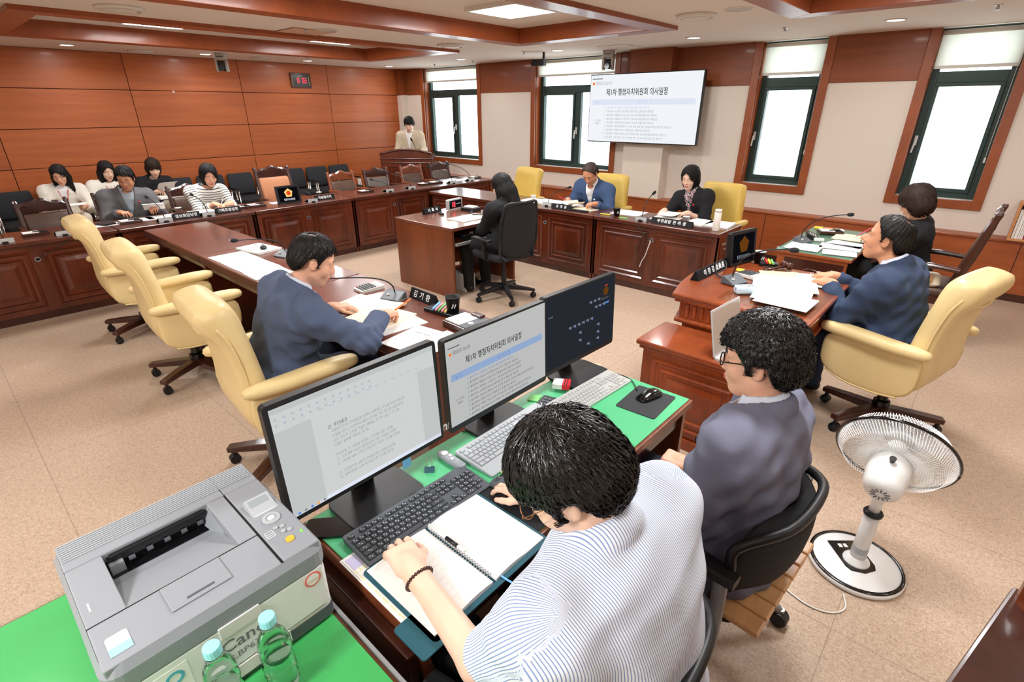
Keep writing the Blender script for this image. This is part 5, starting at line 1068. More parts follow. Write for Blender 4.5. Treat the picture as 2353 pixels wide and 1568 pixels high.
# ------------------------------------------------------------------ desk microphones: silver back towards local -y, sitter at +y
def mic(loc, rz, label, head, bend=.10, group='gooseneck desk microphones'):
    t = thing('desk_microphone', label, 'microphone', loc, rz, group)
    obj('base', MB().loft([[(x, y, z) for y, z in ((-.045, 0), (.055, 0), (.055, .010), (-.02, .044), (-.04, .044))] for x in (-.066, -.062, .062, .066)]), 'grey_dark', t, bevel=.003)
    obj('back_plate', MB().add([(-.064, -.0455, .002), (.064, -.0455, .002), (.064, -.0415, .043), (-.064, -.0415, .043)], [(0, 1, 2, 3)]).add([(-.066, -.0445, 0), (-.066, .055, 0), (-.066, .055, .01), (-.066, -.02, .044), (-.066, -.04, .044)], [(0, 1, 2, 3, 4)]).xf(T(0, -.0006, 0)), 'silver_plastic', t)
    obj('connector', MB().box(-.02, .02, -.062, -.044, .002, .017), 'black_plastic', t); obj('button', MB().box(.02, .035, .012, .024, .027, .034), 'off_white', t)
    hx, hy, hz = head; p = bez((0, -.012, .036), (0, -.02, .036 + bend), (hx * .4, hy * .35, hz * .85), (hx, hy, hz), 16)
    obj('gooseneck', MB().tube(p, .0042, 7), 'black_plastic', t, smooth=True); a, b = Vector(p[-2]), Vector(p[-1]); dd = (b - a).normalized()
    obj('capsule', MB().tube([b - dd * .005, b + dd * .004, b + dd * .03, b + dd * .046, b + dd * .05], [.006, .013, .0155, .012, .003], 12), 'black_fabric', t, smooth=True)
    return t
def mic_cable(parent, pts): obj('cable', MB().tube(spl(pts), .003, 6), 'black_plastic', parent, smooth=True)
H_ = .73
mic((-4.06, 1.79, H_), PI + .25, 'gooseneck microphone beside the closed laptop on the near row', (.02, .36, .20))
mic((-2.57, 1.76, H_), PI + .35, 'gooseneck microphone beside the calculator of the man writing', (.22, .30, .19))
LR = PI / 2
for y, lb, hd_ in ((.36, 'silver microphone base at the picture edge of the wood wall row', (0, .25, .17)), (.78, 'silver microphone in front of the empty dark carved chair', (.05, .25, .10)), (1.62, 'silver microphone in front of the man in grey', (-.03, .27, .22)), (2.04, 'silver microphone in front of the woman in stripes', (-.02, .26, .20)), (3.27, 'silver microphone beside the emblem display', (-.04, .28, .15)),
                   (4.44, 'silver microphone before the dark chair left of the lectern', (-.06, .27, .15)), (4.83, 'silver microphone straight before the lectern', (-.14, .30, .21)), (5.64, 'silver microphone before the lectern, third from the window end', (-.2, .26, .24)), (6.04, 'silver microphone at the window end of the wood wall row', (-.2, .26, .26))):
    m_ = mic((-6.36, y, H_), LR, lb, hd_)
    if y in (.78, 4.44, 4.83, 3.27): yy = {.78: .52, 4.44: 4.475, 4.83: 4.475, 3.27: 3.165}[y]; mic_cable(m_, [(0, -.062, .008), (0, -.10, .003), (0, -.125, -.03), ((yy - y) * .5, -.125, -.10), (yy - y, -.105, -.165)])
mic((-3.93, 5.03, H_), .05, 'silver microphone beside the nameplate of the man by the windows', (.13, .20, .20)); m_ = mic((-2.63, 4.965, H_), 0, 'silver microphone in front of the woman in black', (.03, .10, .26)); mic_cable(m_, [(0, -.062, .008), (.0, -.10, .003), (.02, -.125, -.03), (.08, -.123, -.10), (.155, -.085, -.165)])
tag(obj('white_cable', MB().tube(spl([(-2.47, 4.876, .56), (-2.475, 4.85, .50), (-2.50, 4.845, .40), (-2.535, 4.845, .33), (-2.55, 4.845, .27)]), .004, 6), 'off_white', smooth=True), 'white cable hanging from a desk cable hole', 'cable')
mic((-1.055, 3.26, .7955), -PI / 2 - .35, 'dark microphone with long neck on the chairman bench', (.10, .40, .31), .12)
mic((-1.12, 5.05, .727), -PI / 2 - .3, 'dark microphone with long neck on the green glass desk', (.07, .36, .30), .12)

# ------------------------------------------------------------------ nameplates: long black prisms, text on both sloping faces
plain('plate_black', lin(16, 16, 18), .55, spec=.25)
def nameplate(loc, rz, label, txt, w, h=.062, th=.05, real=True, k=.55, sp=1.0):
    t = thing('nameplate', label, 'nameplate', loc, rz, 'black nameplates')
    obj('block', MB().loft([[(x, -.03, 0), (x, .03, 0), (x, .004, h), (x, -.004, h)] for x in (-w / 2, w / 2)]), 'plate_black', t, bevel=.002)
    sl = math.atan2(h, .026)
    for s in (1, -1): obj('lettering', text(txt, h * k, .015, 'CENTER', sp).xf(RZ(0 if s > 0 else PI) @ T(0, -.0178, h / 2) @ RX(sl)), 'letter_white', t)
    return t
nameplate((-6.40, 1.84, H_), LR, 'black nameplate in front of the man in grey', '정보화담당관', .27, .06, k=.66); nameplate((-6.42, 2.28, H_), LR, 'black nameplate in front of the woman in stripes', '기획조정실장', .27, .06, k=.66)
nameplate((-6.43, 3.49, H_), LR, 'black nameplate beside the emblem display', '의원발의석', .28, .06, k=.68)
nameplate((-4.64, 3.80, H_), PI / 2 + .1, 'black nameplate on the recorder desk', '기 록 석', .26, .062, k=.66, sp=1.25)
nameplate((-3.68, 4.96, H_), .06, 'black nameplate in front of the man in the blue jacket by the windows', '강  대  길', .26, .056, k=.62, sp=1.1)
nameplate((-2.30, 4.955, H_), .02, 'long black nameplate in front of the woman in black', '부위원장 천 미 경', .44, .058, k=.68, sp=1.12)
nameplate((-2.40, 1.86, H_), -.05, 'black nameplate of the man writing in blue', '김 기 환', .24, .062, k=.72, sp=1.2)
nameplate((-1.255, 3.40, .79), PI / 2 - .03, 'long black nameplate on the bowed edge of the chairman bench', '이 장 걸 委員長', .50, .062, k=.70, sp=1.15)
tag(obj('bench_cable', MB().tube(spl([(-1.12, 3.28, .80), (-1.20, 3.36, .80), (-1.24, 3.42, .85), (-1.20, 3.46, .87), (-1.17, 3.42, .83), (-1.20, 3.34, .803), (-1.10, 3.30, .80)]), .0035, 6), 'black_plastic', smooth=True), 'black cable loop lying over the chairman nameplate', 'cable')

# ------------------------------------------------------------------ note boxes, displays, papers
def note_box(loc, rz, label, phone=False):
    t = thing('note_box', label, 'note box', loc, rz, 'black note boxes')
    obj('tray', MB().prism(rrect(.20, .13, .006, 2), 0, .026), 'dark_wood', t, bevel=.002); obj('note_paper', MB().box(-.09, .025, -.052, .052, .026, .031), 'paper', t); obj('pen_rest', MB().box(.04, .09, -.052, .052, .026, .032), 'black_plastic', t, bevel=.002); obj('pen', MB().tube([(-.02, -.03, .036), (.07, -.02, .036)], .005, 8), 'black_plastic', t)
for y, lb in ((.60, 'black note box before the empty dark carved chair'), (1.36, 'black note box in front of the man in grey'), (2.48, 'black note box in front of the woman in stripes'), (2.66, 'black note box left of the emblem display'), (4.20, 'black note box before the light framed carved chair'), (5.26, 'black note box before the lectern, nearer one'), (5.48, 'black note box before the lectern, farther one'), (6.34, 'black note box at the end of the row')):
    note_box((-6.56, y, H_), LR, lb)
t = thing('note_box', 'brown note box with white pad at the near row end', 'note box', (-1.905, 1.745, H_), -.05); obj('tray', MB().prism(rrect(.20, .17, .006, 2), 0, .035), 'dark_wood', t, bevel=.003); obj('note_paper', MB().box(-.09, .03, -.07, .07, .035, .041), 'paper', t); obj('pen_rest', MB().box(.035, .092, -.08, .08, .035, .043), 'grey_dark', t, bevel=.002); obj('coin', MB().lathe([(.016, .043), (.016, .045)], 18, (.062, -.02, 0)), 'silver_plastic', t); obj('phone_rest', MB().box(-.03, .05, .06, .095, .041, .055), 'dark_wood', t, bevel=.003)
def display(loc, rz, label, w, h, emb):
    t = thing('emblem_display', label, 'display', loc, rz); th = -.12
    hs = obj('housing', MB().loft([[(x, y, z) for x, z in rrect(w_, h_, .012, 2, 0, h / 2)] for y, w_, h_ in ((0, w, h), (.03, w, h), (.07, w * .7, h * .7))]).xf(RX(th)), 'black_plastic', t)
    sc = obj('screen', MB().box(-w / 2 + .025, w / 2 - .025, -.0015, 0, .022, h - .022), 'screen_black', t, rot=(th, 0, 0)); obj('foot', MB().box(-w * .3, w * .3, .0, .10, 0, .012), 'black_plastic', t)
    r = h * .26; e = obj('emblem', MB().prism(star5(r), 0, .0004).xf(T(0, -.002, h * .58) @ RX(PI / 2)), 'amber_glow' if emb else 'emb_dim', sc); obj('core', MB().lathe([(r * .5, 0), (r * .5, .0004)], 16).xf(T(0, -.0028, h * .58) @ RX(PI / 2)), 'emb_red' if emb else 'emb_dim', e)
    obj('lettering', text(EMB, h * .13, .02, 'CENTER', 1.0, .8).xf(T(0, -.002, h * .22) @ RX(PI / 2)), 'emb_white' if emb else 'icon_grey', sc); return t
glow('amber_glow', (0.95, 0.52, 0.16, 1), 1.0)
display((-6.47, 3.05, H_), LR, 'black emblem display on the desk before the tan chair', .30, .215, True)
display((-1.17, 3.74, .795), PI / 2 - .22, 'black emblem display on the chairman bench', .30, .235, False)
# LED timer and small things on the recorder desk
t = thing('led_timer', 'silver desk timer with red digits on the recorder desk', 'timer', (-4.62, 4.12, H_), PI / 2 + .15)
obj('case', MB().loft([[(x, y, z) for x, z in rrect(w_, h_, .012, 2, 0, .062)] for y, w_, h_ in ((-.02, .25, .115), (.02, .25, .115), (.03, .22, .09))]), 'silver_plastic', t); obj('window', MB().box(-.108, .108, -.0225, -.02, .018, .106), 'black_gloss', t)
obj('digit', seven('1', .012, .028, .009), 'led_red', t, loc=(-.062, -.024, .062)); obj('digit', seven('0', .014, .028, .009), 'led_red', t, loc=(-.022, -.024, .062)); obj('mark', MB().box(.0, .09, -.024, -.0225, .062, .066), 'print_light', t)
t = thing('recorder_unit', 'black audio unit with white lid on the recorder desk', 'recorder', (-4.40, 4.18, H_), .1); obj('case', MB().prism(rrect(.20, .15, .02, 3), 0, .04), 'black_plastic', t, bevel=.006); obj('lid', MB().prism(rrect(.14, .10, .015, 3), .04, .055), 'white_plastic', t, bevel=.004); obj('cable', MB().tube(spl([(-.09, -.02, .02), (-.14, -.02, .03), (-.15, .04, .02), (-.12, .07, .01)]), .004, 6), 'black_plastic', t)
mouse((-4.28, 4.07, H_), .6, 'small black mouse behind the papers on the recorder desk', 'black_plastic', .8); mouse((-4.48, 3.80, H_), 1.4, 'small black clicker beside the recorder nameplate', 'black_plastic', .75)
sheet((-4.10, 3.87, H_), PI / 2, .42, .27, 'cream papers spread in front of the recorder', 'paper_cream', .006, 8, 3); t = thing('ballpoint_pen', 'dark pen lying on the recorder papers', 'pen', (-4.13, 4.02, H_ + .012), .5); obj('barrel', MB().tube([(-.06, 0, 0), (.06, 0, 0)], .005, 8), 'black_plastic', t); obj('clip', MB().box(.03, .058, -.001, .001, .005, .007), 'steel', t)
t = thing('keyboard', 'black keyboard on the recorder tray', 'keyboard', (-4.03, 3.84, .566), PI / 2); obj('body', MB().prism(rrect(.40, .14, .008, 2), 0, .016), 'black_plastic', t); km = mesh_of('key', MB().box(-.0075, .0075, -.007, .007, 0, .004)); km.materials.append(M('grey_dark'))
for r in range(5):
    for k in range(20): obj('key', km, None, t, loc=(-.18 + k * .019, .045 - r * .022, .016))
# near row
t = thing('laptop', 'closed white laptop on the near row', 'laptop', (-4.42, 1.745, H_), .16); obj('base', MB().prism(rrect(.32, .22, .012, 3), 0, .010), 'off_white', t, bevel=.002); obj('lid', MB().prism(rrect(.322, .222, .012, 3), .0105, .018), 'white_plastic', t, bevel=.003)
mouse((-4.36, 1.76, H_ + .018), 1.2, 'black mouse lying on the closed laptop', 'black_plastic', .95); tag(obj('charger_cable', MB().tube(spl([(-4.50, 1.74, H_ + .024), (-4.46, 1.78, H_ + .026), (-4.42, 1.74, H_ + .026), (-4.47, 1.71, H_ + .026), (-4.50, 1.76, H_ + .03), (-4.44, 1.79, H_ + .03), (-4.40, 1.77, H_ + .03)]), .005, 6), 'white_plastic', smooth=True), 'white cable bundle lying on the closed laptop', 'cable')
for k, (x, y, rz, lb) in enumerate([(-4.36, 1.50, .03, 'white sheet nearest the laptop on the near row'), (-4.15, 1.50, -.02, 'second white sheet from the laptop on the near row'), (-3.92, 1.50, .02, 'third white sheet from the laptop on the near row'), (-3.69, 1.49, -.03, 'white sheet beside the man writing, fourth from the laptop'), (-3.30, 1.46, .1, 'white sheet partly behind the back of the man writing')]):
    sheet((x, y, H_ + .0006 * k), PI / 2 + rz, .27, .23, lb, 'paper', .002, 5, k)
t = thing('highlighter_tray', 'black tray with highlighters and a white cable near the first microphone', 'pen tray', (-3.80, 1.78, H_), .1); obj('tray', MB().box(-.10, .10, -.045, .045, 0, .012), 'black_plastic', t, bevel=.003)
def marker(loc, rz, mat, label):
    q = thing('highlighter', label, 'highlighter', loc, rz, 'highlighter pens'); obj('barrel', MB().tube([(-.055, 0, 0), (.03, 0, 0)], .0075, 8, flat=.8), mat, q); obj('cap', MB().tube([(.03, 0, 0), (.06, 0, 0)], [.0085, .007], 8, flat=.8), mat, q)
for k, (m_, c_) in enumerate((('blue_pastel', 'blue'), ('green_pastel', 'green'), ('yellow_note', 'yellow'), ('pink_note', 'pink'))): marker((-3.85 + .028 * k, 1.785, H_ + .0205), PI / 2 + .1, m_, c_ + ' highlighter in the tray near the first microphone')
tag(obj('charger_cable', MB().tube(spl([(-3.78, 1.86, H_ + .006), (-3.74, 1.89, H_ + .03), (-3.70, 1.87, H_ + .04), (-3.70, 1.83, H_ + .02), (-3.73, 1.82, H_ + .006)]), .004, 6), 'white_plastic', smooth=True), 'white cable curl beside the highlighter tray', 'cable')
def calculator(loc, rz, label):
    t = thing('calculator', label, 'calculator', loc, rz); obj('body', MB().loft([[(x, y, z + (.008 * (y + .08) / .16 if z else 0)) for x, y in rrect(.115, .17, .012, 3)] for z in (0, .014)]), 'off_white', t)
    obj('display', MB().box(-.045, .045, .038, .068, .0205, .0225), plain('lcd_green', lin(168, 178, 160), .3) or 'lcd_green', t); km = mesh_of('key', MB().box(-.0075, .0075, -.006, .006, 0, .004)); km.materials.append(M('key_dark'))
    for r in range(5):
        for k in range(5):
            o = obj('key', km, None, t, loc=(-.042 + k * .021, .02 - r * .021, .0165 + .008 * (.09 + .02 - r * .021) / .17))
    obj('red_key', MB().box(-.0075, .0075, -.006, .006, 0, .0045), 'red_plastic', t, loc=(-.042, -.064, .0175)); return t
calculator((-2.845, 1.765, H_), -.08, 'white desk calculator beside the near row microphone'); calculator((-1.02, 3.47, .7955), -PI / 2 - .3, 'white desk calculator on the chairman bench')
sheet((-2.55, 1.56, H_), .25, .36, .27, 'open document under the hands of the man writing', 'paper_cream', .008, 0, 5, curl=.01); sheet((-2.36, 1.50, H_ + .001), .18, .30, .30, 'cream page in the middle of the open document', 'paper_cream', .009, 9, 8); sheet((-2.22, 1.52, H_), -.1, .21, .27, 'white printed page under the hand with the pencil', 'paper', .004, 7, 6)
sheet((-1.98, 1.46, H_), .15, .22, .28, 'white titled report lying near the row end', 'paper', .004, 0, 9, title='업무보고 자료집'); sheet((-1.86, 1.50, H_), -.05, .17, .27, 'second white report at the very row end', 'paper', .003, 3, 10)
t = thing('pen_tray', 'black tray with pastel pens beside the coffee cup', 'pen tray', (-2.17, 1.80, H_), .1); obj('tray', MB().box(-.10, .17, -.045, .045, 0, .02), 'black_plastic', t, bevel=.003)
for k, (m_, c_) in enumerate((('blue_pastel', 'blue'), ('pink_pastel', 'salmon'), ('green_pastel', 'green'), ('pink_pastel', 'pink'), ('yellow_pastel', 'yellow'))): marker((-2.215 + .022 * k, 1.80 + .004 * k, H_ + .029), PI / 2 + .5, m_, c_ + ' pastel pen in the tray by the coffee cup, slot %s' % ['one', 'two', 'three', 'four', 'five'][k])
def cup(loc, label, mat, lid, s=1.0, mark=True):
    t = thing('paper_cup', label, 'cup', loc, .3); obj('wall', MB().lathe([(.03 * s, 0), (.0385 * s, .08 * s), (.0395 * s, .08 * s), (.0395 * s, .084 * s), (.037 * s, .084 * s), (.028 * s, .004)], 24, cap=True), mat, t, smooth=True)
    obj('lid' if lid else 'drink', MB().lathe([(.037 * s, .082 * s), (.037 * s, .085 * s), (.02 * s, .086 * s)], 24), lid or plain('coffee', lin(60, 34, 20), .2) or lid, t)
    if mark: obj('print', MB().tube([(.035 * s * math.cos(a), .035 * s * math.sin(a), z * s) for a, z in ((-1.2, .03), (-1.0, .055), (-.8, .03), (-.6, .05))], .003, 5), 'letter_white', t)
cup((-2.085, 1.815, H_ + .02), 'black coffee cup with clear lid on the near row', 'black_plastic', 'clear_film', 1.1)
tag(obj('table_ring', MB().lathe([(.014, 0), (.014, .002), (.009, .002), (.009, 0)], 18, cap=False), 'steel', loc=(-2.50, 1.845, H_)), 'small metal grommet ring on the near row desk top', 'grommet'); tag(obj('table_clip', MB().box(-.012, .012, -.008, .008, 0, .006), 'silver_plastic', loc=(-4.95, 1.72, H_)), 'tiny bright clip on the bare desk top', 'clip')
# left row papers
for x, y, w, d, n, lb in ((-6.62, 1.12, .18, .3, 4, 'stack of papers with black folder beside the empty dark chair'), (-6.66, 1.45, .22, .30, 6, 'white papers under the right hand of the man in grey'), (-6.68, 1.68, .2, .28, 6, 'white papers behind the microphone of the man in grey'), (-6.70, 2.10, .2, .26, 5, 'white papers behind the microphone of the woman in stripes'), (-6.68, 2.42, .22, .30, 6, 'open notes in front of the woman in stripes'), (-6.62, 2.98, .15, .21, 0, 'white sheet behind the emblem display'), (-6.60, 5.80, .24, .32, 0, 'white sheets reflecting light at the row end'), (-6.58, 6.12, .2, .3, 3, 'white sheets under the last microphone')):
    sheet((x, y, H_), PI / 2, d, w, lb, 'paper', .004, n, int(y * 100))
def jar(loc, label):
    t = thing('plastic_cup', label, 'cup', loc); obj('wall', MB().lathe([(.026, 0), (.034, .06), (.036, .062), (.033, .062), (.025, .003)], 18), 'clear_film', t, smooth=True); obj('lid', MB().lathe([(.036, .062), (.034, .068), (.01, .07)], 18), 'off_white', t)
jar((-6.75, 1.88, H_), 'clear cup behind the nameplate of the man in grey'); jar((-6.66, 3.55, H_), 'clear cup behind the nameplate by the emblem display')
slab('black_folder', 'black folder on the papers beside the empty dark chair', 'folder', (-6.62, 1.16, H_ + .005), .4, .16, .11, .018, 'black_plastic', .004)
# window row papers
for x, y, rz, w, d, m_, n, lb in ((-4.30, 5.22, .05, .34, .26, 'paper', 5, 'white papers under the cup of the man by the windows'), (-3.98, 5.20, -.1, .30, .24, 'paper', 6, 'white papers behind the microphone by the windows'), (-3.75, 5.18, .1, .26, .30, 'paper', 7, 'white papers right of the nameplate by the windows'), (-3.50, 5.10, -.2, .32, .24, 'paper_cream', 0, 'cream document in front of the man by the windows'), (-2.96, 5.25, .1, .34, .28, 'paper', 4, 'white papers behind the black coffee cup'), (-2.50, 5.24, .1, .28, .24, 'paper', 5, 'white papers in the hands of the woman in black'), (-2.14, 5.25, -.1, .22, .30, 'paper', 4, 'paper stack beside the white cup'), (-1.94, 5.28, .1, .24, .30, 'paper', 4, 'paper stack beside the white tumbler')):
    sheet((x, y, H_), rz, w, d, lb, m_, .012 if 'stack' in lb else .005, n, int(-x * 100))
sheet((-3.62, 5.10, .775), -.35, .16, .22, 'curled cream page held up by the man by the windows', 'paper_cream', .002, 0, 4, curl=.03)
cup((-2.98, 5.02, H_), 'black coffee cup on the desk of the woman in black', 'black_plastic', 'clear_film', 1.0); cup((-2.22, 5.10, H_), 'white cup beside the long nameplate', 'white_plastic', None, .9, False); cup((-4.30, 5.18, H_ + .005), 'white cup on the papers by the windows', 'white_plastic', None, .8, False)
t = thing('tumbler', 'tall pale tumbler at the end of the window row', 'tumbler', (-1.865, 4.99, H_)); obj('body', MB().lathe([(.031, 0), (.033, .006), (.033, .17), (.029, .178)], 24), plain('pale_pink', lin(232, 222, 212), .4) or 'pale_pink', t, smooth=True); obj('lid', MB().lathe([(.031, .175), (.031, .20), (.027, .203)], 24), 'pale_pink', t, smooth=True)
slab('black_folder', 'black folder under the papers right of the window nameplate', 'folder', (-3.44, 4.97, H_), .02, .22, .06, .016, 'black_plastic', .004); marker((-3.10, 4.98, H_ + .008), .2, 'yellow_note', 'yellow highlighter beside the black coffee cup'); slab('green_note', 'green slip beside the black coffee cup', 'sticky note', (-2.86, 4.96, H_), .1, .10, .03, .004, 'green_pastel', .002)
t = thing('eyeglasses', 'thin reading glasses lying on the window row papers', 'glasses', (-3.92, 5.12, H_ + .012), .4); 
def specs(t, wire='steel', sc_=1.0, y0=0, temples=True):
    for s in (-1, 1): obj('lens_rim', MB().tube([(s * .033 + .024 * math.cos(a), y0, .018 * math.sin(a)) for a in [2 * PI * k / 16 for k in range(17)]], .0014, 5), wire, t)
    obj('bridge', MB().tube([(-.009, y0, .004), (0, y0 - .002, .008), (.009, y0, .004)], .0013, 5), wire, t)
    if temples:
        for s in (-1, 1): obj('temple', MB().tube([(s * .057, y0, .004), (s * .068, y0 + .02, .004), (s * .07, y0 + .10, .004), (s * .07, y0 + .135, -.015)], .0013, 5), wire, t)
specs(t)
# chairman bench
BZ = .7955
for x, y, rz, w, d, m_, n, lb in ((-.70, 3.62, .3, .22, .28, 'paper', 8, 'printed page under the folded glasses on the bench'), (-.86, 3.55, .5, .22, .26, 'cream_note', 0, 'cream sheets under the white pages on the chairman bench'), (-.80, 3.42, .3, .36, .30, 'paper', 0, 'large white sheets in the middle of the chairman bench'), (-.74, 3.17, .15, .30, .30, 'paper', 0, 'white sheets nearest the blue tissue pack'), (-.69, 3.06, -.02, .28, .24, 'paper', 0, 'white titled report at the near edge of the chairman bench')):
    BZ += .0036; sheet((x, y, BZ), rz, w, d, lb, m_, .0034, n, int(y * 100), title='업무보고' if 'titled' in lb else None)
BZ = .7955
t = thing('tissue_pack', 'pale blue tissue pack with dark line pattern on the bench', 'tissue pack', (-.93, 3.10, BZ), .75); obj('pack', MB().loft([[(x, y, z) for y, z in rrect(w_, h_, .014, 3, 0, .024)] for x, w_, h_ in ((-.056, .05, .03), (-.05, .07, .046), (.05, .07, .046), (.056, .05, .03))]), 'pack_blue', t, smooth=False)
for a, b in (((-.05, -.036, .03), (.05, .0, .0478)), ((-.05, .03, .0478), (.0, -.034, .04)), ((.0, -.03, .0478), (.05, .034, .0478))): obj('line', MB().tube([a, ((a[0] + b[0]) / 2, (a[1] + b[1]) / 2, .0476), b], .0012, 4), 'navy_line', t)
for k in range(6): a = k * PI / 3; obj('line', MB().tube([(-.0565, 0, .024), (-.0545, .026 * math.cos(a), .024 + .018 * math.sin(a))], .001, 4), 'navy_line', t)
t = thing('laptop', 'open silver laptop standing on the side cabinet', 'laptop', (-.72, 2.65, .605), math.radians(86)); obj('base', MB().prism(rrect(.33, .21, .012, 3), 0, .014), 'silver_plastic', t, bevel=.002); obj('lid', MB().box(-.165, .165, .0, .006, 0, .25).xf(T(0, .104, .014) @ RX(-.22)), 'silver_plastic', t, bevel=.002); obj('screen', MB().box(-.155, .155, -.0012, 0, .012, .24).xf(T(0, .104, .014) @ RX(-.22)), plain('screen_reflection', lin(168, 152, 138), .25) or 'screen_reflection', t)  # dark screen made beige: the room's reflection is put into its colour
km = mesh_of('key', MB().box(-.008, .008, -.007, .007, 0, .002)); km.materials.append(M('grey_dark'))
for r in range(5):
    for k in range(13): obj('key', km, None, t, loc=(-.12 + k * .02, .07 - r * .019, .014))
cup((-1.10, 3.86, BZ - .0055), 'white rimmed dark cup beside the bench display', 'black_plastic', 'white_plastic', 1.0)
t = thing('gavel', 'dark wood gavel lying on the chairman bench', 'gavel', (-.90, 3.80, BZ + .0), -.5); obj('head', MB().lathe([(.018, -.04), (.024, -.036), (.024, -.02), (.018, -.012), (.018, .012), (.024, .02), (.024, .036), (.018, .04)], 16).xf(T(0, 0, .025) @ RY(PI / 2) @ RZ(0)), 'dark_wood', t, smooth=True); obj('handle', MB().tube([(0, -.01, .022), (.0, -.12, .014), (0, -.19, .012)], [.008, .007, .010], 10), 'dark_wood', t, smooth=True)
t = thing('eyeglasses', 'silver reading glasses standing folded on the bench page', 'glasses', (-.70, 3.70, BZ + .024), 1.2); specs(t, 'chrome')
t = thing('pen_tray', 'black pen tray with coloured caps beside the bench cup', 'pen tray', (-1.02, 3.82, BZ), .4); obj('tray', MB().box(-.06, .06, -.03, .03, 0, .02), 'black_plastic', t, bevel=.003)
for k, (m_, c_) in enumerate((('red_plastic', 'red'), ('yellow_note', 'yellow'), ('green_pastel', 'green'))): marker((-1.02 + .02 * (k - 1), 3.82, BZ + .028), PI / 2 + .4, m_, c_ + ' marker in the tray on the chairman bench')
slab('sticky_pad', 'orange sticky pad beside the bench calculator', 'sticky note', (-1.12, 3.56, BZ), .3, .05, .05, .008, 'yellow_note', .002)
# clerk desk
CZ_ = .7275
for x, y, rz, w, d, m_, n, lb in ((-1.05, 4.84, .03, .26, .20, 'paper', 6, 'white papers at the near corner of the green glass desk'), (-1.06, 4.97, .05, .24, .06, 'paper', 0, 'closed white booklet near the dark intercom'), (-.78, 4.83, .2, .24, .17, 'paper', 6, 'white printed pages at the desk end under the chairman head'), (-.82, 5.05, .1, .30, .20, 'paper', 6, 'white printed pages in the middle of the green glass desk'), (-.80, 5.20, -.2, .28, .20, 'paper', 6, 'turned white page beside the pink pen'), (-.80, 5.50, .0, .32, .26, 'paper_cream', 4, 'cream notebook pages under the hand with the pink pen')):
    sheet((x, y, CZ_), rz, w, d, lb, m_, .008 if 'notebook' in lb else .004, n, int(y * 100))
t = thing('intercom', 'black intercom with rows of keys on the green glass desk', 'intercom', (-1.10, 5.30, CZ_), .3); obj('body', MB().loft([[(x, y, z) for x, z in ((-.05, 0), (.05, 0), (.05, .012), (-.05, .05))] for y in (-.09, .09)]), 'black_plastic', t); km = mesh_of('key', MB().box(-.006, .006, -.007, .007, 0, .004)); km.materials.append(M('off_white'))
for r in range(3):
    for k in range(5): obj('key', km, None, t, loc=(-.02 + r * .022, -.06 + k * .025, .046 - (.03 + r * .022) * .38), rot=(0, .36, 0))
note_box((-1.02, 5.60, CZ_), .5, 'dark note box with white paper behind the intercom'); slab('name_stamp', 'clear square stamp beside the intercom', 'stamp', (-1.02, 5.20, CZ_), .3, .08, .05, .02, 'off_white', .004)
for k in range(3): slab('sticky_pad', ['yellow sticky pad at the far end of the green glass desk', 'orange sticky pad at the far end of the green glass desk', 'white slip pad at the far end of the green glass desk'][k], 'sticky note', (-1.16 + .09 * k, 5.78, CZ_), .2 * k, .07, .06, .012, ['yellow_note', 'orange_wood', 'paper'][k], .002)
t = thing('handbag', 'cream and tan handbag on the armchair seat', 'bag', (-.22, 5.22, .497), .1); obj('body', MB().loft([[(x, y, z) for x, y in rrect(w_, d_, .03, 3)] for z, w_, d_ in ((0, .20, .10), (.02, .24, .13), (.08, .22, .11), (.10, .18, .06))]), plain('bag_cream', lin(214, 200, 178), .6) or 'bag_cream', t, smooth=False); obj('flap', MB().box(-.06, .06, -.068, -.05, .03, .10), plain('bag_tan', lin(170, 130, 90), .5) or 'bag_tan', t)
# mat under the chairman's feet: nothing else on the floor
# ------------------------------------------------------------------ people: bodies grown from distance fields, one continuous skin each
F32 = np.float32
def _v(a): return np.asarray(a, dtype=F32)
def _n(a): a = np.asarray(a, float); return a / (np.linalg.norm(a) + 1e-9)
def smin(a, b, k):
    if k <= 0: return np.minimum(a, b)
    h = np.maximum(k - np.abs(a - b), 0) / k; return np.minimum(a, b) - h * h * k * 0.25
def smax(a, b, k): return -smin(-a, -b, k)
def _len(q): return np.sqrt(np.einsum('ij,ij->i', q, q))
def rcone(a, b, r1, r2, flat=None):
    a, b = _v(a), _v(b); ba = b - a; bb = F32(float(ba @ ba) + 1e-9); dr = F32(r2 - r1); r1 = F32(r1)
    def f(P):
        pa = P - a; h = pa @ ba; h /= bb; np.clip(h, 0, 1, out=h); pa -= h[:, None] * ba; d = _len(pa); d -= r1 + dr * h; return d
    return f
def near(fn, c, R):
    """fn inside a sphere, distance to the sphere far outside it"""
    c = _v(c)
    def f(P):
        d = _len(P - c) - F32(R); m = d < .06; o = d + F32(.03)
        if m.any(): o[m] = fn(P[m])
        return o
    return f
def ell(c, r, R=None):
    c, r = _v(c), _v(r); R = None if R is None else _v(R)
    def f(P):
        q = P - c
        if R is not None: q = q @ R.T
        k0 = _len(q / r); k1 = _len(q / (r * r)) + F32(1e-6); return k0 * (k0 - 1) / k1
    return f
def rbx(c, hf, rad, R):
    c, hf, R = _v(c), _v(hf), _v(R)
    def f(P):
        q = np.abs((P - c) @ R.T) - hf; return _len(np.maximum(q, 0)) + np.minimum(q.max(1), 0) - F32(rad)
    return f
def union(fs, k=0.02):
    def f(P):
        d = None
        for g in fs:
            kk = k
            if isinstance(g, tuple): g, kk = g
            e = g(P); d = e if d is None else smin(d, e, kk)
        return d
    return f
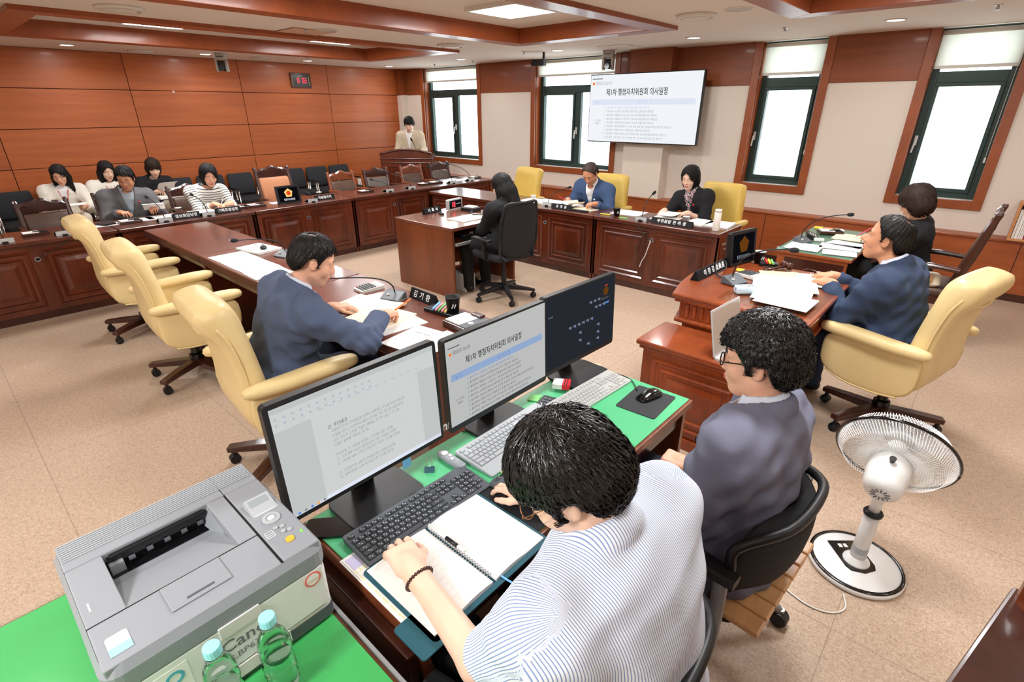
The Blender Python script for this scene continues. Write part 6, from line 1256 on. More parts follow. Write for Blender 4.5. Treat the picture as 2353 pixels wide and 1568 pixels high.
def sdf_mesh(fn, lo, hi, h):
    """surface nets on a grid that is only evaluated near the surface"""
    B = 8; lo = np.asarray(lo, float); nb = np.maximum(1, np.ceil((np.asarray(hi, float) - lo) / (h * B)).astype(int)); n = nb * B + 1
    ci = np.stack(np.meshgrid(*[np.arange(k) for k in nb], indexing='ij'), -1).reshape(-1, 3); cen = (lo + (ci + .5) * B * h).astype(F32)
    d = fn(cen); act = np.abs(d) < B * h * 1.0 + .012
    V = np.empty(n, F32); sg = np.where(d < 0, -1, 1).astype(F32).reshape(nb)
    V[...] = 1.0; V[:-1, :-1, :-1] = np.repeat(np.repeat(np.repeat(sg, B, 0), B, 1), B, 2)
    off = np.stack(np.meshgrid(*[np.arange(B + 1)] * 3, indexing='ij'), -1).reshape(-1, 3)
    A = ci[act]
    for s in range(0, len(A), 400):
        idx = (A[s:s + 400, None, :] * B + off[None]).reshape(-1, 3); V[idx[:, 0], idx[:, 1], idx[:, 2]] = fn((lo + idx * h).astype(F32))
    I = V < 0
    cnt = sum(I[a:n[0] - 1 + a, b:n[1] - 1 + b, c:n[2] - 1 + c].astype(np.int8) for a in (0, 1) for b in (0, 1) for c in (0, 1))
    cells = np.argwhere((cnt > 0) & (cnt < 8))
    acc = np.zeros((len(cells), 3)); num = np.zeros(len(cells))
    for ax in range(3):
        o1, o2 = [q for q in range(3) if q != ax]
        for p in (0, 1):
            for q in (0, 1):
                o = np.zeros(3, int); o[o1] = p; o[o2] = q; e = o.copy(); e[ax] = 1
                a = cells + o; b = cells + e; va = V[a[:, 0], a[:, 1], a[:, 2]]; vb = V[b[:, 0], b[:, 1], b[:, 2]]; m = (va < 0) != (vb < 0)
                t = np.where(m, va / np.where(m, va - vb, 1), 0); pt = a.astype(float); pt[:, ax] += t; acc[m] += pt[m]; num[m] += 1
    verts = lo + acc / num[:, None] * h
    ID = np.full(tuple(n - 1), -1, np.int64); ID[cells[:, 0], cells[:, 1], cells[:, 2]] = np.arange(len(cells))
    quads = []
    for ax in range(3):
        o1, o2 = (ax + 1) % 3, (ax + 2) % 3
        sl0 = [slice(1, k - 1) for k in n]; sl1 = [slice(1, k - 1) for k in n]; sl0[ax] = slice(0, n[ax] - 1); sl1[ax] = slice(1, n[ax])
        a0, a1 = I[tuple(sl0)], I[tuple(sl1)]; st = np.array([1, 1, 1]); st[ax] = 0
        for flip, m in ((False, a0 & ~a1), (True, ~a0 & a1)):
            g = np.argwhere(m) + st
            if not len(g): continue
            def cid(d1, d2):
                c = g.copy(); c[:, o1] -= d1; c[:, o2] -= d2; return ID[c[:, 0], c[:, 1], c[:, 2]]
            q = np.stack([cid(1, 1), cid(0, 1), cid(0, 0), cid(1, 0)], 1); quads.append(q[:, ::-1] if flip else q)
    Q = np.concatenate(quads); Q = Q[(Q >= 0).all(1)]; return verts, Q
def np_obj(name, V, Q, mat, parent, smooth=True, attr=None):
    me = bpy.data.meshes.new(name); nv, nf, k = len(V), len(Q), Q.shape[1]
    me.vertices.add(nv); me.vertices.foreach_set('co', np.ascontiguousarray(V, dtype=np.float32).ravel()); me.loops.add(nf * k); me.loops.foreach_set('vertex_index', np.ascontiguousarray(Q, dtype=np.int32).ravel())
    me.polygons.add(nf); me.polygons.foreach_set('loop_start', np.arange(0, nf * k, k, dtype=np.int32)); me.polygons.foreach_set('use_smooth', np.ones(nf, bool)) if smooth else None
    me.update(calc_edges=True)
    if attr is not None:
        a = me.attributes.new('cloth_u', 'FLOAT', 'POINT'); a.data.foreach_set('value', np.ascontiguousarray(attr, dtype=np.float32))
    me.materials.append(M(mat) if isinstance(mat, str) else mat)
    o = bpy.data.objects.new(name, me); COL.objects.link(o); o.parent = parent; return o

def skin(name, col): plain(name, col, 0.48, spec=0.35, sss=0.12, var=0.05, vscale=14)
skin('skin_fair', lin(236, 196, 172)); skin('skin_mid', lin(226, 172, 142)); skin('skin_tan', lin(206, 146, 112)); skin('skin_pink', lin(234, 178, 150))
plain('hair_black', lin(20, 18, 18), 0.27, spec=0.7); plain('hair_matt', lin(22, 20, 20), 0.55, spec=0.35, bump=.5, bscale=260); plain('hair_soft', lin(26, 22, 21), 0.45, spec=0.45); plain('hair_brown', lin(48, 31, 25), 0.55, spec=0.35, bump=.5, bscale=260); plain('hair_thin', lin(70, 56, 48), 0.55)
plain('brow', lin(40, 30, 26), 0.8); plain('lip', lin(196, 104, 96), 0.45); plain('eye_white', lin(226, 222, 216), 0.3); plain('iris', lin(28, 18, 14), 0.2)
def cloth(name, col, sc=700.0, amt=.12, rough=.9, var=.06): plain(name, col, rough, bump=amt, bscale=sc, var=var, vscale=240)
cloth('suit_blue', lin(76, 88, 114)); cloth('suit_slate', lin(108, 109, 128)); cloth('suit_navy', lin(46, 60, 86)); cloth('suit_window', lin(56, 76, 110)); cloth('suit_grey', lin(92, 90, 92)); cloth('knit_black', lin(22, 22, 25)); cloth('suit_black', lin(20, 20, 22)); cloth('cream_cloth', lin(232, 226, 214)); cloth('beige_cloth', lin(204, 190, 166)); cloth('white_cloth', lin(238, 238, 238)); cloth('shirt_grey', lin(150, 158, 166)); cloth('shirt_pale', lin(206, 212, 226)); cloth('trouser_dark', lin(26, 30, 42)); cloth('trouser_black', lin(16, 16, 18)); cloth('trouser_cream', lin(222, 210, 192)); cloth('shoe_black', lin(20, 19, 20), 200, .05, .4)
def _striped(name, base, line, period, duty, soft=False):
    def mk():
        m, nt, N, L, b = nm(name); a = N.new('ShaderNodeAttribute'); a.attribute_name = 'cloth_u'
        d = N.new('ShaderNodeMath'); d.operation = 'DIVIDE'; d.inputs[1].default_value = period; L.new(a.outputs['Fac'], d.inputs[0]); f = N.new('ShaderNodeMath'); f.operation = 'FRACT'; L.new(d.outputs[0], f.inputs[0])
        c = N.new('ShaderNodeMath'); c.operation = 'LESS_THAN'; c.inputs[1].default_value = duty; L.new(f.outputs[0], c.inputs[0])
        mx = N.new('ShaderNodeMix'); mx.data_type = 'RGBA'; mx.inputs[6].default_value = base; mx.inputs[7].default_value = line; L.new(c.outputs[0], mx.inputs[0]); L.new(mx.outputs[2], b.inputs['Base Color']); b.inputs['Roughness'].default_value = .9; return m
    MDEF[name] = mk
_striped('stripe_shirt', lin(236, 239, 246), lin(138, 158, 200), .0052, .34); _striped('stripe_knit', lin(232, 230, 222), lin(52, 54, 62), .028, .26)
def _scarf():
    m, nt, N, L, b = nm('scarf'); tc = N.new('ShaderNodeTexCoord'); n = N.new('ShaderNodeTexNoise'); n.inputs['Scale'].default_value = 28; n.inputs['Detail'].default_value = 2; n.inputs['Distortion'].default_value = 2; L.new(tc.outputs['Object'], n.inputs['Vector'])
    c = N.new('ShaderNodeValToRGB'); e = c.color_ramp.elements; e[0].position = .40; e[0].color = lin(20, 20, 24); e[1].position = .50; e[1].color = lin(210, 205, 200); q = e.new(.58); q.color = lin(214, 84, 130); q = e.new(.66); q.color = lin(30, 26, 30); c.color_ramp.interpolation = 'CONSTANT'; L.new(n.outputs['Fac'], c.inputs['Fac']); L.new(c.outputs['Color'], b.inputs['Base Color']); b.inputs['Roughness'].default_value = .6; return m
MDEF['scarf'] = _scarf

def head_field(neck_local=None):
    fs = [ell((0, -.014, .036), (.0755, .096, .084)), (ell((0, .022, -.034), (.060, .070, .084)), .03), (rcone((0, .055, -.094), (0, .062, -.102), .020, .018), .03), (rcone((-.046, -.005, -.062), (0, .05, -.098), .020, .018), .03), (rcone((.046, -.005, -.062), (0, .05, -.098), .020, .018), .03),
          (ell((-.038, .055, -.030), (.024, .024, .028)), .02), (ell((.038, .055, -.030), (.024, .024, .028)), .02), (rcone((-.044, .070, .024), (.044, .070, .024), .011, .011), .018),
          (rcone((0, .083, .012), (0, .103, -.028), .0065, .0115), .012), (ell((-.012, .094, -.034), (.0085, .010, .008)), .008), (ell((.012, .094, -.034), (.0085, .010, .008)), .008), (ell((0, .080, -.066), (.026, .014, .016)), .014),
          (ell((-.0785, -.008, -.008), (.010, .021, .033)), .008), (ell((.0785, -.008, -.008), (.010, .021, .033)), .008)]
    u = union(fs, .025); eL, eR = ell((-.032, .096, .004), (.020, .018, .013)), ell((.032, .096, .004), (.020, .018, .013)); lid = union([ell((-.031, .069, .003), (.0145, .0125, .0115)), ell((.031, .069, .003), (.0145, .0125, .0115))], 0)
    cup = union([ell((-.090, -.002, -.006), (.007, .012, .020)), ell((.090, -.002, -.006), (.007, .012, .020))], 0)
    def f(P):
        d = u(P); d = smax(d, -eL(P), .012); d = smax(d, -eR(P), .012); d = smin(d, lid(P), .006); return smax(d, -cup(P), .006)
    return f
HEADF = head_field()
def hair_field(style, thick=1.0, wave=0.0):
    Y = np.array([-.14, -.10, -.078, -.055, -.034, .0, .016, .030, .050, .075, .10, .14], F32)
    ZS = {'short': [-.075, -.080, -.075, -.045, .012, .018, -.018, .030, .058, .068, .066, .066], 'fringe': [-.085, -.090, -.088, -.055, .004, .010, -.030, .018, .034, .036, .034, .034], 'recede': [-.075, -.080, -.075, -.045, .012, .018, -.012, .045, .085, .112, .13, .14]}
    t = .012 * thick
    if style in ZS:
        Z = np.array(ZS[style], F32); e = ell((0, -.014, .036), (.0755 + t, .096 + t, .084 + t * 1.15)); e2 = ell((0, -.035, -.012), (.074 + t, .078 + t * .9, .074))
        def f(P):
            d = smin(e(P), e2(P), .02); w = np.interp(P[:, 1], Y, Z); ph = np.arctan2(P[:, 0], P[:, 1] + .05)
            d = d + .0022 * np.sin(ph * 34 + P[:, 2] * 90) * np.sin(ph * 13 + 2.0) + .0016 * np.sin(ph * 71 - P[:, 2] * 120)
            if wave: d = d + wave * np.sin(P[:, 0] * 170 + 3 * np.sin(P[:, 1] * 90)) * np.sin(P[:, 1] * 150 + 2 * np.sin(P[:, 2] * 110)) * np.sin(P[:, 2] * 140 + 1)
            jag = (.004 * np.sin(P[:, 0] * 260 + 1) + .010 * np.sin(P[:, 0] * 38 + .9)) * (P[:, 1] > .03)
            return smax(d, (w - P[:, 2] + jag) * .8, .014)
        return f
    if style == 'bob':
        fs = [ell((0, -.016, .034), (.0755 + t * 1.3, .098 + t * 1.2, .086 + t * 1.2)), (ell((0, -.03, -.050), (.096, .088, .098)), .04)]; cut = -.130; op = ell((.012, .128, -.030), (.064, .124, .116))
    elif style == 'bobfringe':
        fs = [ell((0, -.016, .034), (.0755 + t * 1.3, .098 + t * 1.2, .086 + t * 1.2)), (ell((0, -.03, -.045), (.098, .090, .094)), .04)]; cut = -.125; op = ell((0, .125, -.062), (.058, .115, .092))
    else:
        fs = [ell((0, -.016, .034), (.0755 + t * 1.2, .098 + t, .086 + t)), (ell((0, -.04, -.06), (.088, .075, .12)), .04), (rcone((-.070, -.01, -.05), (-.085, .035, -.26), .036, .020), .03), (rcone((.070, -.01, -.05), (.080, .030, -.26), .036, .020), .03), (rcone((0, -.075, -.08), (0, -.115, -.36), .085, .055), .05)]; cut = -.40; op = ell((.008, .127, -.034), (.058, .120, .116))
    u = union(fs, .03)
    def f(P):
        d = u(P); ph = np.arctan2(P[:, 0], P[:, 1] + .03); d = d + .0020 * np.sin(ph * 40 + 1.3) + .0015 * np.sin(ph * 87 + P[:, 2] * 30)
        d = smax(d, (cut + .012 * np.sin(ph * 9) - P[:, 2]) * .8, .012); return smax(d, -op(P), .012)
    return f
def strands(field, base, n, rad, steps=8, step=.0095, crown=(0.012, -.055, .115), wave=0.0, seed=1):
    """fine locks combed away from the crown whorl; head coordinates"""
    r = np.random.default_rng(seed); P = base[r.integers(0, len(base), n)].astype(F32); C = _v(crown); cur = P.copy(); path = []
    def grad(X):
        e = .002; g = np.stack([field(X + _v(d) * e) - field(X - _v(d) * e) for d in np.eye(3)], 1); return g / (np.linalg.norm(g, axis=1, keepdims=True) + 1e-6)
    side = r.normal(0, 1, (n, 1)).astype(F32); lift = (.0005 + .0014 * r.random(n)).astype(F32)
    for s in range(steps):
        g = grad(cur); cur = cur - g * (field(cur) - lift * (1 + .3 * s))[:, None]; path.append((cur.copy(), g.copy()))
        fl_ = cur - C; fl_ = fl_ - (fl_ * g).sum(1, keepdims=True) * g; fl_ /= np.linalg.norm(fl_, axis=1, keepdims=True) + 1e-6
        tw = np.cross(g, fl_); fl_ = fl_ + tw * (.35 + .13 * side + (wave * np.sin(s * 1.7 + side * 4) if wave else 0)); fl_ /= np.linalg.norm(fl_, axis=1, keepdims=True); cur = cur + fl_ * step
    V = []; m = len(path)
    for s, (c, g) in enumerate(path):
        nx = path[min(s + 1, m - 1)][0] - path[max(s - 1, 0)][0]; nx /= np.linalg.norm(nx, axis=1, keepdims=True) + 1e-6; bt = np.cross(nx, g); w = rad * (1 - .8 * (s / (m - 1)) ** 2) * (.6 if s == 0 else 1)
        V += [c + bt * w, c + g * w * .38, c - bt * w]
    V = np.stack(V, 1); k = V.shape[1]; q = []
    for s in range(m - 1):
        a = s * 3; q += [(a, a + 1, a + 4, a + 3), (a + 1, a + 2, a + 5, a + 4)]
    q = np.array(q); Q = (q[None] + (np.arange(n) * k)[:, None, None]).reshape(-1, 4); return V.reshape(-1, 3), Q

def ik(S_, W_, a, b, pole):
    S_, W_ = np.array(S_, float), np.array(W_, float); v = W_ - S_; d = np.linalg.norm(v)
    if d > (a + b) * .995: W_ = S_ + v / d * (a + b) * .995; v = W_ - S_; d = np.linalg.norm(v)
    u = v / d; x = (a * a - b * b + d * d) / (2 * d); h = math.sqrt(max(0, a * a - x * x)); p = np.array(pole, float); p = p - (p @ u) * u; return S_ + u * x + _n(p) * h, W_
HANDS = {'flat': (.15, .2, .1), 'type': (.25, .55, .35), 'hold': (.7, .9, .5), 'fist': (1.35, 1.6, .9), 'pen': (.75, 1.0, .5), 'rest': (.35, .45, .3)}
def hand_prims(w, d, n, thumb, pose, s=1.0):
    """w wrist, d finger direction, n palm side direction, thumb = direction of the thumb side"""
    w = np.array(w, float); d = _n(d); n = _n(np.array(n, float) - (np.array(n) @ d) * d); t = np.cross(d, n); t = t if t @ np.array(thumb, float) > 0 else -t
    R = np.stack([t, d, n]); out = [rcone(w - d * .02, w + d * .03, .0255 * s, .027 * s), (rbx(w + d * .052 * s, (.030 * s, .032 * s, .004), .0095 * s, R), .016)]
    A = HANDS[pose]
    for i, (off, ln) in enumerate(((.031, .070), (.0105, .079), (-.0105, .073), (-.030, .057))):
        b = w + d * (.088 - (.004 if i in (0, 2) else .012 if i == 3 else 0)) * s + t * off * s; ang = 0.0; dd = _n(d + t * (off * 2.2 if pose in ('flat', 'type', 'rest') else 0)); p = b; r = .0088 * s * (1 - .06 * i)
        for j, fr_ in enumerate((.46, .30, .24)):
            ang += A[j] * (1 + .06 * i); q = p + (dd * math.cos(ang) + n * math.sin(ang)) * ln * fr_ * s; out.append((rcone(p, q, r, r * .92), .004 if j else .007)); p, r = q, r * .92
    b = w + d * .022 * s + t * .026 * s; c1 = _n(d * .75 + t * .6 + n * .28); c2 = _n(d * .95 + t * .05 + n * .35) if pose in ('flat', 'type', 'rest') else _n(d * .7 - t * .55 + n * .55)
    m1 = b + c1 * .042 * s; m2 = m1 + c2 * .030 * s; m3 = m2 + c2 * .022 * s; out += [(rcone(b, m1, .0135 * s, .0108 * s), .012), (rcone(m1, m2, .0105 * s, .0095 * s), .004), (rcone(m2, m3, .0095 * s, .008 * s), .004)]
    tip = w + d * .10 * s + n * .03; return out, tip

def person(label, az, pelvis, nb, hc, skin_m='skin_mid', look=(0, 15, 0), wr=None, wl=None, hd=('rest', 'rest'), hdir=(None, None), top='jacket', topm='suit_blue', shirt=None, trou='trouser_dark', hair='short', hairm='hair_black', hthick=1.0, wave=0.0, res=.008, cres=.010, sw=.19, girth=1.0, hs=1.0, sleeve=1.0, stand=False, knee=None, pole=(None, None), locks=0, twist=0.0, glasses=None, bald=None, vneck=.45, collar=True, woman=False, attr=None, thumbs=(None, None), feet=True, wrinkle=.0025, eyes='down', lockr=.0012, hunch=0.0, group='people in the meeting', crown=(0.012, -.055, .115)):
    O = np.array([pelvis[0], pelvis[1], 0.0]); root = thing('person', label, 'person', tuple(O), 0, group)
    f = np.array([math.cos(math.radians(az)), math.sin(math.radians(az)), 0]); r = np.array([f[1], -f[0], 0]); up = np.array([0, 0, 1.0])
    Pv, Nb, Hc = np.array(pelvis, float) - O, np.array(nb, float) - O, np.array(hc, float) - O
    U = _n(Nb - Pv); Ls = np.linalg.norm(Nb - Pv); tw = math.radians(twist); rs = _n(r * math.cos(tw) + f * math.sin(tw)); rs = _n(rs - (rs @ U) * U); fs_ = np.cross(U, rs); RT = np.stack([rs, fs_, U])
    # head basis
    ya, pi_, ro = [math.radians(q) for q in look]; hf = math.cos(ya) * f - math.sin(ya) * r; hr = np.cross(hf, up); hf2 = _n(math.cos(pi_) * hf - math.sin(pi_) * up); hu = np.cross(hr, hf2); hr2 = _n(math.cos(ro) * hr + math.sin(ro) * hu); hu2 = np.cross(hr2, hf2); RH = np.stack([hr2, hf2, hu2]).astype(F32)
    toH = lambda P: ((P - _v(Hc)) @ RH.T) / hs; fromH = lambda q: np.asarray(q, float) * hs @ RH + Hc
    Sh = [Nb - U * .060 + s * rs * sw for s in (1, -1)]                   # right, left
    ua, fa = .285 * (sw / .19) ** .5, .25 * (sw / .19) ** .5
    El, Wr = [], []
    for i, (s, w) in enumerate(((1, wr), (-1, wl))):
        w = np.array(w, float) - O if w is not None else Sh[i] - up * .5 + f * .05
        e, w = ik(Sh[i], w, ua, fa, np.array(pole[i], float) if pole[i] is not None else (-up * 1.0 - f * .5 + s * r * .55)); El.append(e); Wr.append(w)
    # legs
    Hp = [Pv + s * r * .085 * (sw / .19) - up * .02 for s in (1, -1)]; Kn, An, To = [], [], []
    for i, s in enumerate((1, -1)):
        if stand: k = Hp[i] - up * (Hp[i][2] * .47) + f * .02; a = np.array([Hp[i][0] + s * r[0] * .01, Hp[i][1] + s * r[1] * .01, .09])
        else: kf = knee if knee else .42; k = Hp[i] + f * kf + s * r * .045; k[2] = .52; a = k - f * .02 + s * r * .01; a = np.array([a[0], a[1], .09])
        Kn.append(k); An.append(a); To.append(a + f * .15 - up * .045)
    g = girth
    TT = np.array([-.22, -.05, .1, .3, .5, .7, .85, .95, 1.03], F32)
    if woman: TW, TD = np.array([.15, .172, .165, .138, .142, .158, .150, .11, .06], F32), np.array([.11, .12, .115, .105, .112, .118, .095, .075, .05], F32)
    else: TW, TD = np.array([.15, .172, .170, .160, .168, .185, .182, .145, .065], F32), np.array([.11, .125, .128, .125, .122, .120, .105, .082, .055], F32)
    TW = TW * g * (sw / .19); TD = TD * g
    pv, RTf = _v(Pv), RT.astype(F32)
    def tloc(P): q = (P - pv) @ RTf.T; return q[:, 0], q[:, 1], q[:, 2] / F32(Ls)
    def torso(ex, tmin=-.18, tmax=1.02):
        def fn(P):
            x, y, t = tloc(P); w = np.interp(t, TT, TW) + ex; d = np.interp(t, TT, TD) + ex; c = -hunch * np.sin(np.clip(t, 0, 1) * PI)
            q = (np.abs(x / w) ** 2.3 + np.abs((y - c) / d) ** 2.3) ** (1 / 2.3); return smax((q - 1) * np.minimum(w, d) * .85, np.maximum(tmin - t, t - tmax) * F32(Ls), .05)
        return fn
    nk = Hc - hu2 * .075 * hs - hf2 * .022 * hs
    # ---- body
    tips = []; fs = [torso(-.022), (rcone(Nb - U * .03, nk, .052 * hs * (.9 if woman else 1), .050 * hs * (.88 if woman else 1)), .03)]
    for i in (0, 1):
        fs += [(rcone(Nb - U * .05 + (1 if i == 0 else -1) * rs * .05, Sh[i], .045, .048), .04), (rcone(Sh[i], El[i], .045 * g, .037 * g), .03), (rcone(El[i], Wr[i], .038 * g, .0265), .02), (rcone(Hp[i], Kn[i], .070, .050), .04), (rcone(Kn[i], An[i], .048, .036), .03), (rcone(An[i], To[i], .034, .026), .02)]
        dd = hdir[i]; dd = _n(np.array(dd, float)) if dd is not None else _n((Wr[i] - El[i]) * [1, 1, .2] + f * .05); pn = (0, 0, -1); th = thumbs[i] if thumbs[i] is not None else (-r if i == 0 else r)
        pr_, tip = hand_prims(Wr[i], dd, pn, th, hd[i], .92 if woman else 1.0); fs.append((near(union(pr_, .03), Wr[i] + dd * .07, .15), .02)); tips.append(tip + O)
    bodyu = union(fs, .03)
    hfield = near(lambda P: HEADF(toH(P)) * F32(hs), Hc, .17 * hs)
    def body(P):
        return smin(bodyu(P), hfield(P), .02)
    pts = np.array([Pv, Nb, Hc] + Sh + El + Wr + Kn + An + To + [t_ - O for t_ in tips]); lo, hi = pts.min(0) - .16, pts.max(0) + .16; lo[2] = max(lo[2], -.02)
    V, Q = sdf_mesh(body, lo, hi, res); np_obj('body', V, Q, skin_m, root)
    # ---- face details
    def surf(x, z):
        x, z = np.asarray(x, F32), np.asarray(z, F32); y = np.full(x.shape, .135, F32)
        for _ in range(26): y = y - np.clip(HEADF(np.stack([x, y, z], 1)), -.01, .02) * .8
        return y
    def face_tube(name, xs_, zs_, rad, mat, lift=.0004, n=6):
        ys_ = surf(xs_, zs_) + lift; p = [fromH((a, b, c)) for a, b, c in zip(xs_, ys_, zs_)]; o = obj(name, MB().tube([tuple(q) for q in p], [rad * (.5 + .5 * math.sin(PI * (k + .7) / (len(p) + .4))) for k in range(len(p))], n), mat, root, smooth=True); return o
    u_ = np.linspace(0, 1, 7)
    for s in (-1, 1):
        face_tube('eyebrow', s * (.014 + .036 * u_), .0235 + .006 * np.sin(PI * u_ * .8), .0030 if not woman else .0022, 'brow')
        if eyes == 'open':
            obj('eye', MB().ball((0, 0, 0), (.0115, .005, .0055), 10, 6).xf(Matrix(((hr2[0], hf2[0], hu2[0], 0), (hr2[1], hf2[1], hu2[1], 0), (hr2[2], hf2[2], hu2[2], 0), (0, 0, 0, 1)))), 'eye_white', root, loc=tuple(fromH((s * .031, .0785, .003))), smooth=True); obj('iris', MB().ball((0, 0, 0), .0052, 8, 6), 'iris', root, loc=tuple(fromH((s * .031, .0805, .003))), smooth=True)
        face_tube('eyelash', s * (.018 + .027 * u_), (.0065 if eyes == 'open' else -.003) - (.004 if eyes != 'open' else -.003) * np.sin(PI * u_), .0017, 'iris')
    face_tube('lip', -.020 + .040 * u_, -.0625 + .0015 * np.cos((u_ - .5) * 9), .0035, 'lip'); face_tube('lip', -.017 + .034 * u_, -.0695 - .002 * np.sin(PI * u_), .0042, 'lip')
    # ---- hair
    HF = hair_field(hair, hthick, wave)
    if bald: bsp = ell(bald[0], bald[1]); HF0 = HF; HF = lambda P: smax(HF0(P), -bsp(P), .012)
    lo_h = np.array([-.16, -.20, -.42 if hair == 'long' else -.17]); Vh, Qh = sdf_mesh(HF, lo_h, np.array([.16, .17, .17]), res * .75 if res < .007 else res * .8); ho = np_obj('hair', Vh * hs @ RH + Hc, Qh, hairm, root)
    if locks:
        Vs, Qs = strands(HF, Vh, locks, lockr, wave=.9 if wave else 0, seed=locks, crown=crown); lk = np_obj('hair_locks', Vs * hs @ RH + Hc, Qs, hairm, ho); lk['kind'] = 'stuff'
    # ---- clothes
    elc = [_v(e) for e in El]; ela = [_v(_n(Wr[i] - Sh[i])) for i in (0, 1)]
    def fold(P, k):
        o = fold0(P, k)
        for e, a in zip(elc, ela):
            q = P - e; o = o + 1.5 * wrinkle * np.sin(q @ a * 130 + 6 * np.sin(q[:, 2] * 20)) * np.exp(-np.einsum('ij,ij->i', q, q) / .0075)
        return o
    def fold0(P, k): return wrinkle * (np.sin(P[:, 2] * 62 + 3 * np.sin(P[:, 0] * 17 + k)) * np.sin(P[:, 0] * 23 + P[:, 1] * 19 + k) + .6 * np.sin((P[:, 0] + P[:, 1]) * 47 + P[:, 2] * 29))
    neckhole = rcone(Nb - U * .05 + fs_ * .02, Nb + U * .25 + (Hc - Nb) * .1, .064 * hs, .075 * hs)
    legs = union([rcone(Hp[0] + f * .03, Hp[1] + f * .03, .095 * g, .095 * g)] + [(rcone(Hp[i] + f * .03, Kn[i], .086 * g, .068), .05) for i in (0, 1)] + [(rcone(Kn[i], An[i] + np.array([0, 0, -.02]), .066, .056), .04) for i in (0, 1)], .04)
    def trousers(P): return smax(legs(P) + fold(P, 1.0) * .8, .045 - P[:, 2], .01)
    lpts = np.array(Hp + Kn + An); V, Q = sdf_mesh(trousers, lpts.min(0) - .2, lpts.max(0) + .2, cres * 1.4); np_obj('trousers', V, Q, trou, root)
    if feet:
        for i in (0, 1):
            a = An[i]; sh = union([rcone(a - f * .03 - up * .045, To[i] + f * .02 - up * .008, .036, .036), (rcone(a, a - up * .03, .042, .042), .03)], .03)
            V, Q = sdf_mesh(lambda P: smax(sh(P), .004 - P[:, 2], .006), np.minimum(a, To[i]) - .1, np.maximum(a, To[i]) + .1, .011); np_obj('shoe', V, Q, 'shoe_black', root)
    def sleeves(ex, cut):
        S_ = []
        for i in (0, 1):
            S_ += [(rcone(Nb - U * .045 + (1 if i == 0 else -1) * rs * .03, Sh[i] - (1 if i == 0 else -1) * rs * .02, .064 + ex, .060 + ex), .09)]
            if cut > 1.0:
                c = min(1, cut - 1.0); we = El[i] + (Wr[i] - El[i]) * c; S_ += [(rcone(Sh[i], El[i], .056 * g + ex, .048 * g + ex), .06), (rcone(El[i], we, .049 * g + ex, .040 + ex), .03)]
            else: we = Sh[i] + (El[i] - Sh[i]) * cut; S_ += [(rcone(Sh[i], we, .057 * g + ex, .057 * g + ex), .07)]
        return S_
    def cuffcut(cut):
        pl = []
        for i in (0, 1):
            a, b = (El[i], Wr[i]) if cut > 1 else (Sh[i], El[i]); c = (cut - 1 if cut > 1 else cut); e = a + (b - a) * c; pl.append((_v(e), _v(_n(b - a))))
        def fn(P, d):
            for e, u in pl: q = P - e; ax = q @ u; d = np.where((ax > -.01) & (np.linalg.norm(q, axis=1) < .12), np.maximum(d, ax), d)
            return d
        return fn
    def make_top(name, mat, ex, cut, tmin, v, hole=True, lap=False, ringc=None, col=None):
        un = union([torso(ex, tmin, 1.0), (rcone(Hp[0] - up * .02, Hp[1] - up * .02, .112 * g + ex, .112 * g + ex), .08)] + sleeves(ex, cut), .04); cc = cuffcut(cut); tor = torso(ex + .007, tmin, 1.0); cr = None
        if ringc: cr = ringc
        def fn(P):
            d = un(P) + fold(P, 2.0 if lap else 4.0); x, y, t = tloc(P)
            if v is not None:
                vx = .062 * np.clip((t - v) / (1.0 - v), 0, 1.3)
                if lap: lw = vx + .030 + .030 * np.clip((t - v) / .3, 0, 1) * (t < .93); ld = np.maximum(np.maximum(tor(P), (np.abs(x) - lw)), np.maximum(-y, (v - t) * Ls)); d = smin(d, ld, .004)
                d = smax(d, np.minimum(-(np.abs(x) - vx), np.minimum(t - v, y * 4)) * .9, .006)
            if hole: d = smax(d, -neckhole(P), .008)
            if cr is not None:
                R_, hgt, tilt, th_, gap = cr; q = (P - _v(Nb + U * hgt + fs_ * .012)) @ RTf.T; zz = q[:, 2] + q[:, 1] * tilt; rho = np.sqrt(q[:, 0] ** 2 + (q[:, 1] * .95) ** 2); cd = np.sqrt((rho - R_ + zz * .35) ** 2 + (zz * .38) ** 2) - th_; cd = np.maximum(cd, (q[:, 1] - gap) * .8); d = smin(d, cd, .006)
            return cc(P, d)
        ap = np.array([Pv - U * .15, Nb + U * .1] + Sh + El + (Wr if cut > 1 else El)); V, Q = sdf_mesh(fn, ap.min(0) - .19, ap.max(0) + .19, cres)
        at = None
        if attr:
            P = V.astype(F32); x, y, t = tloc(P); dt = torso(ex)(P); best = dt - .004; at = (np.where(np.abs(x) < 9, x, x) if attr == 'v' else t * Ls).astype(F32)
            for i in (0, 1):
                a, b = _v(Sh[i]), _v(El[i]); ax = _v(_n(b - a)); q = P - a; h = q @ ax; dd_ = rcone(a + (b - a) * .12, b, .057, .05)(P); m = dd_ < best; pa_ = _v(_n(np.cross(ax, _v(U)))); pb_ = np.cross(ax, pa_); at = np.where(m, np.arctan2(q @ pb_, q @ pa_) * .062 if attr == 'v' else h, at); best = np.minimum(best, dd_)
                if cut > 1:
                    a2, b2 = b, _v(Wr[i]); ax2 = _v(_n(b2 - a2)); dd2 = rcone(a2, b2, .05, .04)(P); m = dd2 < best; at = np.where(m, ((P - a2) @ ax2) + .285 if attr != 'v' else (P - a2) @ _v(_n(np.cross(ax2, _v(U)))), at); best = np.minimum(best, dd2)
        return np_obj(name, V, Q, mat, root, attr=at)
    if shirt: make_top('shirt', shirt, -.004, 1.3, -.05, None, True, False, (.061 * hs, .034, .32, .0095, .048 if collar else .2))
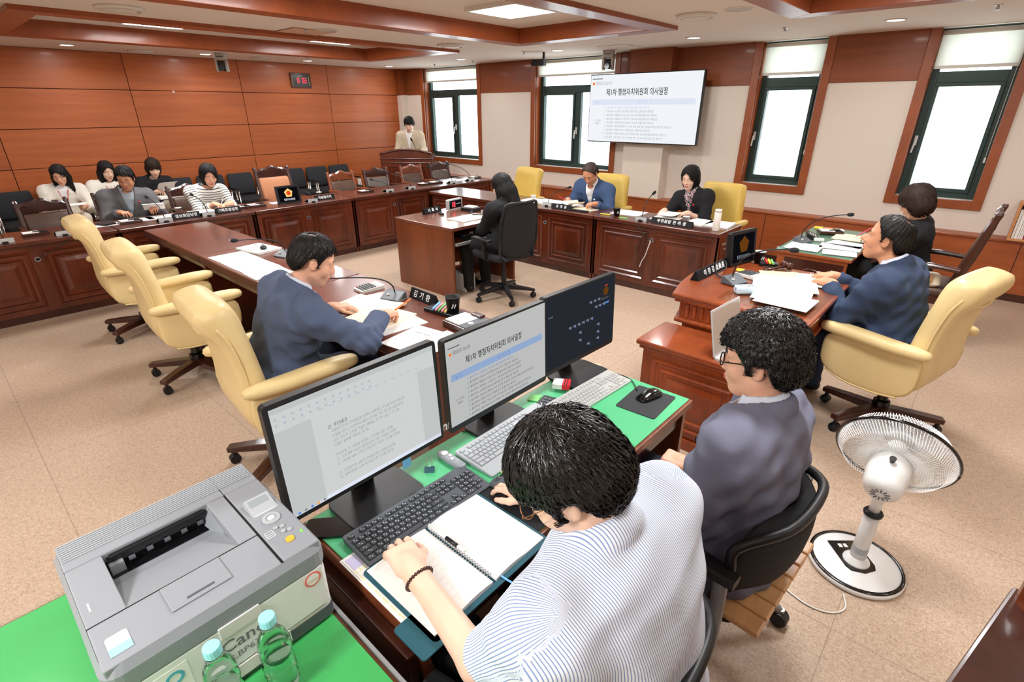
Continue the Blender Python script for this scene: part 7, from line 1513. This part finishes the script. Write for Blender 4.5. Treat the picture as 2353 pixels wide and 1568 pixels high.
    if top == 'jacket': make_top('jacket', topm, .012, 1.93 * sleeve, -.22, vneck, True, True, (.079 * hs, .010, .42, .0115, .005))
    elif top == 'shirt': make_top('shirt', topm, .006, sleeve, -.16, None, True, False, (.068 * hs, .026, .40, .0125, .05))
    elif top == 'knit': make_top('sweater', topm, .008, sleeve, -.16, None, True, False, (.060 * hs, -.004, .25, .007, .2))
    # ---- glasses
    if glasses:
        wire, rr = glasses; gl = []
        for s in (-1, 1):
            obj('glasses_rim', MB().tube([tuple(fromH((s * .033 + .025 * math.cos(a), .097 - .0 * abs(math.cos(a)), .0 + .019 * math.sin(a)))) for a in [2 * PI * k / 18 for k in range(19)]], rr, 6), wire, root, smooth=True)
            obj('glasses_temple', MB().tube([tuple(fromH(q)) for q in ((s * .058, .096, .006), (s * .076, .088, .008), (s * .084, .02, .010), (s * .083, -.012, .006), (s * .080, -.03, -.02))], rr * .9, 6), wire, root, smooth=True)
        obj('glasses_bridge', MB().tube([tuple(fromH(q)) for q in ((-.008, .097, .004), (0, .101, .007), (.008, .097, .004))], rr * .9, 6), wire, root, smooth=True)
    return dict(root=root, O=O, fromH=fromH, Wr=[w + O for w in Wr], El=[e + O for e in El], tips=tips, U=U, Nb=Nb, fs=fs_, rs=rs, Pv=Pv, Ls=Ls, RT=RT)
# ------------------------------------------------------------------ the people in the room
plain('wire_gold', lin(180, 130, 90), .3, .8); plain('wire_black', lin(16, 16, 18), .3)
P1 = person('man in a blue and white striped short-sleeved shirt typing at the staff desk', 184, (-.31, .745, .55), (-.378, .69, 1.045), (-.450, .662, 1.155), 'skin_fair', (22, 40, 0), wr=(-.745, .925, .768), wl=(-.785, .515, .785), hd=('rest', 'type'), hdir=((-.9, -.05, .0), (-.9, .22, -.04)), top='shirt', topm='stripe_shirt', trou='trouser_black', hair='fringe', hthick=1.7, bald=((.014, -.062, .128), (.006, .017, .03)), res=.0048, cres=.0068, sw=.200, girth=1.08, sleeve=.72, locks=4600, lockr=.0014, glasses=('wire_gold', .0011), attr='v', pole=((0.2, .6, -.5), (.1, -.10, -1)), twist=-6, hunch=.02, wrinkle=.003)
P2 = person('man in a slate jacket and black glasses seated at the staff desk', 180, (-.33, 1.43, .56), (-.325, 1.47, .985), (-.375, 1.51, 1.125), 'skin_pink', (8, 8, 0), wr=(-.545, 1.56, .615), wl=(-.64, 1.28, .60), pole=(None, (.1, -.5, -.8)), hd=('fist', 'rest'), hdir=((-.9, -.1, .1), None), topm='suit_slate', shirt='shirt_pale', trou='trouser_dark', hair='short', hthick=2.2, wave=.005, res=.0052, cres=.0075, sw=.20, girth=1.1, locks=5200, lockr=.0012, glasses=('wire_black', .0022), wrinkle=.0055)
P3 = person('man in a navy jacket sitting at the chairman bench', 171, (-.205, 3.545, .57), (-.285, 3.535, .985), (-.365, 3.565, 1.13), 'skin_tan', (9, -6, 0), wr=(-.60, 3.74, .82), wl=(-.575, 3.545, .825), hd=('rest', 'rest'), hdir=((-.9, -.2, -.05), (-.8, .35, -.05)), topm='suit_navy', shirt='shirt_pale', trou='suit_navy', hair='recede', hthick=.9, hairm='hair_soft', res=.0055, cres=.008, sw=.20, girth=1.12, locks=1500, lockr=.001, bald=((.0, -.075, .115), (.028, .03, .03)), pole=(None, (.15, -.5, -.9)), eyes='open', wrinkle=.0055)
P4 = person('man in a blue jacket writing at the near desk row', 84, (-2.50, .98, .57), (-2.44, 1.10, .985), (-2.40, 1.20, 1.12), 'skin_pink', (-18, 26, 0), wr=(-2.225, 1.43, .805), wl=(-2.60, 1.36, .775), hd=('hold', 'rest'), hdir=((-.1, .95, -.1), (.35, .8, -.05)), topm='suit_blue', shirt='shirt_pale', trou='trouser_dark', hair='short', hthick=.9, hairm='hair_soft', res=.0055, cres=.008, sw=.20, girth=1.1, locks=1500, lockr=.001, bald=((0, -.055, .128), (.026, .026, .026)), pole=((.8, -.3, -.35), None), wrinkle=.0055, feet=True)
P5 = person('woman in black with long dark hair typing at the recorder desk', 182, (-3.50, 3.78, .56), (-3.54, 3.81, .955), (-3.60, 3.84, 1.105), 'skin_fair', (5, 20, 0), wr=(-3.90, 3.95, .612), wl=(-3.90, 3.78, .612), hd=('type', 'type'), hdir=((-.9, 0, -.05), (-.9, .1, -.05)), topm='suit_black', shirt='white_cloth', trou='trouser_black', hairm='hair_matt', hair='long', sw=.175, girth=.95, woman=True, res=.008, cres=.010, hs=.96, locks=900, lockr=.0016)
P6 = person('man in a blue jacket and white shirt reading by the windows', 268, (-3.66, 5.74, .57), (-3.63, 5.52, .965), (-3.61, 5.40, 1.095), 'skin_tan', (8, 40, 0), wr=(-3.80, 5.24, .79), wl=(-3.38, 5.20, .79), hd=('hold', 'hold'), topm='suit_window', shirt='white_cloth', trou='trouser_dark', hair='recede', hthick=.55, hairm='hair_thin', res=.008, cres=.010, sw=.20, girth=1.08, vneck=.35, locks=900, lockr=.0016)
P7 = person('woman in a black jacket and patterned scarf reading by the windows', 264, (-2.40, 5.84, .56), (-2.47, 5.75, .955), (-2.50, 5.70, 1.105), 'skin_fair', (6, 14, 0), wr=(-2.62, 5.42, .775), wl=(-2.36, 5.43, .775), hd=('hold', 'hold'), hdir=((.1, -.9, -.1), (-.6, -.6, -.1)), topm='knit_black', shirt='scarf', sleeve=.78, trou='trouser_black', hairm='hair_matt', hair='bob', hthick=1.3, sw=.178, girth=.98, woman=True, res=.0075, cres=.010, hs=.97, glasses=('wire_gold', .0008), vneck=.4, collar=False, locks=900, lockr=.0016)
P8 = person('woman in black with short brown hair writing at the green glass desk', 178, (-.33, 5.42, .56), (-.38, 5.36, .955), (-.43, 5.32, 1.115), 'skin_mid', (-4, 28, 0), wr=(-.66, 5.52, .77), wl=(-.62, 5.30, .765), hd=('pen', 'rest'), hdir=((-.9, .1, -.1), None), top='knit', topm='knit_black', sleeve=1.92, trou='trouser_black', hair='bobfringe', hairm='hair_brown', hthick=1.5, sw=.178, woman=True, res=.008, cres=.010, glasses=('steel', .0008), locks=900, lockr=.0016)
P9 = person('man in a grey jacket reading papers at the wood wall row', -3, (-7.32, 1.53, .56), (-7.28, 1.55, .965), (-7.215, 1.57, 1.105), 'skin_tan', (-24, 22, 0), wr=(-6.93, 1.37, .785), wl=(-6.90, 1.70, .80), hd=('rest', 'hold'), topm='suit_grey', shirt='shirt_grey', trou='trouser_dark', hairm='hair_matt', hair='short', hthick=1.1, res=.008, cres=.010, sw=.20, girth=1.08, glasses=('wire_black', .001), vneck=.3, locks=900, lockr=.0016)
P10 = person('woman in a black and white striped top writing at the wood wall row', 0, (-7.28, 2.32, .56), (-7.12, 2.345, .945), (-7.02, 2.37, 1.085), 'skin_mid', (-8, 22, 0), wr=(-6.84, 2.30, .775), wl=(-6.80, 2.47, .77), hd=('pen', 'rest'), hdir=((.8, .3, -.1), (.4, -.8, 0)), top='knit', topm='stripe_knit', sleeve=1.72, trou='trouser_black', hairm='hair_matt', hair='bob', hthick=1.0, sw=.18, woman=True, res=.008, cres=.009, attr='h', locks=900, lockr=.0016)
W1 = person('woman in a cream jacket with long black hair in the wall row', -6, (-9.08, 1.24, .54), (-8.98, 1.24, .905), (-8.87, 1.245, 1.05), 'skin_mid', (-16, 24, 0), wr=(-8.66, 1.10, .68), wl=(-8.62, 1.36, .68), hd=('rest', 'hold'), topm='cream_cloth', shirt='white_cloth', trou='trouser_cream', hairm='hair_matt', hair='long', hthick=.9, sw=.18, woman=True, sleeve=.96, collar=False, res=.008, cres=.010, glasses=('wire_gold', .0007), hs=.97, locks=900, lockr=.0016)
W2 = person('woman in a white blouse with long black hair in the wall row', 2, (-9.10, 1.72, .54), (-9.02, 1.75, .905), (-8.94, 1.765, 1.055), 'skin_fair', (6, 20, 0), wr=(-8.70, 1.60, .66), wl=(-8.70, 1.86, .66), hd=('hold', 'hold'), top='knit', topm='cream_cloth', sleeve=.85, trou='trouser_black', hairm='hair_matt', hair='long', hthick=.9, sw=.175, woman=True, res=.008, cres=.010, hs=.97, locks=900, lockr=.0016)
W3 = person('woman in a black cardigan with short dark hair in the wall row', -2, (-9.06, 2.27, .54), (-8.94, 2.28, .915), (-8.84, 2.29, 1.06), 'skin_fair', (-4, 24, 0), wr=(-8.62, 2.20, .76), wl=(-8.60, 2.42, .75), hd=('hold', 'hold'), top='knit', topm='knit_black', sleeve=1.85, trou='trouser_cream', hair='bobfringe', hairm='hair_brown', hthick=1.0, sw=.18, woman=True, res=.008, cres=.010, glasses=('wire_gold', .0007), hs=.97, locks=900, lockr=.0016)
PS = person('man in a beige jacket standing at the corner lectern', -50, (-8.50, 6.56, .93), (-8.475, 6.53, 1.405), (-8.44, 6.50, 1.545), 'skin_fair', (-4, 26, 0), wr=(-8.40, 6.20, 1.03), wl=(-8.10, 6.42, 1.03), hd=('rest', 'rest'), topm='beige_cloth', shirt='white_cloth', trou='trouser_dark', hairm='hair_matt', hair='fringe', hthick=1.3, sw=.19, stand=True, res=.008, cres=.010, vneck=.35, locks=900, lockr=.0016)
# ---- things worn or held
def wear(p, name, mb, mat, **k): return obj(name, mb, mat, p['root'], smooth=True, **k)
w, e = P1['Wr'][1] - P1['O'], P1['El'][1] - P1['O']; ax = _n(w - e); a_ = _n(np.cross(ax, (0, 0, 1))); b_ = np.cross(ax, a_); c_ = w - ax * .025; bm = MB()
for k in range(26): q = c_ + .0345 * (math.cos(2 * PI * k / 26) * a_ + math.sin(2 * PI * k / 26) * b_); bm.ball(tuple(q), .0045, 8, 6)
wear(P1, 'bead_bracelet', bm, plain('bead', lin(70, 30, 24), .25, coat=.4) or 'bead')['kind'] = 'stuff'
for p, y0, lb in ((P6, .02, 'badge'), (P7, .02, 'badge'), (P9, .02, 'badge')):
    q = p['Pv'] + p['RT'][2] * p['Ls'] * .76 + p['RT'][1] * .148 + p['RT'][0] * -.085; wear(p, 'lapel_badge', MB().ball(tuple(q), (.011, .011, .011), 8, 6), 'red_plastic' if p is not P6 else 'letter_white')
def held_sheet(loc, rz, tilt, w, d, label, mat='paper'):
    t = thing('held_paper', label, 'paper', loc, rz); secs = []
    for k in range(9): a = k / 8; secs.append([(x, d * (a - .5), .03 * math.sin(a * PI) + h) for x, h in ((-w / 2, 0), (w / 2, 0), (w / 2, .002), (-w / 2, .002))])
    obj('page', MB().loft(secs).xf(RX(tilt)), mat, t); return t
held_sheet((-6.78, 1.66, .83), PI / 2 - .3, -.5, .2, .16, 'curled white sheet lifted by the man in grey'); held_sheet((-8.50, 2.31, .83), -PI / 2, .5, .21, .28, 'open white booklet held by the woman in the black cardigan'); held_sheet((-8.52, 1.24, .70), -PI / 2, .15, .21, .28, 'papers on the lap of the woman in the cream jacket')
slab('lap_folder', 'stack of white papers under the booklet of the woman in the black cardigan', 'folder', (-8.52, 2.31, .68), 0, .24, .30, .03, 'paper', .004)
slab('phone', 'dark phone in the hands of the woman in the white blouse', 'phone', (-8.58, 1.73, .68), .1, .15, .075, .01, 'grey_dark', .01)
sheet((-2.50, 5.32, .765), .1, .20, .26, 'white pages held by the woman in black by the windows', 'paper', .003, 6, 77, curl=.01)
def pen(a, b, mat, label, nm_='pen', cat='pen'):
    a, b = Vector(a), Vector(b); t = thing(nm_, label, cat, tuple(a)); d = b - a; obj('barrel', MB().tube([(0, 0, 0), tuple(d * .85)], .0042, 8), mat, t, smooth=True); obj('tip', MB().tube([tuple(d * .85), tuple(d)], [.004, .0008], 8), 'print_black', t)
pen((-2.185, 1.60, .86), (-2.285, 1.52, .765), 'orange_wood', 'orange pencil held by the man writing in blue', 'pencil', 'pencil'); pen((-.70, 5.58, .83), (-.80, 5.53, .74), 'pink_note', 'pink pen held at the green glass desk'); pen((-6.72, 2.36, .84), (-6.76, 2.33, .745), 'white_plastic', 'white pen held by the woman in stripes'); pen((-3.84, 5.10, .84), (-3.76, 5.16, .80), 'red_plastic', 'red pen held by the man by the windows'); pen((-6.84, 1.30, .83), (-6.81, 1.34, .75), 'navy_line', 'blue pen held by the man in grey')
# lanyards and watch
for p in (W1, W2):
    for s in (-1, 1):
        q = [p['Pv'] + p['RT'][2] * p['Ls'] * t_ + p['RT'][1] * (y_ + .012) + p['RT'][0] * s * x_ for t_, y_, x_ in ((.95, .085, .05), (.8, .125, .035), (.6, .128, .018), (.42, .125, .004))]; wear(p, 'lanyard', MB().tube(spl([tuple(v_) for v_ in q]), .0035, 5), 'red_plastic')
for p, i in ((P7, 1), (P3, 1)):
    w, e = p['Wr'][i] - p['O'], p['El'][i] - p['O']; ax = _n(w - e); a_ = _n(np.cross(ax, (0, 0, 1))); b_ = np.cross(ax, a_); c_ = w - ax * .012; wear(p, 'watch', MB().tube([tuple(c_ + .030 * (math.cos(t_) * a_ + math.sin(t_) * b_)) for t_ in [2 * PI * k / 20 for k in range(21)]], .006, 6), 'silver_plastic'); wear(p, 'watch_face', MB().ball(tuple(c_ - b_ * .032 if b_[2] < 0 else c_ + b_ * .032), (.014, .014, .006), 12, 6), 'black_gloss')
# lectern microphone and page
t = thing('lectern_microphone', 'gooseneck microphone on the corner lectern', 'microphone', (-8.16, 6.36, .985)); obj('gooseneck', MB().tube(bez((0.12, -.02, 0), (.12, -.04, .12), (.02, .0, .2), (-.10, .03, .29)), .005, 7), 'black_plastic', t, smooth=True); obj('capsule', MB().tube([(-.09, .03, .28), (-.11, .035, .30), (-.135, .04, .325)], [.012, .018, .012], 10), 'black_fabric', t, smooth=True); obj('foot', MB().lathe([(.03, -.01), (.03, .008), (.01, .015)], 14, (.12, -.02, 0)), 'black_plastic', t)
